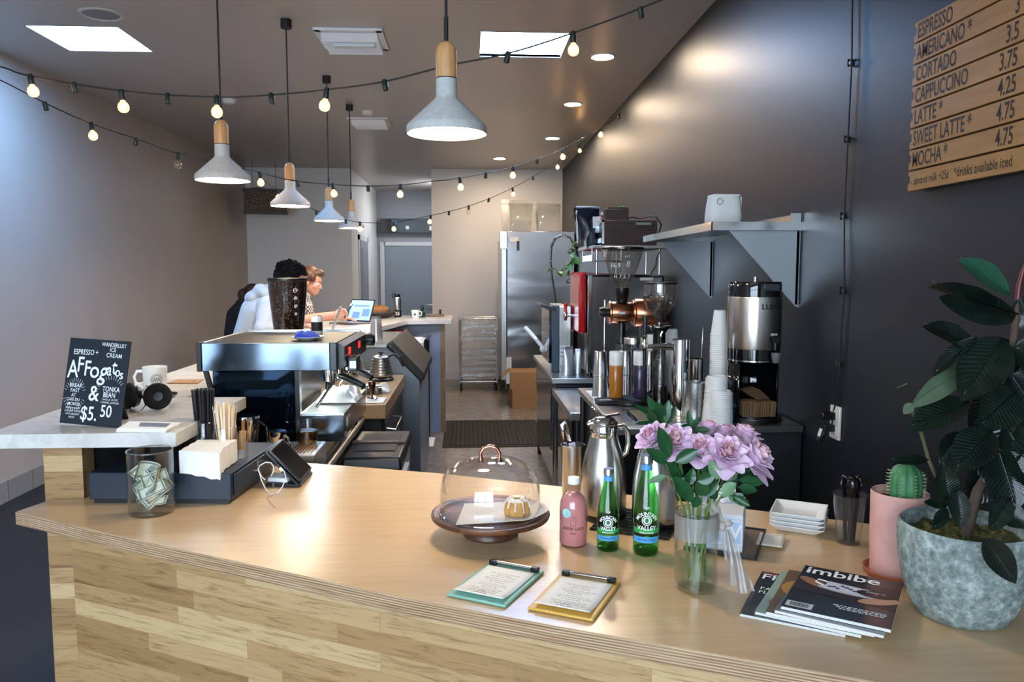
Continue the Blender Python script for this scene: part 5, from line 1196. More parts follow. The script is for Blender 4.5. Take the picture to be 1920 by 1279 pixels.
k.l(k.mix(k.math('MULTIPLY', k.math('MAXIMUM', bord, oval), k.math('ADD', .35, k.math('MULTIPLY', fine, .9))), '#c9d0bf', '#3d5547'), k.p.inputs['Base Color']); k.p.inputs['Roughness'].default_value = .75; BILL = k.m
def bill(loc, rx, ry, rz, curl, lab, tw=0.0, axis=0, sc_=.8):
    b = B(); nu, nv = 24, 10; Lb, Wb = .156 * sc_, .066 * sc_
    def fn(u, v):
        x = (u - .5) * Lb; y = (v - .5) * Wb
        if curl:
            a_ = x * curl; px, pz = math.sin(a_) / curl, (1 - math.cos(a_)) / curl
        else: px, pz = x, .0
        return (px, y * math.cos(tw * x), pz + y * math.sin(tw * x * 8) + .0025 * math.sin(x * 60 + y * 40))
    b.grid(fn, nu, nv)
    o = mk('banknote', b, BILL, None, loc, rot=(rx, ry, rz), angle=180)
    uv = o.data.uv_layers.new(name='UVMap')
    for lp in o.data.loops: i = lp.vertex_index; uv.data[lp.index].uv = ((i // (nv + 1)) / nu, (i % (nv + 1)) / nv)
    return tag(o, lab, 'banknote', 'banknotes in the tip jar')
bill((gx_ + .010, gy_ - .020, TOP + .068), rad(72), rad(-24), rad(8), 9, 'banknote facing outward lowest at the front of the tip jar', .3, sc_=.5)
bill((gx_ + .004, gy_ + .012, TOP + .112), rad(85), rad(12), rad(-10), 34, 'banknote rolled into a loop topmost in the tip jar', .2, sc_=.72)
bill((gx_ - .018, gy_ - .004, TOP + .052), rad(70), rad(62), rad(30), 9, 'banknote standing on end at the bar side of the tip jar', .2, sc_=.55)
bill((gx_ - .014, gy_ + .0, TOP + .09), rad(66), rad(40), rad(-30), 14, 'banknote slanting under the rolled loop in the tip jar', .4, sc_=.6)
bill((gx_ + .010, gy_ + .014, TOP + .055), rad(60), rad(-30), rad(40), 12, 'banknote tucked behind the outward facing one in the tip jar', .3, sc_=.55)
bill((gx_ + .009, gy_ + .004, TOP + .095), rad(80), rad(-16), rad(24), 24, 'banknote folded against the rolled loop in the tip jar', .2, sc_=.5)
bill((gx_ - .002, gy_ + .008, TOP + .03), rad(30), rad(10), rad(10), 12, 'banknote lying on the floor of the tip jar', .2, sc_=.5)
# tablet on stand, card reader
t = thing('tablet_stand', 'black stand holding a tablet at the counter edge by the cash drawer', 'tablet stand', (-.56, 2.41, TOP))
mk('stand_foot', B().prism([(-.065, -.06), (.045, -.075), (.05, .08), (-.05, .08)], 0, .01), BLACK, t, bevel=.003)
for x, y in ((-.04, -.058), (.03, -.062)): mk('foot_pad', B().cyl((x, y, -.0), .006, .0102), DSTEEL, t)
SLT = Matrix.Translation((.042, 0, .014)) @ Matrix.Rotation(rad(-46), 4, 'Y').inverted()
ML = Matrix.Translation((.044, .005, .015)) @ Matrix.Rotation(rad(46), 4, 'Y')
mk('cradle', B().bx((-.142, -.088, -.012), (.004, .088, -.002)), BLACK, t, bevel=.004).matrix_local = ML
tb = thing('tablet', 'dark screened tablet leaning on the black stand', 'tablet', (-.56, 2.41, TOP)); tb.matrix_world = Matrix.Translation((-.56, 2.41, TOP)) @ ML
mk('tablet_body', B().bx((-.137, -.083, -.0015), (-.001, .083, .006)), pbr('tablet_silver', '#3c444e', .3, .8), tb, bevel=.003)
mk('screen', B().bx((-.131, -.077, .006), (-.007, .077, .0066)), GLOSSBLACK, tb)
t = thing('card_reader', 'small white card reader on the tablet stand foot', 'card reader', (-.583, 2.385, TOP + .0105), rad(-14))
mk('reader_body', B().bx((-.033, -.03, 0), (.033, .03, .014)), pbr('reader_white', '#eceff2', .25), t, bevel=.004); mk('reader_top', B().bx((-.028, -.025, .0141), (.028, .025, .0146)), pbr('reader_grey', '#bfc4c8', .25), t)
o_ = Vector((-.6, 2.38, TOP))
t = thing('charging_cable', 'white charging cable looping from the cash drawer to the reader', 'cable', o_)
cp = [(497, 900), (490, 893), (484, 880), (487, 873), (498, 867), (508, 868), (513, 875), (512, 886), (508, 893)]
cp = [atY(a_, c_, 2.30 + .002 * i) - o_ for i, (a_, c_) in enumerate(cp)]
c2 = [Vector(p) - o_ for p in [tuple(atY(a_, c_, 2.29)) for a_, c_ in ((486, 884), (490, 900), (497, 915), (503, 922))]] + [G(508, 930, TOP + .003) - o_, G(520, 925, TOP + .003) - o_] + [atY(a_, c_, 2.28) - o_ for a_, c_ in ((530, 912), (536, 895), (533, 884), (526, 879))]
mk('cable', B().tube(cp, .0018, 6).tube(c2, .0018, 6), pbr('cable_white', '#dcdde0', .4), t)
mk('cable_tail', B().tube([G(503, 928, TOP + .002) - o_, G(501, 935, TOP + .002) - o_, G(508, 944, TOP + .002) - o_, G(517, 952, TOP + .002) - o_], .0008, 5), pbr('string_tan', '#b9935e', .6), t)
mk('plug_end', B().box(atY(527, 880, 2.285) - o_, (.012, .008, .008), ry=.7), WHITE, t, bevel=.002)
# cake stand
cx_, cy_ = .05, 1.88
k = N('acacia_wood'); s_ = k.n('SeparateXYZ'); k.l(k.coord('Object', (1, 1, 1), (0, 0, rad(8))), s_.inputs[0]); st = k.math('FRACT', k.math('MULTIPLY', s_.outputs['Y'], 17.0)); rn = k.n('TexWhiteNoise', noise_dimensions='1D'); k.l(k.math('FLOOR', k.math('MULTIPLY', s_.outputs['Y'], 22.0)), rn.inputs['W'])
g = k.noise(k.coord('Object', (3, 26, 26)), 3, 5, .6, .6); base = k.ramp(rn.outputs['Value'], [(.0, '#4a2c1c'), (.4, '#774a30'), (.7, '#8d5f3f'), (1, '#d0a878')])
k.l(k.mix(.5, base, k.ramp(g, [(.3, '#6b4a33'), (.6, '#fff0dc')]), 'MULTIPLY'), k.p.inputs['Base Color']); k.p.inputs['Roughness'].default_value = .42; k.p.inputs['Coat Weight'].default_value = .08; ACA = k.m
t = thing('cake_stand', 'striped acacia wood cake stand on the maple worktop', 'cake stand', (cx_, cy_, TOP))
mk('plate', B().lathe([(0, .042), (.06, .042), (.128, .043), (.1455, .047), (.148, .053), (.147, .058), (.143, .0595), (.137, .0575), (.13, .0555), (0, .0555)], n=72), ACA, t)
mk('foot', B().lathe([(0, 0), (.066, 0), (.069, .004), (.0685, .012), (.06, .024), (.05, .034), (.047, .042), (0, .042)], n=56), ACA, t)
t = thing('glass_dome', 'clear glass dome with a copper loop handle covering the cake stand', 'dome', (cx_ - .001, cy_, TOP + .0565)); hd = .137
dp = [(.1235, 0), (.1239, .036), (.1225, .064), (.116, .09), (.101, .113), (.077, .1275), (.046, .1345), (.018, hd), (0, hd)]
mk('dome_wall', B().lathe(dp, n=80), thin('dome_glass', (.985, .985, .985), .75, .045), t, solid=.0018)
mk('rim_bead', B().tube([(.1236 * math.cos(i * math.pi / 36), .1236 * math.sin(i * math.pi / 36), .002) for i in range(72)], .0018, 6, True), thin('rim_glass2', (.92, .95, .96), .9, .25), t)
mk('loop_handle', B().tube([(-.023 + .0, 0, hd), (-.024, 0, hd + .012), (-.016, 0, hd + .026), (0, 0, hd + .031), (.016, 0, hd + .026), (.024, 0, hd + .012), (.023, 0, hd)], .0048, 12).cyl((-.023, 0, hd - .002), .007, .004).cyl((.023, 0, hd - .002), .007, .004), pbr('rose_copper', '#c98a75', .2, 1.0), t)
mk('handle_screw', B().cyl((.023, 0, hd - .009), .01, .006).cyl((-.023, 0, hd - .009), .008, .006), DSTEEL, t)
par = B()
def pf_(u, v):
    x = -.085 + u * .225; y = -.105 + v * .17 * (1 - .15 * u); q = max(0, x - .07)
    return (x + .02 * v, y + .03 * u, .003 + .004 * noise.noise((u * 4, v * 4, 2)) ** 2 + q * q * 5 + .012 * max(0, v - .7) * u)
par.grid(pf_, 26, 18)
tag(mk('parchment_sheet', par, thin('parchment', (.8, .79, .77), .2, .05, .3, .74, '#f6f4f0'), None, (cx_, cy_, TOP + .0575), angle=180), 'sheet of white parchment paper under the small cake', 'paper')
t = thing('bundt_cake', 'small golden bundt cake drizzled with white icing under the dome', 'cake', (atY(969, 965, cy_ - .02).x, cy_ - .03, TOP + .062), .3)
fl = lambda a_, z: 1 + .07 * math.cos(8 * a_)
mk('sponge', B().lathe([(0, 0), (.0295, 0), (.0315, .006), (.03, .02), (.026, .032), (.019, .039), (.01, .037), (.006, .03), (0, .03)], n=64, wob=fl), pbr('sponge', '#cf9a52', .75, var=.15, vscale=60, bump=.3, bscale=150), t)
ic = B().lathe([(.009, .0375), (.014, .0405), (.019, .041), (.0245, .0365), (.026, .034), (.0245, .033)], n=64, wob=fl)
for i in range(9):
    a_ = i * .698; le = rnd.uniform(.3, 1); ic.tube([Vector(((.0245 + .0062 * s) * fl(a_, 0) * math.cos(a_), (.0245 + .0062 * s) * fl(a_, 0) * math.sin(a_), .0365 - .028 * s * le)) for s in (0, .35, .7, 1)], [.0026, .0024, .0022, .0026], 8)
mk('icing', ic, pbr('icing', '#f3ead9', .4), t)
# pink and green bottles
def bottle(name, lab, x, y, prof, mat, cap, h, grp=None):
    t = thing(name, lab, 'bottle', (x, y, TOP), 0, grp); return t
bx_, by_ = atY(1075, 1000, 1.8).x, 1.80; r = .0336
t = thing('rose_bottle', 'round shouldered bottle of pink drink with a white cap', 'bottle', (bx_, by_, TOP))
mk('glass_body', B().lathe([(0, .001), (r - .004, 0), (r, .006), (r, .092), (r * .96, .106), (r * .78, .121), (r * .5, .129), (.0125, .133), (.0125, .152)], n=56), thin('pale_glass', (.97, .93, .93), .8, .06), t)
mk('pink_drink', B().lathe([(0, .004), (r - .004, .004), (r - .0015, .009), (r - .0015, .091), (r * .92, .106), (r * .74, .119), (r * .4, .1275), (0, .129)], n=56), pbr('pink_drink', '#e2a0a1', .25, trans=.35, spec=.3), t)
mk('bottle_cap', B().lathe([(.0135, .149), (.0145, .15), (.0145, .162), (.013, .1645), (0, .1645)], n=36), WPLAS, t)
PI_ = pbr('brown_print', '#4a2226', .5); RZ = lambda d: Matrix.Rotation(rad(d), 4, 'Z')
text('GOOD LUCK', .0092, PI_, t, Matrix.Translation((0, 0, .048)) @ RZ(-8), wrap=r + .0005, sx_=1.0, bold=.0001)
text('ROSE', .006, PI_, t, Matrix.Translation((0, 0, .037)) @ RZ(-8), wrap=r + .0005)
hnd = B()
for pts in ([(-.006, .055), (-.006, .068), (-.004, .074), (-.003, .086), (-.0005, .086), (0, .075), (.004, .077), (.006, .072), (.006, .06), (.004, .055), (-.006, .055)], [(0, .075), (0, .068), (-.003, .068)]):
    hnd.tube([((r + .0005) * math.sin(x / r - .14), -(r + .0005) * math.cos(x / r - .14), z) for x, z in pts], .00035, 4)
mk('hand_print', hnd, PI_, t)
mk('round_sticker', B().add([((r + .0006) * math.sin((.011 * math.cos(a_) - .022) / r), -(r + .0006) * math.cos((.011 * math.cos(a_) - .022) / r), .085 + .011 * math.sin(a_)) for a_ in [i * math.pi / 12 for i in range(24)]], [tuple(range(24))]), pbr('aqua_sticker', '#9fd3d4', .5), t)
GREEN = thin('green_glass', (.36, .76, .36), .8, .06); GREEN2 = thin('green_base', (.1, .5, .16), .6, .05)
def water(lab, px, y, r, h):
    s = h / .231; rs = r / .0302
    t = thing('water_bottle', lab, 'bottle', (atY(px, 1000, y).x, y, TOP), 0, 'green glass water bottles')
    pr = [(0, .004), (.02, .003), (.0265, 0), (.0302, .006), (.0302, .095), (.0285, .12), (.0225, .15), (.016, .175), (.0128, .195), (.0122, .213)]
    mk('glass_body', B().lathe([(a_ * rs, c_ * s) for a_, c_ in pr], n=56), GREEN, t)
    mk('thick_base', B().lathe([(0, .006 * s), (.026 * rs, .005 * s), (.028 * rs, .012 * s), (.012 * rs, .016 * s), (0, .018 * s)], n=40), GREEN2, t)
    mk('metal_cap', B().lathe([(.0132 * rs, .212 * s), (.0142 * rs, .213 * s), (.0142 * rs, .229 * s), (.0132 * rs, .2315 * s), (0, .2315 * s)], n=40), pbr('cap_silver', '#c7ccd6', .25, 1.0), t)
    mk('cap_top', B().lathe([(0, .2318 * s), (.0128 * rs, .2318 * s), (.0128 * rs, .2322 * s), (0, .2324 * s)], n=36), pbr('cap_blue', '#3c55a8', .4), t)
    BL = pbr('label_blue', '#4f9fd6', .5)
    def arcband(z0, z1, a0, a1, r0, r1, m, nm): 
        n = 30; vs = []
        for i in range(n + 1):
            a_ = rad(a0 + (a1 - a0) * i / n); vs += [(r0 * math.sin(a_), -r0 * math.cos(a_), z0 * s), (r1 * math.sin(a_), -r1 * math.cos(a_), z1 * s)]
        mk(nm, B().add(vs, [(2 * i, 2 * i + 2, 2 * i + 3, 2 * i + 1) for i in range(n)]), m, t)
    R0 = .0302 * rs + .0004
    arcband(.033, .047, -75, 55, R0, R0, BL, 'blue_band'); arcband(.055, .067, -75, 80, R0 - .0002, R0 - .0002, pbr('label_green', '#2c9a45', .5), 'green_band')
    arcband(.198, .211, -180, 180, .0134 * rs, .0127 * rs, BL, 'neck_label')
    def tx(sv_, sz, z, arc=None, b_=.0001, m=CHALK, sx_=1.0): text(sv_, sz * s, m, t, Matrix.Translation((0, 0, z * s)) @ RZ(-10), wrap=R0 + .0004, bold=b_, arc=arc, sx_=sx_)
    tx('THE', .0065, .1155, None, .0001); tx('MOUNTAIN', .0112, .1015, .026 * s, .00025); tx('VALLEY', .0135, .0675, None, .0003); tx('SPRING WATER', .0048, .0565); tx('SPARKLING', .0085, .04, None, .0001, pbr('label_navy', '#1e3f78', .5))
    em_ = B(); f = lambda x, z: ((R0 + .0004) * math.sin(x / R0 - rad(10)), -(R0 + .0004) * math.cos(x / R0 - rad(10)), z * s)
    c_ = .0855; em_.add([f(.0115 * math.cos(a_), c_ + .0115 * math.sin(a_) / s) for a_ in [i * math.pi / 16 for i in range(32)]] + [f(.0098 * math.cos(a_), c_ + .0098 * math.sin(a_) / s) for a_ in [i * math.pi / 16 for i in range(32)]], [(i, (i + 1) % 32, 32 + (i + 1) % 32, 32 + i) for i in range(32)])
    em_.add([f(.0078 * math.cos(a_), c_ + .0078 * math.sin(a_) / s) for a_ in [i * math.pi / 12 for i in range(24)]], [tuple(range(24))])
    mk('round_emblem', em_, CHALK, t)
    mk('emblem_figure', B().add([f(x + 0, c_ + z) for x, z in ((-.003, -.006), (.003, -.006), (.0045, .001), (.002, .005), (-.002, .005), (-.0045, .001))], [(0, 1, 2, 3, 4, 5)]).xf(Matrix.Scale(1.012, 4)), pbr('emblem_green', '#1f6e39', .5), t)
water('smaller green glass water bottle next to the pink bottle', 1140, 1.765, .0265, .193)
water('taller green glass water bottle near the flower vase', 1211, 1.735, .0302, .231)
# carafes, tumbler with tongs, trivet
mt = B(); 
for i in range(9): mt.bx((-.1 + i * .0235, -.1, 0), (-.088 + i * .0235, .1, .003)).bx((-.1, -.1 + i * .0235, .0028), (.1, -.088 + i * .0235, .0055))
tag(mk('lattice_trivet', mt, RUBBER, None, (.435, 1.945, TOP), rad(-26)), 'black rubber lattice mat under the two steel carafes', 'mat')
CAR = pbr('carafe_steel', '#c4c2bd', .25, 1.0, bump=.02, bscale=20, stretch=(30, 30, 1))
def carafe(lab, px, y, rz, s=1.0):
    t = thing('thermal_carafe', lab, 'carafe', (atY(px, 950, y).x, y, TOP + .006), rz, 'steel thermal carafes')
    mk('body', B().lathe([(0, .008), (.058 * s, .008), (.0605 * s, .014), (.061 * s, .03), (.0605 * s, .09), (.057 * s, .13), (.049 * s, .17), (.04 * s, .2), (.036 * s, .214), (0, .214)], n=64), CAR, t)
    mk('base_ring', B().lathe([(0, 0), (.057 * s, 0), (.06 * s, .004), (.06 * s, .012), (0, .012)], n=56), BLACK, t)
    mk('neck', B().lathe([(.0355 * s, .213), (.0365 * s, .215), (.0365 * s, .245), (.035 * s, .247), (0, .247)], n=48), CHROME, t)
    mk('lid', B().lathe([(.036 * s, .247), (.037 * s, .249), (.035 * s, .256), (.024 * s, .264), (.01 * s, .267), (0, .267)], n=48), CHROME, t)
    mk('spout', B().tube([(-.028 * s, 0, .25), (-.04 * s, 0, .251), (-.047 * s, 0, .247)], [.012, .008, .005], 12), CHROME, t)
    mk('thumb_lever', B().box((.022 * s, 0, .27), (.04 * s, .016, .005), ry=rad(-6)).cyl((.012 * s, 0, .262), .006, .008), BLACK, t)
    mk('handle', B().tube([(.036 * s, 0, .236), (.055 * s, 0, .238), (.068 * s, 0, .222), (.07 * s, 0, .19), (.064 * s, 0, .165), (.052 * s, 0, .158)], [.006, .007, .0075, .0075, .007, .006], 12), CHROME, t)
carafe('whole steel thermal carafe behind the small green bottle', 1131, 2.0, rad(12))
carafe('steel thermal carafe half hidden by the tall green bottle and roses', 1228, 1.925, rad(25), .97)
xx, yy_ = atY(1074, 880, 2.2).x, 2.2
t = thing('steel_tumbler', 'tall steel tumbler holding tongs behind the pink bottle', 'tumbler', (xx, yy_, TOP))
mk('tumbler_wall', B().lathe([(0, 0), (.029, 0), (.0305, .004), (.0355, .153), (.034, .153), (.029, .006), (0, .006)], n=48), CAR, t)
mk('rim', B().tube([(.0348 * math.cos(i * math.pi / 16), .0348 * math.sin(i * math.pi / 16), .153) for i in range(32)], .0014, 6, True), CHROME, t)
t = thing('serving_tongs', 'steel serving tongs standing in the tall tumbler', 'tongs', (xx - .006, yy_, TOP + .007), rad(10))
mk('tong_arms', B().tube([(.02, 0, 0), (.012, 0, .1), (-.006, 0, .17), (-.014, 0, .206), (-.02, 0, .212), (-.027, 0, .206), (-.022, 0, .17), (-.008, .004, .1), (.012, .012, .004)], [.003, .004, .006, .007, .008, .007, .006, .004, .003], 6), CHROME, t)
mk('grip_sleeve', B().box((.004, -.004, .135), (.02, .006, .035), ry=-.15), pbr('lilac_plastic', '#cfc8dc', .4), t, bevel=.002)
# clipboards
def clip(lab, cx, cy, rz, col, seed):
    t = thing('clipboard', lab, 'clipboard', (cx, cy, TOP), rz, 'small menu clipboards'); w_, h_ = .133, .195
    mk('board', B().bx((-w_ / 2, -h_ / 2, .001), (w_ / 2, h_ / 2, .0065)), pbr('board_' + seed, col, .45, coat=.2), t, bevel=.0028)
    pw, ph = .112, .158
    def z(v): return .0085 + .006 * max(0, .35 - v) ** 2 * 8
    pg = mk('menu_page', B().grid(lambda u, v: ((u - .5) * pw, -.088 + v * ph, z(v)), 6, 18), PAPER, t, angle=180, solid=.0006)
    ln = B(); y = .048; R2 = random.Random(seed)
    for n_, wd in enumerate((.062, .03, .05, .066, .05, .03, .058, .06, .036, .07, .056, .062, .03)):
        y -= .0082 if n_ % 3 else .0118
        v = (y + .088) / ph; x = -wd / 2
        while x < wd / 2:
            l_ = R2.uniform(.004, .012); ln.box((x + l_ / 2, y, z(v) + .0007), (l_, .0016, .0002)); x += l_ + .0024
    mk('menu_text', ln, pbr('pale_ink_' + seed, '#adaeb5', .7), pg)
    mk('menu_logo', B().tube([(.008 * math.cos(i * .6) - .0, -.072 + .006 * math.sin(i * .6), z(.1) + .001) for i in range(11)], .0004, 4, True), pbr('logo_ink_' + seed, '#8e8f96', .7), pg)
    cl = mk('clip_bar', B().rod((-.05, .083, .0135), (.05, .083, .0135), .0035).box((0, .09, .009), (.09, .014, .004)), CHROME, t)
    for s in (-1, 1): mk('clip_end', B().box((s * .05, .083, .012), (.018, .013, .01)), BLACK, t, bevel=.002)
clip('sea green clipboard with a white menu page before the cake stand', .055, 1.567, rad(-28.5), '#7fb3a2', 'teal')
clip('yellow clipboard with a white menu page, nearest the counter edge', .2115, 1.497, rad(-26.5), '#d3a648', 'ochre')
# magazines
MR = rad(-34.5); MW, MH = .185, .235
def mag(lab, blx, bly, z, rz, th=.0055, col='#17161a'):
    v = Matrix.Rotation(rz, 3, 'Z') @ Vector((MW / 2, MH / 2, 0)); t = thing('magazine', lab, 'magazine', (blx + v.x, bly + v.y, z), rz, 'fanned magazines')
    pg = B()
    for i in range(3): pg.bx((-MW / 2 + .0006 * i, -MH / 2 + .0004 * i, .0003 + i * th / 3), (MW / 2 - .0004 * i, MH / 2 - .001, th / 3 * (i + 1) - .0003))
    mk('pages', pg, PAPER, t); mk('cover', B().bx((-MW / 2 - .0005, -MH / 2 - .0008, th - .0002), (MW / 2 + .0005, MH / 2, th + .0004)), pbr('cover_' + col, col, .2, coat=.3), t)
    t['th'] = th + .0006; return t
def flat(name, t, pts, col, dz=0, rough=.3): return mk(name, B().add([(x, y, t['th'] + dz) for x, y in pts], [tuple(range(len(pts)))]), pbr(name + col, col, rough), t)
def ell(cx, cy, a_, b_, rot=0, n=24): return [(cx + a_ * math.cos(q) * math.cos(rot) - b_ * math.sin(q) * math.sin(rot), cy + a_ * math.cos(q) * math.sin(rot) + b_ * math.sin(q) * math.cos(rot)) for q in [i * 2 * math.pi / n for i in range(n)]]
z_ = TOP
p = G(1387, 1156, TOP); m1 = mag('dark magazine with pale FRI lettering, lowest in the fan', p.x, p.y, z_ + .0005, rad(-31)); z_ += .0068
text('FRI', .042, CHALK, m1, Matrix.Translation((-MW / 2 + .004, MH / 2 - .03, m1['th'] + .0003)), align='LEFT', bold=.0005)
text('FA\nFL', .02, CHALK, m1, Matrix.Translation((-MW / 2 + .012, .012, m1['th'] + .0003)), align='LEFT')
flat('red_strip', m1, [(-MW / 2, MH / 2 - .014), (.05, MH / 2 - .014), (.05, MH / 2 - .004), (-MW / 2, MH / 2 - .004)], '#6d1f24', .0001)
p = G(1415, 1152, z_); m2 = mag('pale green magazine with an arm photo, second lowest in the fan', p.x, p.y, z_, MR, col='#9fb3a2'); z_ += .0066
flat('photo_arm', m2, ell(-.045, -.03, .05, .022, .9), '#a9713f', .0002); flat('photo_dark', m2, ell(-.05, .05, .03, .02, .2), '#5f7468', .0002)
text('B', .034, PAPER, m2, Matrix.Translation((-MW / 2 + .05, MH / 2 - .022, m2['th'] + .0004)), bold=.0005)
p = G(1436, 1152, z_); m3 = mag('amber magazine with yellow FRI lettering, in the middle of the fan', p.x, p.y, z_, rad(-33), col='#6f5232'); z_ += .0066
text('FRI', .042, pbr('yellow_title', '#e9b93a', .4), m3, Matrix.Translation((-MW / 2 + .03, MH / 2 - .028, m3['th'] + .0004)), align='LEFT', bold=.0005)
flat('photo_amber', m3, ell(-.04, .02, .05, .05), '#b98335', .0002)
p = G(1452, 1149, z_); m4 = mag('grey backed magazine directly under the topmost one', p.x, p.y, z_, rad(-36.5), col='#77787a'); z_ += .0066
p = G(1464, 1142, z_); m5 = mag('topmost black magazine titled imbibe with a teacup photo', p.x, p.y, z_, MR, .006, '#14110f'); T5 = m5['th']
flat('photo_table', m5, [(-MW / 2, -.02), (MW / 2, -.035), (MW / 2, .075), (.02, .06), (-MW / 2, .04)], '#2a1e18', .0001)
flat('photo_hand', m5, ell(-.06, .03, .035, .014, -.6), '#9b6a4e', .0002); flat('photo_hand_b', m5, ell(.062, -.005, .04, .015, .5), '#b98c72', .0002)
flat('photo_saucer', m5, ell(.0, .012, .052, .012, -.1), '#b9bdc4', .0003); flat('photo_cup', m5, [(-.04, .012), (.032, .006), (.04, .042), (-.036, .05)], '#d4d7de', .0004)
R3 = random.Random(4)
for i in range(9): flat('cup_pattern', m5, ell(-.03 + i * .0075, .028 + R3.uniform(-.009, .009), .005, .0035, R3.uniform(0, 3), 9), '#2b3768', .0005)
mk('photo_handle', B().tube([(-.037, .045, T5 + .0006), (-.055, .05, T5 + .0006), (-.058, .035, T5 + .0006), (-.04, .022, T5 + .0006)], .0012, 5), PAPER, m5)
flat('oval_badge', m5, ell(.052, .024, .034, .017, 0), '#0b0a0a', .0007); text('IMBIBE 75', .008, CHALK, m5, Matrix.Translation((.052, .03, T5 + .0009))); flat('badge_red', m5, ell(.052, .021, .006, .003), '#7c2a22', .0008)
text('imbibe', .05, PAPER, m5, Matrix.Translation((-MW / 2 + .006, MH / 2 - .026, T5 + .0005)), align='LEFT', bold=.0008, sx_=1.05)
flat('barcode_box', m5, [(-MW / 2 + .005, -MH / 2 + .008), (-MW / 2 + .052, -MH / 2 + .008), (-MW / 2 + .052, -MH / 2 + .034), (-MW / 2 + .005, -MH / 2 + .034)], '#e5e5e2', .0003)
bc = B(); x = -MW / 2 + .012
while x < -MW / 2 + .045: w_ = R3.uniform(.0006, .0018); bc.bx((x, -MH / 2 + .013, T5 + .0003), (x + w_, -MH / 2 + .03, T5 + .0005)); x += w_ + R3.uniform(.0006, .0016)
mk('barcode', bc, INK, m5); cl_ = B()
for r_ in range(3):
    x = -.01 + r_ * .006
    while x < .075: l_ = R3.uniform(.004, .011); cl_.bx((x, -.062 - r_ * .007, T5 + .0002), (x + l_, -.0595 - r_ * .007, T5 + .0004)); x += l_ + .0022
mk('cover_text', cl_, CHALK, m5)
# plates, tea box on tray, spoon cup
def sqp(a_, c_, z0, z1): return [(-a_, -a_, z0), (a_, -a_, z0), (a_, a_, z0), (-a_, a_, z0), (-c_, -c_, z1), (c_, -c_, z1), (c_, c_, z1), (-c_, c_, z1)]
PB = B(); A_, C_ = .043, .066
PB.add(sqp(A_, C_, 0, .02) + sqp(A_ - .002, C_ - .004, .004, .0205), [(3, 2, 1, 0), (0, 1, 5, 4), (1, 2, 6, 5), (2, 3, 7, 6), (3, 0, 4, 7), (8, 9, 10, 11), (8, 12, 13, 9), (9, 13, 14, 10), (10, 14, 15, 11), (11, 15, 12, 8), (4, 5, 13, 12), (5, 6, 14, 13), (6, 7, 15, 14), (7, 4, 12, 15)])
pc = G(1490, 985, TOP)
for i, lab in enumerate(('bottom white square plate of the stack by the spoon cup', 'white square plate second from bottom in the stack', 'white square plate second from top in the stack', 'top white square plate of the stack, empty')):
    tag(mk('square_plate', PB, WHITE, None, (.838, 1.885, TOP + .0005 + i * .0105), rad(-30 + (i % 2) * 1.2), bevel=.002), lab, 'plate', 'stacked square plates')
t = thing('wooden_tray', 'thin brown tray with black edges under the blue and white box', 'tray', (.615, 1.80, TOP), rad(-27))
mk('tray_board', B().bx((-.075, -.1, .001), (.085, .1, .006)), wood('tray_wood', '#7c6048', '#a08262', 'y', 4, .4), t); mk('tray_edge', B().bx((-.078, -.103, 0), (.088, -.099, .011)).bx((.084, -.103, 0), (.088, .103, .011)).bx((-.078, .099, 0), (.088, .103, .011)), BLACK, t, bevel=.001)
t = thing('tissue_box', 'blue and white carton with a tissue pulled up behind the vase', 'carton', (.60, 1.795, TOP + .0065), rad(-22))
mk('carton', B().bx((-.07, -.075, 0), (.058, .08, .088)), pbr('carton_white', '#e3e8f0', .5), t, bevel=.001)
BLU = pbr('carton_blue', '#b3cbec', .5)
mk('blue_panel', B().bx((-.066, -.0762, .02), (.054, -.0752, .07)).bx((.0582, -.07, .006), (.0588, .075, .082)), BLU, t); text('W', .05, PAPER, t, Matrix.Translation((.03, -.0765, .046)) @ Matrix.Rotation(math.pi / 2, 4, 'X'), bold=.0005); mk('blue_lines', B().bx((-.066, -.0763, .012), (.054, -.0753, .014)).bx((-.066, -.0763, .076), (.054, -.0753, .0775)), BLU, t)
tag(mk('paper_tissue', B().grid(lambda u, v: ((u - .5) * .06, .008 * math.sin(u * 9) + .01 * v, v * .035 * (1 + .12 * math.sin(u * 24))), 24, 6), PAPER, None, (.612, 1.81, TOP + .0955), rad(-22), angle=180, solid=.001), 'white tissue sticking up from the blue and white carton', 'tissue')
tag(mk('paper_slip', B().grid(lambda u, v: (u * .06, v * .09, .001 + .004 * u * v), 6, 6), pbr('cream_slip', '#ddd5c2', .7), None, (.677, 1.755, TOP + .0065), rad(-27), solid=.0006), 'cream paper slip lying on the brown tray', 'paper')
ux, uy = atY(1592, 980, 1.775).x, 1.775
t = thing('plastic_cup', 'clear plastic cup full of black spoons beside the pink pot', 'cup', (ux, uy, TOP))
mk('cup_wall', B().lathe([(0, .002), (.025, .002), (.0255, .004), (.0395, .118), (.041, .119), (.041, .121), (.0385, .121), (.0265, .0), (0, 0)], n=48), PLASTIC, t)
sp = B().box((0, 0, .06), (.006, .003, .12)).lathe([(0, -.022), (.008, -.014), (.0115, 0), (.0095, .014), (0, .022)], c=(0, 0, .138), n=20, m=Matrix.Scale(.35, 4, (0, 1, 0)))
first = None
for i in range(9):
    l, e = spread(ux, uy, TOP + .0045, .015, .026, .14, i, 9); e.rotate_axis('Z', rnd.uniform(0, 3))
    if first is None: first = tag(mk('plastic_spoon', sp, pbr('black_gloss_plastic', '#0b0b0d', .15), None, l, rot=e), 'black plastic spoon standing bowl up in the clear cup', 'spoon', 'black spoons in the clear cup')
    else: dup(first, l, rot=e)
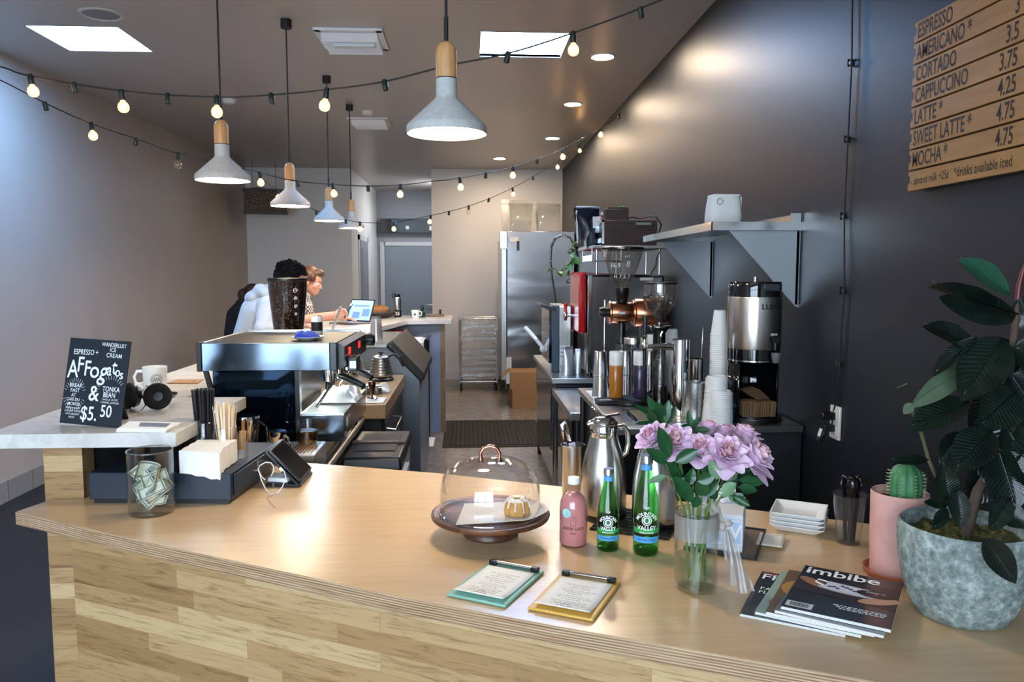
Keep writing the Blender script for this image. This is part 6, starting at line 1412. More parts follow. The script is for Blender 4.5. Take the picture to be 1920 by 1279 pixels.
# ================================================================ flowers and plants
def leaf_between(b, P0, P1, w_, roll=0.0, fold=.25, droop=.0, n=10, m=6, face=None, wave=0.0):
    """one leaf blade from stalk end P0 to tip P1, its upper side turned to the eye side then rolled about its own length"""
    P0, P1 = Vector(P0), Vector(P1); ax = P1 - P0; L_ = ax.length; a_ = ax.normalized()
    f_ = (face or Vector((-.3, -1, .5))).normalized(); sd = a_.cross(f_).normalized(); nr = sd.cross(a_)
    q = Matrix.Rotation(roll, 3, a_); sd, nr = q @ sd, q @ nr
    def fn(u, v):
        s = (v - .5) * 2; prof = (math.sin(math.pi * u ** .9) ** .75) if 0 < u < 1 else 0
        ww = w_ / 2 * prof
        return P0 + a_ * (u * L_) + sd * (s * ww) + nr * (abs(s) ** 1.4 * ww * fold + wave * math.sin(u * 20) * abs(s) * ww) + Vector((0, 0, -droop * L_ * u * u))
    return b.grid(fn, n, m)
# ---- vase with roses
VX, VY = atY(1304, 1090, 1.53).x, 1.53; VR = .0435; VH = zz(958, 1304, VY) - TOP
t = thing('flower_vase', 'clear cylinder glass vase of roses on the worktop', 'vase', (VX, VY, TOP))
mk('glass_wall', B().lathe([(0, .007), (VR - .004, .008), (VR - .003, .014), (VR - .003, VH), (VR, VH), (VR, .005), (VR - .005, 0), (0, 0)], n=64), thin('vase_glass', (.97, .985, .98), .9, .06), t)
mk('water', B().lathe([(0, .009), (VR - .0045, .009), (VR - .0045, VH * .43), (0, VH * .43)], n=56), thin('vase_water', (.86, .9, .84), .6, .06), t)
mk('rim_bead', B().tube([((VR - .0015) * math.cos(i * math.pi / 20), (VR - .0015) * math.sin(i * math.pi / 20), VH) for i in range(40)], .0018, 6, True), thin('rim_glass3', (.93, .96, .96), .9, .3), t)
RIB = thin('organza', (.74, .72, .7), .25, .08, .35, .32, '#c9c2ba'); RIBD = pbr('organza_knot', '#a79f96', .6, sheen=.3)
t = thing('organza_ribbon', 'sheer grey organza ribbon tied round the flower vase', 'ribbon', (VX, VY, TOP))
rz0, rz1 = VH * .67, VH * .97
mk('wrapped_band', B().lathe([(VR + .001, rz0), (VR + .0015, (rz0 + rz1) / 2), (VR + .001, rz1)], n=56), RIB, t)
kx_, ky_, kz_ = VR + .006, -.012, VH * .82
mk('knot', B().ball((kx_, ky_, kz_), (.009, .009, .011), 16, 10).ball((kx_ + .012, ky_ - .002, kz_ + .006), (.009, .006, .008), 12, 8), RIBD, t)
for nm, p0, p1, w0, w1 in (('ribbon_loop', (kx_, ky_, kz_), (kx_ - .026, ky_ - .004, kz_ + .05), .012, .036), ('ribbon_tail', (kx_ + .004, ky_, kz_ - .004), (kx_ + .03, ky_ - .012, .012), .02, .03), ('ribbon_tail', (kx_ + .008, ky_, kz_ - .004), (kx_ + .045, ky_ - .03, .004), .016, .034)):
    p0, p1 = Vector(p0), Vector(p1)
    mk(nm, B().grid(lambda u, v: p0.lerp(p1, u) + Vector(((v - .5) * (w0 + (w1 - w0) * u), .004 * math.sin(v * 9 + u * 7), .003 * math.sin(u * 11 + v * 5))), 14, 8), RIBD if nm == 'ribbon_loop' else RIB, t, angle=180)
k = N('rose_petal'); lw_ = k.noise(k.coord('Object'), 26, 3); k.l(k.ramp(lw_, [(.3, '#dcaed2'), (.5, '#e8c6e0'), (.72, '#f3dfec')]), k.p.inputs['Base Color']); k.p.inputs['Roughness'].default_value = .55; k.p.inputs['Sheen Weight'].default_value = .2; k.p.inputs['Subsurface Weight'].default_value = .12; k.p.inputs['Subsurface Radius'].default_value = (.01, .006, .008); PETAL = k.m
k = N('rose_heart'); k.l(k.ramp(k.noise(k.coord('Object'), 30, 2), [(.35, '#c9859f'), (.65, '#ecc6c9')]), k.p.inputs['Base Color']); k.p.inputs['Roughness'].default_value = .55; HEART = k.m
LEAFD = pbr('rose_leaf_dark', '#1f4a29', .32, var=.2, vscale=40); LEAFP = pbr('rose_leaf_pale', '#6d8f6c', .5, var=.15, vscale=40); STEM = pbr('green_stem', '#5b7a33', .5)
def bloom(R_, seed, openn):
    r_ = random.Random(seed); bo, bi = B(), B(); n_ = 30
    for i in range(n_):
        f = i / (n_ - 1); a_ = i * 2.39996 + r_.uniform(-.2, .2); rad_ = R_ * (.12 + .88 * f ** .8) ; tilt = (.12 + openn * 1.15 * f ** 1.3) + r_.uniform(-.08, .08)
        hgt = R_ * (1.25 - .25 * f); wd = R_ * (.55 + .75 * f)
        b = bi if i < 8 else bo
        def fn(u, v, a_=a_, rad_=rad_, tilt=tilt, hgt=hgt, wd=wd, f=f, s=seed + i):
            x = (v - .5) * wd * (1 - (1 - min(1, u * 1.6)) ** 2 * .7) * (1 - min(.92, max(0, u - .74) ** 1.6 * 4.6)); z = u * hgt
            out = rad_ * .32 * u ** .6 + math.sin(tilt) * z + (.25 * R_ * f * max(0, u - .6) ** 2 * 8) - (abs(v - .5) * 2) ** 2 * wd * .28 * (1 - .4 * f)
            zz_ = math.cos(tilt) * z - .35 * R_ * f * max(0, u - .7) ** 1.5 + R_ * .05 * noise.noise((u * 4 + s, v * 4, s))
            p = Vector((out, x, zz_)); q = p + Vector((R_ * .04 * noise.noise((v * 5, u * 5, s * 1.3)), 0, 0))
            return Matrix.Rotation(a_, 3, 'Z') @ q
        b.grid(fn, 6, 6)
    return bo, bi
def rose(px, py, y, Rr, seed, openn, lean, lab, leaves=()):
    c = atY(px, py, y); base = Vector((VX + .02 * math.cos(seed * 2.1), VY + .02 * math.sin(seed * 2.1), TOP + .012))
    t = thing('rose', lab, 'rose', base, 0, 'lilac pink roses in the vase')
    d = (c - Vector((VX, VY, TOP + VH * .5))); up_ = (d.normalized() * .55 + Vector(lean)).normalized(); q = up_.to_track_quat('Z', 'Y').to_matrix().to_4x4()
    cb_ = c - up_ * Rr * .75 - base
    mid = Vector((VX + (c.x - VX) * .32, VY + (c.y - VY) * .32, TOP + VH * .98)); 
    lim = (mid - Vector((VX, VY, mid.z)));  mid = Vector((VX, VY, mid.z)) + (lim if lim.length < VR * .62 else lim.normalized() * VR * .62); mid -= base
    mk('stem', B().tube([Vector((0, 0, 0)), mid * .5 + Vector((0, 0, .0)), mid, mid.lerp(cb_, .55) + Vector((0, 0, .008)), cb_], [.0022, .0024, .0024, .0022, .0026], 8), STEM, t)
    bo, bi = bloom(Rr, seed, openn); mk('outer_petals', bo.xf(Matrix.Translation(cb_) @ q), PETAL, t, angle=180); mk('inner_petals', bi.xf(Matrix.Translation(cb_) @ q), HEART, t, angle=180)
    sp_ = B()
    for i in range(5): a_ = i * 1.257; leaf_between(sp_, cb_ + up_ * .002, cb_ + q.to_3x3() @ Vector((Rr * .8 * math.cos(a_), Rr * .8 * math.sin(a_), -Rr * .1)), Rr * .35, n=5, m=2)
    mk('calyx', sp_, LEAFD, t, angle=180)
    for (bx_, by_, tx_, ty_, y0_, y1_, wpx, roll, pale) in leaves:
        P0, P1 = atY(bx_, by_, y0_) - base, atY(tx_, ty_, y1_) - base
        lf = B(); leaf_between(lf, P0, P1, wpx * y1_ / F, rad(roll), .3, .0, wave=.05); near = mid.lerp(cb_, .3)
        lf.tube([near, near.lerp(P0, .5) + Vector((0, 0, .004)), P0], .0011, 5); mk('leaf', lf, LEAFP if pale else LEAFD, t, angle=180)
def lp(x, y): return 1180 + x / 5.813, 740 + y / 5.813
def lv(x0, y0, x1, y1, ya, yb, w_, roll=0, pale=0): a_ = lp(x0, y0); c_ = lp(x1, y1); return (a_[0], a_[1], c_[0], c_[1], ya, yb, w_ / 5.813, roll, pale)
rose(1219, 815, 1.50, .029, 1, .75, (-.5, -.35, .35), 'rose farthest toward the tall green bottle, tipped sideways', [lv(440, 690, 315, 345, 1.47, 1.45, 165, 10), lv(430, 745, 180, 585, 1.47, 1.45, 140, -15)])
rose(1268, 822, 1.49, .034, 2, .95, (-.1, -.55, .45), 'rose facing outward behind the upright dark leaf', [lv(500, 735, 750, 600, 1.45, 1.44, 150, 20), lv(400, 885, 195, 965, 1.46, 1.45, 85, 10, 1)])
rose(1313, 838, 1.475, .034, 3, .8, (-.05, -.5, .5), 'rose in the middle of the front row, next to the fully open one', [lv(690, 1165, 480, 890, 1.45, 1.44, 175, 5), lv(640, 990, 690, 800, 1.47, 1.47, 130, 25)])
rose(1366, 846, 1.455, .037, 4, 1.05, (.05, -.75, .45), 'fully open pale rose facing the counter edge, centre of the bunch', [lv(990, 920, 865, 715, 1.45, 1.44, 135, -10, 1), lv(740, 940, 940, 870, 1.46, 1.45, 150, 30)])
rose(1329, 800, 1.575, .028, 5, .5, (0, -.1, 1), 'rose at the rear of the bunch with a pointed petal', [lv(1010, 1100, 1165, 965, 1.46, 1.45, 160, -20, 1)])
rose(1360, 806, 1.56, .023, 6, .22, (0, -.1, 1), 'smallest half closed rosebud at the rear of the bunch', [lv(1190, 930, 1475, 960, 1.47, 1.47, 120, 10)])
rose(1399, 810, 1.54, .032, 7, .75, (.25, -.15, .8), 'rose at the rear nearest the coffee dispenser', [lv(1190, 1010, 1395, 1050, 1.46, 1.46, 115, -10)])
rose(1424, 850, 1.48, .04, 8, 1.05, (.6, -.45, .35), 'large drooping rose toward the plates, widest of the bunch', [lv(1140, 1110, 1315, 1215, 1.46, 1.45, 105, 15), lv(1190, 830, 1290, 780, 1.5, 1.5, 130, 0)])
# greenery sprigs between the roses
def sprig(lab, pts, leaves):
    base = Vector((VX, VY + .015, TOP + .02)); t = thing('leaf_sprig', lab, 'foliage', base, 0, 'green sprigs in the vase')
    P = [Vector((0, 0, 0)), Vector((VX - .005, VY + .01, TOP + VH)) - base] + [atY(a_, c_, y_) - base for a_, c_, y_ in pts]
    mk('stem', B().tube(P, .0016, 6), STEM, t)
    for (x0, y0, x1, y1, ya, yb, w_, roll, pale) in leaves:
        lf = B(); leaf_between(lf, atY(x0, y0, ya) - base, atY(x1, y1, yb) - base, w_ * yb / F, rad(roll), .2); mk('leaf', lf, LEAFP if pale else LEAFD, t, angle=180)
sprig('dark leafy sprig rising above the roses before the tap column', [(1262, 835, 1.6), (1252, 800, 1.62), (1240, 765, 1.62)], [lv(370, 330, 430, 60, 1.62, 1.62, 110, 10), lv(330, 250, 200, 10, 1.62, 1.62, 110, -30), lv(260, 230, 55, 115, 1.62, 1.6, 75, 20), lv(270, 300, 215, 170, 1.62, 1.6, 110, -20), lv(390, 330, 500, 130, 1.62, 1.63, 90, 30), lv(390, 250, 290, 80, 1.62, 1.61, 100, 0), lv(400, 340, 300, 220, 1.63, 1.62, 120, 15), lv(430, 430, 640, 370, 1.62, 1.61, 100, 15), lv(300, 300, 60, 320, 1.62, 1.6, 60, 15)])
sprig('short sprig of three upright leaves amid the rear roses', [(1300, 830, 1.56), (1296, 806, 1.56)], [lv(670, 380, 640, 165, 1.56, 1.56, 75, 10), lv(670, 380, 775, 240, 1.56, 1.55, 75, -10), lv(690, 390, 885, 385, 1.55, 1.53, 85, 10), lv(690, 360, 560, 340, 1.56, 1.55, 60, 0)])
sprig('low dense sprig of leaves filling the vase mouth under the roses', [(1310, 900, 1.52), (1330, 880, 1.52)], [lv(560, 940, 420, 740, 1.48, 1.47, 150, 20), lv(830, 1100, 740, 930, 1.47, 1.46, 170, -10), lv(820, 1110, 960, 950, 1.47, 1.47, 120, 30), lv(770, 1120, 690, 1230, 1.47, 1.46, 110, 0), lv(1060, 1040, 1180, 880, 1.5, 1.5, 130, 0), lv(1200, 950, 1330, 860, 1.52, 1.52, 130, 10), lv(860, 900, 780, 760, 1.5, 1.49, 110, 25, 1), lv(600, 900, 520, 1040, 1.48, 1.47, 70, 0, 1), lv(1120, 940, 1010, 890, 1.47, 1.46, 70, 10, 1), lv(930, 800, 800, 860, 1.49, 1.49, 130, 0), lv(1180, 1160, 1080, 1060, 1.48, 1.48, 120, 0, 1), lv(1150, 1080, 1230, 1180, 1.47, 1.46, 130, 0), lv(620, 1010, 560, 860, 1.5, 1.5, 120, 20), lv(900, 1020, 860, 880, 1.5, 1.5, 130, -15), lv(1090, 980, 1140, 850, 1.52, 1.53, 140, 10), lv(780, 900, 690, 780, 1.52, 1.52, 130, 0), lv(960, 1130, 870, 1030, 1.48, 1.47, 120, 10), lv(1240, 1080, 1340, 990, 1.5, 1.5, 110, -10), lv(520, 800, 400, 700, 1.5, 1.49, 120, 0), lv(1060, 860, 1180, 790, 1.52, 1.52, 120, 0)])
# ---- cactus
px_, py_ = atY(1684, 1000, 1.57).x, 1.57
k = N('pink_clay'); f = k.noise(k.coord(), 20, 4); k.l(k.ramp(f, [(.3, '#c79389'), (.7, '#d3a399')]), k.p.inputs['Base Color']); k.p.inputs['Roughness'].default_value = .75; k.bump(k.noise(k.coord('Object', (1, 1, 8)), 60, 3), .08); PINK = k.m
t = thing('pink_pot', 'pale pink clay pot with saucer holding the cactus', 'pot', (px_, py_, TOP + .0095))
mk('pot_wall', B().lathe([(0, .004), (.05, .004), (.053, .0), (.056, .06), (.0575, .172), (.0555, .176), (.053, .172), (.05, .02), (0, .02)], n=56), PINK, t)
mk('inner_rim', B().lathe([(.0532, .1735), (.0525, .15), (.0522, .14)], n=56), pbr('clay_inside', '#8a4633', .8), t)
mk('soil', B().lathe([(0, .145), (.053, .145)], n=40).lathe([(0, .1455), (.052, .1455)], n=20), pbr('potting_soil', '#32251d', .95, var=.4, vscale=90, bump=.8, bscale=120), t, angle=180)
t = thing('clay_saucer', 'terracotta saucer under the pale pink pot', 'saucer', (px_, py_, TOP))
mk('saucer_dish', B().lathe([(0, 0), (.06, 0), (.066, .006), (.068, .016), (.0655, .017), (.063, .009), (0, .009)], n=56), pbr('terracotta', '#a4603f', .75, var=.1, vscale=30), t)
cax, cay = atY(1699, 900, 1.56).x, 1.56
t = thing('cactus', 'short ribbed green columnar cactus in the pale pink pot', 'cactus', (cax, cay, TOP + .15)); ch = zz(870, 1699, cay) - TOP - .15
ribs = lambda a_, z: 1 + .13 * (abs(math.cos(a_ * 4)) ** .8 - .6)
mk('cactus_body', B().lathe([(0, 0), (.027, 0), (.031, .03), (.0325, ch * .5), (.031, ch * .75), (.025, ch * .9), (.014, ch * .98), (0, ch)], n=96, wob=ribs), pbr('cactus_green', '#3f7a4c', .5, var=.2, vscale=40, bump=.1, bscale=200), t, angle=70)
sp = B()
for r_ in range(8):
    a_ = r_ * math.pi / 4
    for j in range(9):
        z = .02 + j * (ch - .035) / 8.5; rr = .0335 if z < ch * .7 else .0335 * (1 - ((z / ch - .7) / .3) ** 2 * .55)
        for q in range(3):
            d = Vector((math.cos(a_ + (q - 1) * .6), math.sin(a_ + (q - 1) * .6), .3 * (q - 1))).normalized(); p0 = Vector((rr * math.cos(a_), rr * math.sin(a_), z)); sp.rod(p0, p0 + d * .0075, .0005, .0001, 4)
mk('spines', sp, pbr('spine', '#d8cfb4', .5), t)
# ---- concrete planter with rubber plant
QX, QY = atY(1805, 1080, 1.38).x, 1.38
k = N('weathered_concrete'); v = k.coord(); f = k.noise(v, 7, 6, .65); f2 = k.noise(v, 55, 5, .7); f3 = k.noise(k.coord('Object', (4, 4, 1)), 9, 4)
c1 = k.ramp(f2, [(.35, '#6a7372'), (.5, '#8d9896'), (.66, '#bcc6c4')]); c2 = k.ramp(f, [(.35, '#7d8178'), (.65, '#b3bbb8')])
k.l(k.mix(.5, c1, c2, 'OVERLAY'), k.p.inputs['Base Color']); k.p.inputs['Roughness'].default_value = .85; k.bump(k.math('ADD', f2, f3), .35, .006); WCON = k.m
t = thing('concrete_planter', 'big rounded weathered concrete planter on the worktop', 'planter', (QX, QY, TOP))
mk('planter_wall', B().lathe([(0, 0), (.07, 0), (.08, .004), (.094, .03), (.106, .07), (.1135, .115), (.1155, .15), (.1145, .174), (.111, .178), (.107, .175), (.105, .15), (.1, .13), (0, .13)], n=72, wob=lambda a_, z: 1 + .012 * math.sin(a_ * 2 + 1) + .006 * math.sin(a_ * 5)), WCON, t)
ms = B(); ms.grid(lambda u, v: ((lambda r_, a_: (r_ * math.cos(a_), r_ * math.sin(a_), .152 + .012 * noise.noise((r_ * 40 * math.cos(a_), r_ * 40 * math.sin(a_), 1)) + .006 * noise.noise((r_ * 160 * math.cos(a_), r_ * 160 * math.sin(a_), 4))))(.1035 * max(u, .001), 2 * math.pi * v)), 26, 60)
k = N('moss'); f = k.noise(k.coord(), 90, 4); k.l(k.ramp(f, [(.3, '#2a2a14'), (.5, '#4a5422'), (.7, '#7d6b3a')]), k.p.inputs['Base Color']); k.p.inputs['Roughness'].default_value = .95; k.bump(f, .9, .01)
mk('moss_bed', ms, k.m, t, angle=180)
RUBL = N('rubber_leaf'); k = RUBL; f = k.noise(k.coord(), 14, 3); k.l(k.ramp(f, [(.35, '#0a1310'), (.65, '#132219')]), k.p.inputs['Base Color']); k.p.inputs['Roughness'].default_value = .24; k.p.inputs['Coat Weight'].default_value = .3; k.p.inputs['Coat Roughness'].default_value = .12
tu = k.n('TexCoord'); su = k.n('SeparateXYZ'); k.l(tu.outputs['UV'], su.inputs[0]); av = k.math('ABSOLUTE', k.math('SUBTRACT', su.outputs['Y'], .5))
vn = k.math('SINE', k.math('MULTIPLY', k.math('SUBTRACT', su.outputs['X'], k.math('MULTIPLY', av, .45)), 95.0)); k.bump(k.math('ADD', k.math('MULTIPLY', vn, .5), k.math('MULTIPLY', k.math('LESS_THAN', av, .02), -2.0)), .35, .003); RUBL = k.m
def leaf_uv(o, n, m):
    uv = o.data.uv_layers.new(name='UVMap'); tot = (n + 1) * (m + 1)
    for lp_ in o.data.loops:
        i = lp_.vertex_index
        uv.data[lp_.index].uv = (i // (m + 1) / n, i % (m + 1) / m) if i < tot else (0, .5)
RUBP = pbr('rubber_leaf_young', '#27503a', .4, var=.15, vscale=20); RUBU = pbr('rubber_leaf_underside', '#4b5c45', .5, var=.1, vscale=20); BARK = pbr('rubber_bark', '#4a3a2e', .8, var=.2, vscale=40)
base = Vector((QX, QY, TOP + .14)); t = thing('rubber_plant', 'dark rubber plant with broad glossy leaves in the concrete planter', 'plant', base)
trunk = [Vector((.0, 0, .0)), Vector((.02, .0, .1)), atY(1878, 850, 1.385) - base, atY(1893, 700, 1.39) - base, atY(1905, 600, 1.39) - base, atY(1907, 560, 1.39) - base]
mk('trunk', B().tube(trunk, [.011, .009, .008, .0075, .006, .004], 10), BARK, t)
side = [atY(1800, 985, 1.37) - base, atY(1765, 915, 1.38) - base, atY(1742, 865, 1.39) - base, atY(1724, 800, 1.4) - base, atY(1712, 775, 1.4) - base]
mk('side_stem', B().tube([Vector((-.03, .0, .0)), Vector((-.035, 0, .03))] + side[1:], .0035, 7), pbr('stem_olive', '#4a4a2c', .6), t)
mk('red_sheath', B().tube([atY(1908, 562, 1.39) - base, atY(1911, 535, 1.39) - base, atY(1917, 512, 1.385) - base, atY(1926, 485, 1.38) - base], [.005, .005, .004, .0015], 10), pbr('sheath_red', '#5c1f1c', .4), t)
mk('stake', B().rod(atY(1892, 680, 1.37) - base, atY(1891, 655, 1.37) - base, .005), pbr('cane', '#b98f63', .6), t)
LV = [  # base px, tip px, width px, depth base/tip, roll, kind
    (1893, 552, 1796, 480, 62, 1.39, 1.38, 15, 1), (1908, 590, 1741, 525, 66, 1.38, 1.33, 30, 0), (1905, 600, 1760, 545, 60, 1.39, 1.36, -35, 0),
    (1832, 652, 1730, 605, 58, 1.4, 1.38, 20, 0), (1832, 632, 1750, 700, 42, 1.37, 1.35, 40, 0), (1812, 690, 1708, 757, 44, 1.39, 1.38, -10, 2),
    (1880, 634, 1803, 744, 94, 1.36, 1.31, 10, 0), (1818, 752, 1702, 801, 62, 1.38, 1.36, 15, 0), (1712, 757, 1694, 775, 20, 1.38, 1.38, 0, 2),
    (1905, 735, 1838, 797, 88, 1.33, 1.29, -5, 0), (1858, 806, 1790, 880, 78, 1.36, 1.33, 12, 0), (1800, 810, 1762, 865, 40, 1.4, 1.39, 0, 0),
    (1741, 862, 1669, 861, 21, 1.39, 1.37, 0, 0), (1776, 938, 1768, 864, 48, 1.36, 1.35, 0, 0), (1793, 918, 1803, 988, 42, 1.34, 1.31, 0, 0),
    (1776, 948, 1732, 938, 22, 1.36, 1.34, 0, 0), (1776, 955, 1750, 990, 26, 1.36, 1.34, 0, 0), (1848, 1008, 1905, 1090, 54, 1.262, 1.2, 20, 0),
    (1893, 935, 1856, 992, 42, 1.32, 1.3, 0, 0), (1870, 840, 1905, 950, 95, 1.35, 1.32, 0, 0), (1893, 700, 1960, 800, 110, 1.36, 1.33, 0, 0),
    (1890, 760, 1850, 900, 100, 1.38, 1.36, 25, 0), (1905, 620, 1985, 560, 90, 1.39, 1.36, 0, 0), (1900, 650, 1990, 690, 100, 1.37, 1.34, 0, 0),
    (1885, 800, 1965, 930, 105, 1.36, 1.31, -10, 0), (1862, 950, 1935, 985, 50, 1.34, 1.3, 0, 0), (1880, 860, 1815, 940, 70, 1.4, 1.42, 0, 0),
    (1700, 720, 1681, 728, 6, 1.4, 1.4, 70, 2), (1898, 640, 1835, 700, 85, 1.42, 1.43, 0, 0), (1893, 720, 1830, 830, 90, 1.43, 1.44, 0, 0)]
for a0, b0, a1, b1, w_, ya, yb, roll, kd in LV:
    lf = B(); P0, P1 = atY(a0, b0, ya) - base, atY(a1, b1, yb) - base
    leaf_between(lf, P0, P1, w_ * yb / F, rad(roll), .34, .06, 16, 8, wave=.03)
    lf.tube([P0.lerp(P1, i / 8 * .96) + Vector((0, -.0012, .0008)) for i in range(9)], [.0016 - .00012 * i for i in range(9)], 5)
    leaf_uv(mk('leaf', lf, (RUBL, RUBP, RUBU)[kd], t, angle=180), 16, 8)
# ================================================================ things on the quartz bar
# chalk sign
SLATE = pbr('chalkboard', '#0f1c28', .5)
s0 = G(111, 797, Q); s1 = G(224, 803, Q); sa = math.atan2(s1.y - s0.y, s1.x - s0.x); sw = (s1 - s0).length; shh = .258
t = thing('chalkboard_sign', 'small blue black chalkboard sign of white hand lettering on the quartz bar', 'sign', ((s0.x + s1.x) / 2, (s0.y + s1.y) / 2, Q), sa)
TL = Matrix.Rotation(rad(-11), 4, 'X'); lean = Matrix.Rotation(rad(2.2), 4, 'Y')
M_ = lean @ TL
mk('board', B().bx((-sw / 2, 0, .003), (sw / 2, .006, shh)).xf(M_), SLATE, t, bevel=.001)
mk('easel_leg', B().bx((-.03, .0, 0), (.03, .004, .2)).xf(Matrix.Translation((0, .125, .0)) @ Matrix.Rotation(rad(20), 4, 'X')), SLATE, t)
FT = M_ @ Matrix.Translation((0, -.0012, 0)) @ Matrix.Rotation(math.pi / 2, 4, 'X')
def ct_(s, x, y, sz, b_=0.0, rot=0, sx_=1.0, sh_=0): text(s, sz, CHALK, t, FT @ Matrix.Translation((x, y, 0)) @ Matrix.Rotation(rad(rot), 4, 'Z'), bold=b_ * .5, sx_=sx_, shear=sh_)
u_ = sw / 2
ct_('WANDERLUST', .052, .243, .0165, .0002, -2, .78); ct_('ICE', .05, .229, .017, .0001, 0, .9); ct_('ESPRESSO +', -.042, .217, .0225, .0002, 1, .74); ct_('CREAM', .056, .212, .0185, .0001, -2, .9)
ct_('A', -.08, .163, 0.074, .0014, 4, .75); ct_('F', -.055, .178, 0.064, .0012, 0, .8); ct_('F', -.03, .168, 0.064, .0012, 0, .8); ct_('o', -.004, .165, 0.070, .0012, 0, .9); ct_('g', .025, .165, 0.079, .001, -6, .8, .2); ct_('a', .046, .17, 0.053, .001, 0, .75); ct_('t', .063, .178, 0.065, .001, 0, .8); ct_('o', .075, .165, 0.042, .001, 0, .8); ct_('s', .089, .158, 0.039, .001, 0, .9)
for i, (s, x, y, z) in enumerate((('BREAK', -.062, .117, .0165), ('FAST', -.063, .102, .0165), ('AT', -.066, .088, .014), ('CAFE DU', -.066, .075, .0125), ('MONDE', -.062, .062, .0135), ('FRENCH ROAST,', -.062, .05, .0078), ('CHICORY COFFEE', -.062, .041, .0078), ('WITH BEIGNET', -.062, .032, .0078), ('PIECES', -.064, .023, .0078))): ct_(s, x, y, z, .0002 if z > .01 else 0, 0, .9)
ct_('&', .003, .096, .064, .0012, 0, .9); ct_('TONKA', .06, .113, .021, .0004, 0, .8); ct_('BEAN', .056, .096, .021, .0004, 0, .8); ct_('VANILLA, CLOVE,', .061, .083, .0078, 0, 0, .9); ct_('CARAMEL, ALMOND', .061, .074, .0078, 0, 0, .88)
ct_('$5.', -.006, .036, .058, .0012, 0, .8); ct_('50', .052, .047, .05, .001, 0, .8)
ry_ = B()
for cx, cy, r0, r1, a0, a1, n_ in ((-.063, .09, .038, .05, 20, 340, 28), (.058, .1, .042, .053, 20, 175, 16)):
    for i in range(n_):
        a_ = rad(a0 + (a1 - a0) * i / (n_ - 1)); e = 1.0 if cx > 0 else .78
        if abs(cx + r1 * e * math.cos(a_)) > u_ - .004: continue
        ry_.rod((cx + r0 * e * math.cos(a_), cy + r0 * math.sin(a_), .0002), (cx + r1 * e * math.cos(a_), cy + r1 * math.sin(a_), .0002), .0005, None, 4)
mk('drawn_rays', ry_.xf(FT), CHALK, t)
# mug
mx_ = atY(291, 715, 3.03).x
t = thing('coffee_mug', 'white mug with a round black printed stamp behind the headphones', 'mug', (mx_, 3.03, Q))
mk('mug_body', B().lathe([(0, 0), (.038, 0), (.041, .004), (.0445, .09), (.0425, .092), (.041, .088), (.038, .008), (0, .008)], n=48), WHITE, t)
mk('handle', B().tube([(-.04, -.012, .075), (-.06, -.018, .075), (-.07, -.02, .055), (-.065, -.018, .03), (-.041, -.012, .02)], [.006, .0058, .0055, .0058, .006], 12), WHITE, t)
st_ = B(); RM = .0442
for rr in (.021, .0165): st_.tube([((RM + .0004) * math.sin(rr * math.cos(a_) / RM + .5), -(RM + .0004) * math.cos(rr * math.cos(a_) / RM + .5), .045 + rr * math.sin(a_)) for a_ in [i * math.pi / 14 for i in range(28)]], .0006, 4, True)
for i in range(9): x = -.012 + i * .003; st_.tube([((RM + .0004) * math.sin((x + .001 * j) / RM + .5), -(RM + .0004) * math.cos((x + .001 * j) / RM + .5), .037 + .005 * j + .003 * math.sin(i * 2.2)) for j in range(4)], .0006, 4)
mk('printed_stamp', st_, INK, t)
# headphones
h1, h2 = G(291, 772, Q), G(243, 772, Q)
t = thing('headphones', 'black over-ear headphones lying on the quartz bar beside the chalkboard sign', 'headphones', (h1.x, h1.y + .03, Q))
FOAM = pbr('ear_foam', '#15110f', .95, bump=.5, bscale=300)
def cup(c, rz, rx):
    m = Matrix.Translation(c) @ Matrix.Rotation(rz, 4, 'Z') @ Matrix.Rotation(rx, 4, 'X')
    mk('ear_pad', B().tube([(.03 * math.cos(a_), -.012, .03 * math.sin(a_)) for a_ in [i * math.pi / 14 for i in range(28)]], .0145, 12, True).xf(m), FOAM, t)
    mk('ear_shell', B().lathe([(0, -.005), (.034, -.003), (.038, .008), (.03, .022), (0, .026)], n=36, m=Matrix.Rotation(-math.pi / 2, 4, 'X')).xf(m), BLACK, t)
cup(Vector((0, 0, .0445)), rad(12), rad(-14)); cup(Vector((-.09, .015, .0445)), rad(-55), rad(-10))
mk('headband', B().tube([(.0, .03, .055), (.03, .07, .045), (.0, .13, .025), (-.06, .14, .02), (-.12, .1, .03), (-.115, .05, .05)], .006, 8), BLACK, t)
mk('cord', B().tube([(-.09, -.0, .006), (-.07, -.045, .003), (-.04, -.055, .003), (-.03, -.03, .02), (-.055, -.0, .06), (-.045, .02, .08), (-.03, .02, .045)], .0018, 6), BLACK, t)
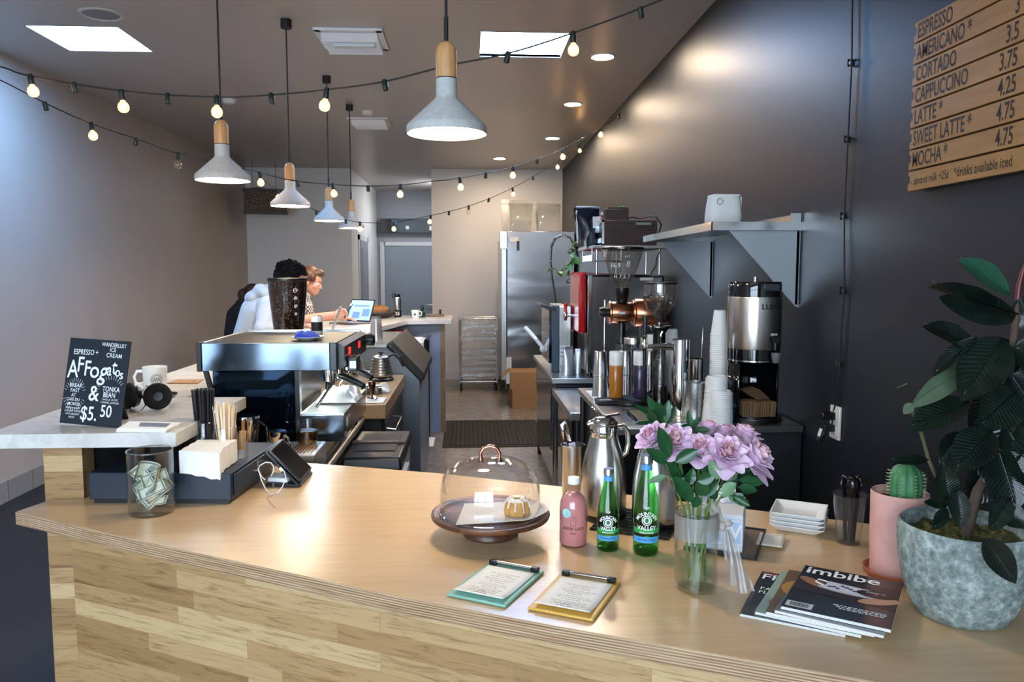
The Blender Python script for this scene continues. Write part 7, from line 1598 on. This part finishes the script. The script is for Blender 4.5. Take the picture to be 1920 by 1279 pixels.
# booklets and wooden card
b0, b1, b2, b3 = (G(x, y, Q) for x, y in ((217, 810), (310, 812), (336, 799), (240, 796)))
for i in range(3):
    o_ = mk('booklet', B().add([(p.x + .002 * i, p.y + .001 * i, Q + .0006 + .0032 * i) for p in (b0, b1, b2, b3)] + [(p.x + .002 * i, p.y + .001 * i, Q + .0034 + .0032 * i) for p in (b0, b1, b2, b3)], [(3, 2, 1, 0), (0, 1, 5, 4), (1, 2, 6, 5), (2, 3, 7, 6), (3, 0, 4, 7), (4, 5, 6, 7)]), PAPER)
    tag(o_, ('lowest white booklet of the thin stack at the bar end', 'middle white booklet of the thin stack at the bar end', 'top booklet with a dark photo cover, at the bar end')[i], 'booklet', 'booklets on the bar end')
    if i == 2:
        q_ = [b0.lerp(b3, .3).lerp(b1.lerp(b2, .3), .35), b0.lerp(b3, .3).lerp(b1.lerp(b2, .3), .9), b0.lerp(b3, .85).lerp(b1.lerp(b2, .85), .85), b0.lerp(b3, .85).lerp(b1.lerp(b2, .85), .25)]
        mk('cover_photo', B().add([(p.x + .004, p.y + .002, Q + .0102) for p in q_], [(0, 1, 2, 3)]), pbr('cover_photo', '#4b4348', .5, var=.6, vscale=40), o_)
w_ = [G(x, y, Q) for x, y in ((312, 720), (371, 720), (382, 713), (330, 713))]
t = thing('wooden_card', 'thin birch card with scattered marks on the quartz bar near the espresso machine', 'card', (w_[0].x, w_[0].y, Q))
mk('card', B().add([(p.x - w_[0].x, p.y - w_[0].y, .0005) for p in w_] + [(p.x - w_[0].x, p.y - w_[0].y, .004) for p in w_], [(3, 2, 1, 0), (0, 1, 5, 4), (1, 2, 6, 5), (2, 3, 7, 6), (3, 0, 4, 7), (4, 5, 6, 7)]), BIRCH, t)
mk('card_marks', B().box((.05, .02, .0042), (.012, .006, .0004)).box((.1, .03, .0042), (.01, .008, .0004)).box((.09, .05, .0042), (.014, .005, .0004)), pbr('burnt_mark', '#6e4526', .6), t)
# far end of the bar
t = thing('steel_bottle', 'steel water bottle with black band and loop cap on the far bar turn', 'water bottle', (atY(745, 570, 7.95).x, 7.95, Q))
mk('bottle_body', B().lathe([(0, 0), (.038, 0), (.04, .004), (.04, .19), (.034, .205), (0, .205)], n=36), STEEL, t); mk('sleeve_band', B().lathe([(.0405, .002), (.0405, .075)], n=36), BLACK, t)
mk('cap', B().cyl((0, 0, .205), .03, .03).tube([(-.02, 0, .235), (-.045, 0, .24), (-.055, 0, .22), (-.04, 0, .2)], .006, 8), BLACK, t); text('RS', .05, CHALK, t, Matrix.Translation((0, 0, .038)), wrap=.041, bold=.001)
t = thing('small_mug', 'white mug with a small mark on the far bar turn', 'mug', (atY(779, 588, 7.8).x, 7.8, Q))
mk('mug_body', B().lathe([(0, 0), (.034, 0), (.042, .08), (.04, .08), (.033, .006), (0, .006)], n=36), WHITE, t); mk('handle', B().tube([(.04, 0, .065), (.06, 0, .06), (.06, 0, .03), (.038, 0, .02)], .006, 8), WHITE, t); mk('printed_mark', B().add([(-.018, -.0412, .03), (.01, -.0412, .03), (-.004, -.0415, .055)], [(0, 1, 2)]), INK, t)
t = thing('leather_bag', 'dark bag with a tan flap lying by the steel bottle', 'bag', (atY(712, 590, 7.75).x, 7.75, Q))
mk('bag_body', B().ball((0, 0, .05), (.16, .09, .05), 20, 12), pbr('bag_dark', '#2b1c17', .5), t); mk('tan_flap', B().ball((.0, -.03, .085), (.1, .06, .05), 20, 12), pbr('bag_tan', '#8a5a2c', .45), t)
mk('strap', B().tube([(-.14, -.05, .03), (-.2, -.06, .015), (-.16, -.09, .01), (-.05, -.11, .01)], .008, 6), pbr('strap_dark', '#2b1c17', .5), t)
tag(mk('green_light_cup', B().cyl((0, 0, 0), .03, .05).ball((0, 0, .09), (.018, .018, .04), 12, 8), pbr('dark_green', '#0f3a33', .3), None, (atY(792, 585, 8.0).x, 8.0, Q)), 'small dark green object beside the small white mug', 'ornament')
t = thing('wooden_tray_far', 'flat brown wooden tray at the end of the far bar turn', 'tray', (atY(820, 592, 8.1).x - .1, 8.1, Q)); t.name = 'serving_board'
mk('board', B().box((0, 0, .012), (.34, .14, .018)), wood('board_brown', '#5b4330', '#8a6a4c', 'x', 5), t, bevel=.003); mk('knob', B().lathe([(0, 0), (.012, .0), (.01, .03), (.016, .045), (0, .05)], c=(.13, 0, .021), n=14), BLACK, t)
for px, py, y, r_, h_, m_, lab in ((663, 607, 5.35, .03, .05, WHITE, 'white cup on the bar beside the open laptop'), (668, 610, 5.15, .035, .07, GLASS, 'water glass on the bar edge beside the white cup')):
    t = thing('bar_cup', lab, 'cup', (atY(px + (8 if m_ is GLASS else -3), py, y).x, y, Q)); mk('cup_wall', B().lathe([(0, 0), (r_ * .8, 0), (r_, h_), (r_ * .94, h_), (r_ * .75, .005), (0, .005)], n=32), m_, t)
    mk('rim', B().tube([(r_ * .97 * math.cos(i * math.pi / 12), r_ * .97 * math.sin(i * math.pi / 12), h_) for i in range(24)], .0015, 5, True), m_, t)
def laptop(lab, x, y, rz, w_, d_, open_, lit):
    t = thing('laptop', lab, 'laptop', (x, y, Q + .001), rz)
    mk('keyboard_deck', B().bx((-d_ / 2, -w_ / 2, 0), (d_ / 2, w_ / 2, .014)), pbr('laptop_grey', '#8d8b86', .4, .6), t, bevel=.003)
    M2 = Matrix.Translation((d_ / 2 - .004, 0, .014)) @ Matrix.Rotation(open_, 4, 'Y')
    lid = mk('screen_lid', B().bx((0, -w_ / 2, 0), (.008, w_ / 2, d_)).xf(M2), pbr('lid_' + lab[:6], '#2a2c30' if lit else '#8f8676', .4, .4), t, bevel=.003)
    mk('screen', B().bx((-.001, -w_ / 2 + .012, .012), (0, w_ / 2 - .012, d_ - .012)).xf(M2), pbr('screen_glow_' + lab[:6], '#7f9fe0', .3, emit=.55, ecol='#8fb0f5'), lid)
    if lit: mk('screen_windows', B().bx((-.0016, -w_ / 2 + .03, .05), (-.001, -w_ / 2 + .12, .12)).bx((-.0016, .0, .03), (-.001, .09, .09)).bx((-.0016, -.1, .14), (-.001, .1, .155)).xf(M2), pbr('screen_panel', '#5a7ac4', .4, emit=.35, ecol='#6d8de0'), lid)
laptop('open laptop with blue glowing screen before the woman', atY(660, 590, 6.9).x - .03, 6.95, rad(52), .30, .21, rad(20), True)
laptop('laptop seen along its beige lid before the hooded man', atY(622, 600, 5.75).x - .1, 5.73, rad(6), .28, .2, rad(20), False)
tag(mk('notebook', B().bx((-.09, -.12, 0), (.09, .12, .006)), PAPER, None, (atY(634, 614, 6.1).x, 6.15, Q + .0005), .15, bevel=.001), 'white open notebook on the bar beyond the beige laptop', 'notebook')
# ================================================================ people
SKIN = pbr('skin', '#c79077', .5); SKIN2 = pbr('skin_warm', '#a8735c', .55)
HOOD = pbr('hoodie_fleece', '#b9bdc1', .9, bump=.15, bscale=120, sheen=.3); HAIRB = pbr('hair_black', '#070607', .8, spec=.15, bump=.6, bscale=140); HAIRR = pbr('hair_auburn', '#55351d', .5, bump=.4, bscale=90, stretch=(1, 1, .25)); HAIRD = pbr('hair_dark_auburn', '#3b1d14', .5, bump=.4, bscale=90)
JEAN = pbr('denim', '#27303f', .8); BLKC = pbr('black_cloth', '#131316', .85)
def skinmesh(name, b, mat, parent, vox=.008, sm=3):
    o = mk(name, b, mat, parent, angle=180)
    r_ = o.modifiers.new('join', 'REMESH'); r_.mode = 'VOXEL'; r_.voxel_size = vox; r_.use_smooth_shade = True
    s = o.modifiers.new('relax', 'SMOOTH'); s.factor = .5; s.iterations = sm
    return o
def limb(b, pts, rs): 
    b.tube(pts, rs, 14)
    for p, r_ in zip(pts, rs): b.ball(p, r_, 14, 9)
def handb(b, wrist, d, up_, s=1.0, curl=.5):
    """palm, four separate bent fingers and a thumb from the palm's side"""
    d = Vector(d).normalized(); up_ = Vector(up_); sd = d.cross(up_).normalized(); up_ = sd.cross(d)
    w0 = Vector(wrist)
    for i in range(4):
        k_ = (i - 1.5) * .019 * s; k0 = w0 + d * .03 * s + sd * k_ * .8; kn = w0 + d * .085 * s + sd * k_; L_ = (.062, .072, .068, .052)[i] * s
        b.tube([k0, kn], [.013 * s, .011 * s], 8)
        m1 = kn + (d * math.cos(curl) - up_ * math.sin(curl)) * L_ * .55; m2 = m1 + (d * math.cos(curl * 2.2) - up_ * math.sin(curl * 2.2)) * L_ * .5
        b.tube([kn, m1, m2], [.0095 * s, .0085 * s, .0072 * s], 8); b.ball(m2, .0074 * s, 8, 6); b.ball(m1, .0087 * s, 8, 6); b.ball(kn, .0105 * s, 8, 6)
    b.tube([w0, w0 + d * .045 * s], [.022 * s, .026 * s], 10)
    t0 = w0 + d * .025 * s - sd * .025 * s; t1 = t0 + (d * .6 - sd * .8) * .032 * s; t2 = t1 + (d * .9 - sd * .1 - up_ * .5) * .03 * s
    b.tube([t0, t1, t2], [.013 * s, .011 * s, .0085 * s], 8); b.ball(t2, .0086 * s, 8, 6)
def headb(b, c, f, up_, s=1.0):
    """skull, jaw, nose, lips, brow, ears; f = facing"""
    f = Vector(f).normalized(); up_ = Vector(up_); sd = f.cross(up_).normalized(); up_ = sd.cross(f); c = Vector(c)
    m = Matrix((( sd.x, f.x, up_.x), (sd.y, f.y, up_.y), (sd.z, f.z, up_.z)))
    def e(off, r_): 
        q = B().ball((0, 0, 0), r_, 20, 14); b.add([c + m @ (Vector(off) * s + p * s) for p in q.v], q.f)
    e((0, -.012, .03), (.074, .093, .085)); e((0, .022, -.035), (.058, .065, .075)); e((0, .058, -.085), (.028, .026, .024)); e((0, .085, -.02), (.011, .018, .024)); e((0, .1, -.033), (.011, .011, .01))
    e((0, .082, -.062), (.02, .011, .007)); e((0, .08, -.072), (.018, .01, .007)); e((0, .07, .018), (.045, .02, .012))
    for q in (-1, 1): e((q * .076, -.008, -.02), (.01, .02, .03)); e((q * .038, .055, -.03), (.022, .02, .022))
    return lambda off: c + m @ (Vector(off) * s), m
def eyes(t, at_, m, s=1.0):
    b = B(); 
    for q in (-1, 1): b.ball(at_((q * .03, .074, -.004)), .0105 * s, 12, 8)
    mk('eye', b, WHITE, t); b = B()
    for q in (-1, 1): b.ball(at_((q * .03, .0835, -.004)), .0045 * s, 10, 6); b.tube([at_((q * .045, .076, .018)), at_((q * .028, .086, .022)), at_((q * .014, .085, .018))], .0028 * s, 5)
    mk('iris_and_brow', b, pbr('eye_dark', '#2a1c14', .4), t)
def stool(x, y, lab, sz=.72):
    t = thing('bar_stool', lab, 'stool', (x, y, 0), 0, 'stools along the bar')
    mk('seat', B().lathe([(0, sz - .03), (.16, sz - .03), (.165, sz - .02), (.16, sz), (0, sz)], n=32), PWOOD, t)
    for i in range(4): a_ = i * math.pi / 2 + .78; mk('leg', B().rod((.11 * math.cos(a_), .11 * math.sin(a_), sz - .03), (.19 * math.cos(a_), .19 * math.sin(a_), 0), .011), BLACKM, t)
    mk('foot_ring', B().tube([(.163 * math.cos(i * .3927), .163 * math.sin(i * .3927), .25) for i in range(16)], .007, 6, True), BLACKM, t)
def person(lab, seat, head, face, hu, spine, sh_dir, sh_w, arms, sleeves, top_mat, hair, skin_, legs_dir, neck_r=.05):
    """seated figure in room coordinates; arms = [(shoulder->elbow->wrist)] """
    s0 = Vector(seat); t = thing('person', lab, 'person', (s0.x, s0.y, 0)); o_ = Vector((s0.x, s0.y, 0))
    L = lambda p: Vector(p) - o_
    body = B(); at_, m = headb(body, L(head), face, hu)
    sp_ = [L(p) for p in spine]; limb(body, sp_, [.13, .125, .13, .1][:len(sp_)]); nk = sp_[-1]
    limb(body, [nk, at_((0, -.02, -.05))], [neck_r, neck_r * .95])
    sd = Vector(sh_dir).normalized(); shs = [nk + sd * q * sh_w - Vector((0, 0, .05)) for q in (-1, 1)]
    limb(body, [shs[0], nk - Vector((0, 0, .03)), shs[1]], [.055, .08, .055])
    for sgn, arm, sh in zip((-1, 1), arms, shs):
        e_, w_ = L(arm[0]), L(arm[1]); limb(body, [sh, sh.lerp(e_, .5), e_, e_.lerp(w_, .4), w_], [.048, .044, .037, .036, .026]); handb(body, w_, (w_ - e_).lerp(Vector(arm[2]), .6), arm[3], 1.0, arm[4])
    ld = Vector(legs_dir).normalized(); pd = ld.cross(Vector((0, 0, 1))); feet = []
    for q in (-1, 1):
        h_ = L(s0) + pd * q * .09 + Vector((0, 0, .108)); kn = h_ + ld * .29 + Vector((0, 0, -.02)); an = kn + Vector((0, 0, -.42)) - ld * .06; limb(body, [h_, h_.lerp(kn, .5), kn, kn.lerp(an, .35), an], [.088, .078, .058, .056, .038]); limb(body, [an, an + ld * .1 - Vector((0, 0, .04))], [.036, .03]); feet.append((h_, kn, an))
    skinmesh('body', body, skin_, t, .0075)
    tops = B(); limb(tops, sp_, [.14, .135, .14, .115][:len(sp_)]); limb(tops, [shs[0], nk - Vector((0, 0, .03)), shs[1]], [.07, .09, .07])
    for arm, sh, sl in zip(arms, shs, sleeves):
        e_, w_ = L(arm[0]), L(arm[1])
        pts = [sh, sh.lerp(e_, .5), e_, e_.lerp(w_, .45), e_.lerp(w_, .9)]; limb(tops, pts[:sl], [.066, .06, .054, .05, .043][:sl])
    skinmesh('top_clothing', tops, top_mat, t, .011, 14)
    pn_ = B(); limb(pn_, [sp_[0] + Vector((0, 0, -.02))], [.15]) if False else None
    for h_, kn, an in feet: limb(pn_, [h_, h_.lerp(kn, .5), kn, kn.lerp(an, .35), an + Vector((0, 0, .05))], [.102, .092, .072, .068, .055])
    pn_.ball(sp_[0] + Vector((0, 0, -.0)), (.15, .17, .1), 18, 12); skinmesh('trousers', pn_, JEAN, t, .009)
    shoes = B()
    for h_, kn, an in feet: limb(shoes, [an + Vector((0, 0, -.02)), an + ld * .13 - Vector((0, 0, .05))], [.048, .04])
    skinmesh('shoes', shoes, BLACKM, t, .009)
    eyes(t, at_, m)
    return t, L, at_, m, sp_, shs
stool(-1.66, 5.7, 'wooden bar stool carrying the hooded man'); stool(-1.74, 6.6, 'wooden bar stool carrying the auburn haired woman')
# hooded man
hc = atY(545, 530, 5.7); hx_, hz_ = hc.x, 1.515
t, L, at_, m, sp_, shs = person('person in a pale grey hoodie with spiky black hair leaning over the bar', (-1.66, 5.7, .72), (hx_, 5.72, hz_), (1, .1, -.45), (.4, 0, 1), [(-1.64, 5.7, .9), (-1.585, 5.7, 1.09), (-1.52, 5.7, 1.28), (-1.42, 5.7, 1.385)], (0, 1, 0), .17, [((-1.44, 5.42, 1.19), (-1.27, 5.62, 1.19), (1, .3, 0), (0, 0, 1), .3), ((-1.44, 5.98, 1.19), (-1.27, 5.8, 1.19), (1, -.3, 0), (0, 0, 1), .3)], (5, 5), HOOD, None, SKIN2, (1, 0, 0))
hb_ = B(); hb_.ball(at_((0, -.02, .055)), (.085, .1, .075), 20, 12); hb_.ball(at_((0, -.06, .01)), (.078, .06, .085), 18, 12)
rr_ = random.Random(3)
for i in range(260):
    a_ = rr_.uniform(0, 6.28); b_ = rr_.uniform(-.15, 1.0); d = Vector((math.cos(a_) * math.sqrt(max(0, 1 - b_ * b_)), math.sin(a_) * math.sqrt(max(0, 1 - b_ * b_)), b_))
    if d.y > .55 and d.z < .35: continue
    p0 = Vector((d.x * .075, -.02 + d.y * .09, .045 + d.z * .07)); p1 = p0 + (d + Vector((rr_.uniform(-.4, .4), rr_.uniform(-.1, .4), .15))).normalized() * rr_.uniform(.028, .04)
    hb_.rod(at_(p0), at_(p1), .012, .004, 6)
mk('hair', hb_, HAIRB, t)
hd_ = B(); nk = sp_[-1]
hd_.tube([nk + Vector((-.02 + .075 * math.cos(a_), .1 * math.sin(a_), .035 - .035 * math.cos(a_))) for a_ in [i * math.pi / 10 for i in range(20)]], .042, 12, True); hd_.ball(nk + Vector((-.12, 0, .005)), (.085, .11, .06), 18, 12)
skinmesh('hood', hd_, HOOD, t, .011, 16)
# woman with phone
hc = atY(583, 527, 6.6); wx_, wz_ = hc.x, hc.z
ph_ = atY(651, 586, 6.62)
t, L, at_, m, sp_, shs = person('person with pinned auburn hair and patterned scarf holding a phone at the bar', (-1.74, 6.6, .72), (wx_, 6.6, wz_), (1, -.1, -.32), (.3, 0, 1), [(-1.72, 6.6, .9), (-1.67, 6.6, 1.1), (-1.56, 6.6, 1.28), (-1.47, 6.6, 1.39)], (0, 1, 0), .16, [((-1.42, 6.38, 1.185), (ph_.x - .1, 6.52, 1.225), (1, .1, .3), (0, 1, .6), .75), ((-1.42, 6.84, 1.185), (-1.13, 6.8, 1.18), (1, -.2, 0), (0, 0, 1), .3)], (2, 2), BLKC, None, SKIN, (1, 0, 0))
hb_ = B(); hb_.ball(at_((0, -.025, .042)), (.082, .098, .082), 24, 14); hb_.ball(at_((0, -.09, .015)), (.05, .04, .05), 18, 12)
hb_.ball(at_((0, .03, .075)), (.064, .055, .042), 18, 10)
for q in (-1, 1): hb_.ball(at_((q * .064, -.03, .0)), (.024, .05, .055), 14, 10); hb_.ball(at_((q * .062, .028, .04)), (.022, .035, .04), 14, 10)
skinmesh('hair', hb_, HAIRR, t, .007)
k = N('knit_scarf'); f = k.n('TexChecker'); f.inputs['Scale'].default_value = 60; k.l(k.coord('Object'), f.inputs['Vector']); f.inputs['Color1'].default_value = lin('#cdbfae'); f.inputs['Color2'].default_value = lin('#4b4038'); k.l(f.outputs[0], k.p.inputs['Base Color']); k.p.inputs['Roughness'].default_value = .9
nk = sp_[-1]; sc_ = B(); sc_.tube([nk + Vector((.02 + .085 * math.cos(a_), .1 * math.sin(a_), .015 - .03 * math.cos(a_))) for a_ in [i * math.pi / 9 for i in range(18)]], .042, 12, True)
sc_.tube([nk + Vector((.09, -.07, -.01)), nk + Vector((.13, -.1, -.1)), nk + Vector((.15, -.1, -.19))], [.045, .045, .035], 12)
skinmesh('scarf', sc_, k.m, t, .008)
t = thing('smartphone', 'blue grey smartphone held up by the scarf wearing person', 'phone', ph_); t.rotation_euler = (0, rad(30), rad(20))
mk('phone_body', B().bx((-.004, -.036, -.055), (.004, .036, .085)), pbr('phone_blue', '#3d5672', .3), t, bevel=.003); mk('phone_end', B().bx((-.0045, -.034, .06), (.0045, .034, .083)), PAPER, t, bevel=.002)
# hunched person at the wall side
stool(-2.36, 8.0, 'low stool by the grey wall under the hunched person', .60)
hc = atY(474, 555, 8.0)
t, L, at_, m, sp_, shs = person('person in a black top hunched low beyond the hooded man', (-2.36, 8.0, .60), (hc.x, 8.0, hc.z), (1, .3, -.8), (.6, 0, 1), [(-2.36, 8.0, .77), (-2.36, 8.0, .95), (-2.33, 8.0, 1.12), (-2.27, 8.0, 1.22)], (0, 1, 0), .17, [((-2.18, 7.77, .98), (-1.98, 7.87, .95), (1, 0, -.2), (0, 0, 1), .5), ((-2.18, 8.23, .98), (-1.98, 8.15, .95), (1, 0, -.2), (0, 0, 1), .5)], (3, 3), BLKC, None, SKIN2, (1, 0, 0))
hb_ = B(); hb_.ball(at_((0, -.025, .03)), (.086, .105, .09), 22, 14); hb_.ball(at_((0, -.07, -.04)), (.07, .05, .07), 18, 12); skinmesh('hair', hb_, HAIRD, t, .008)
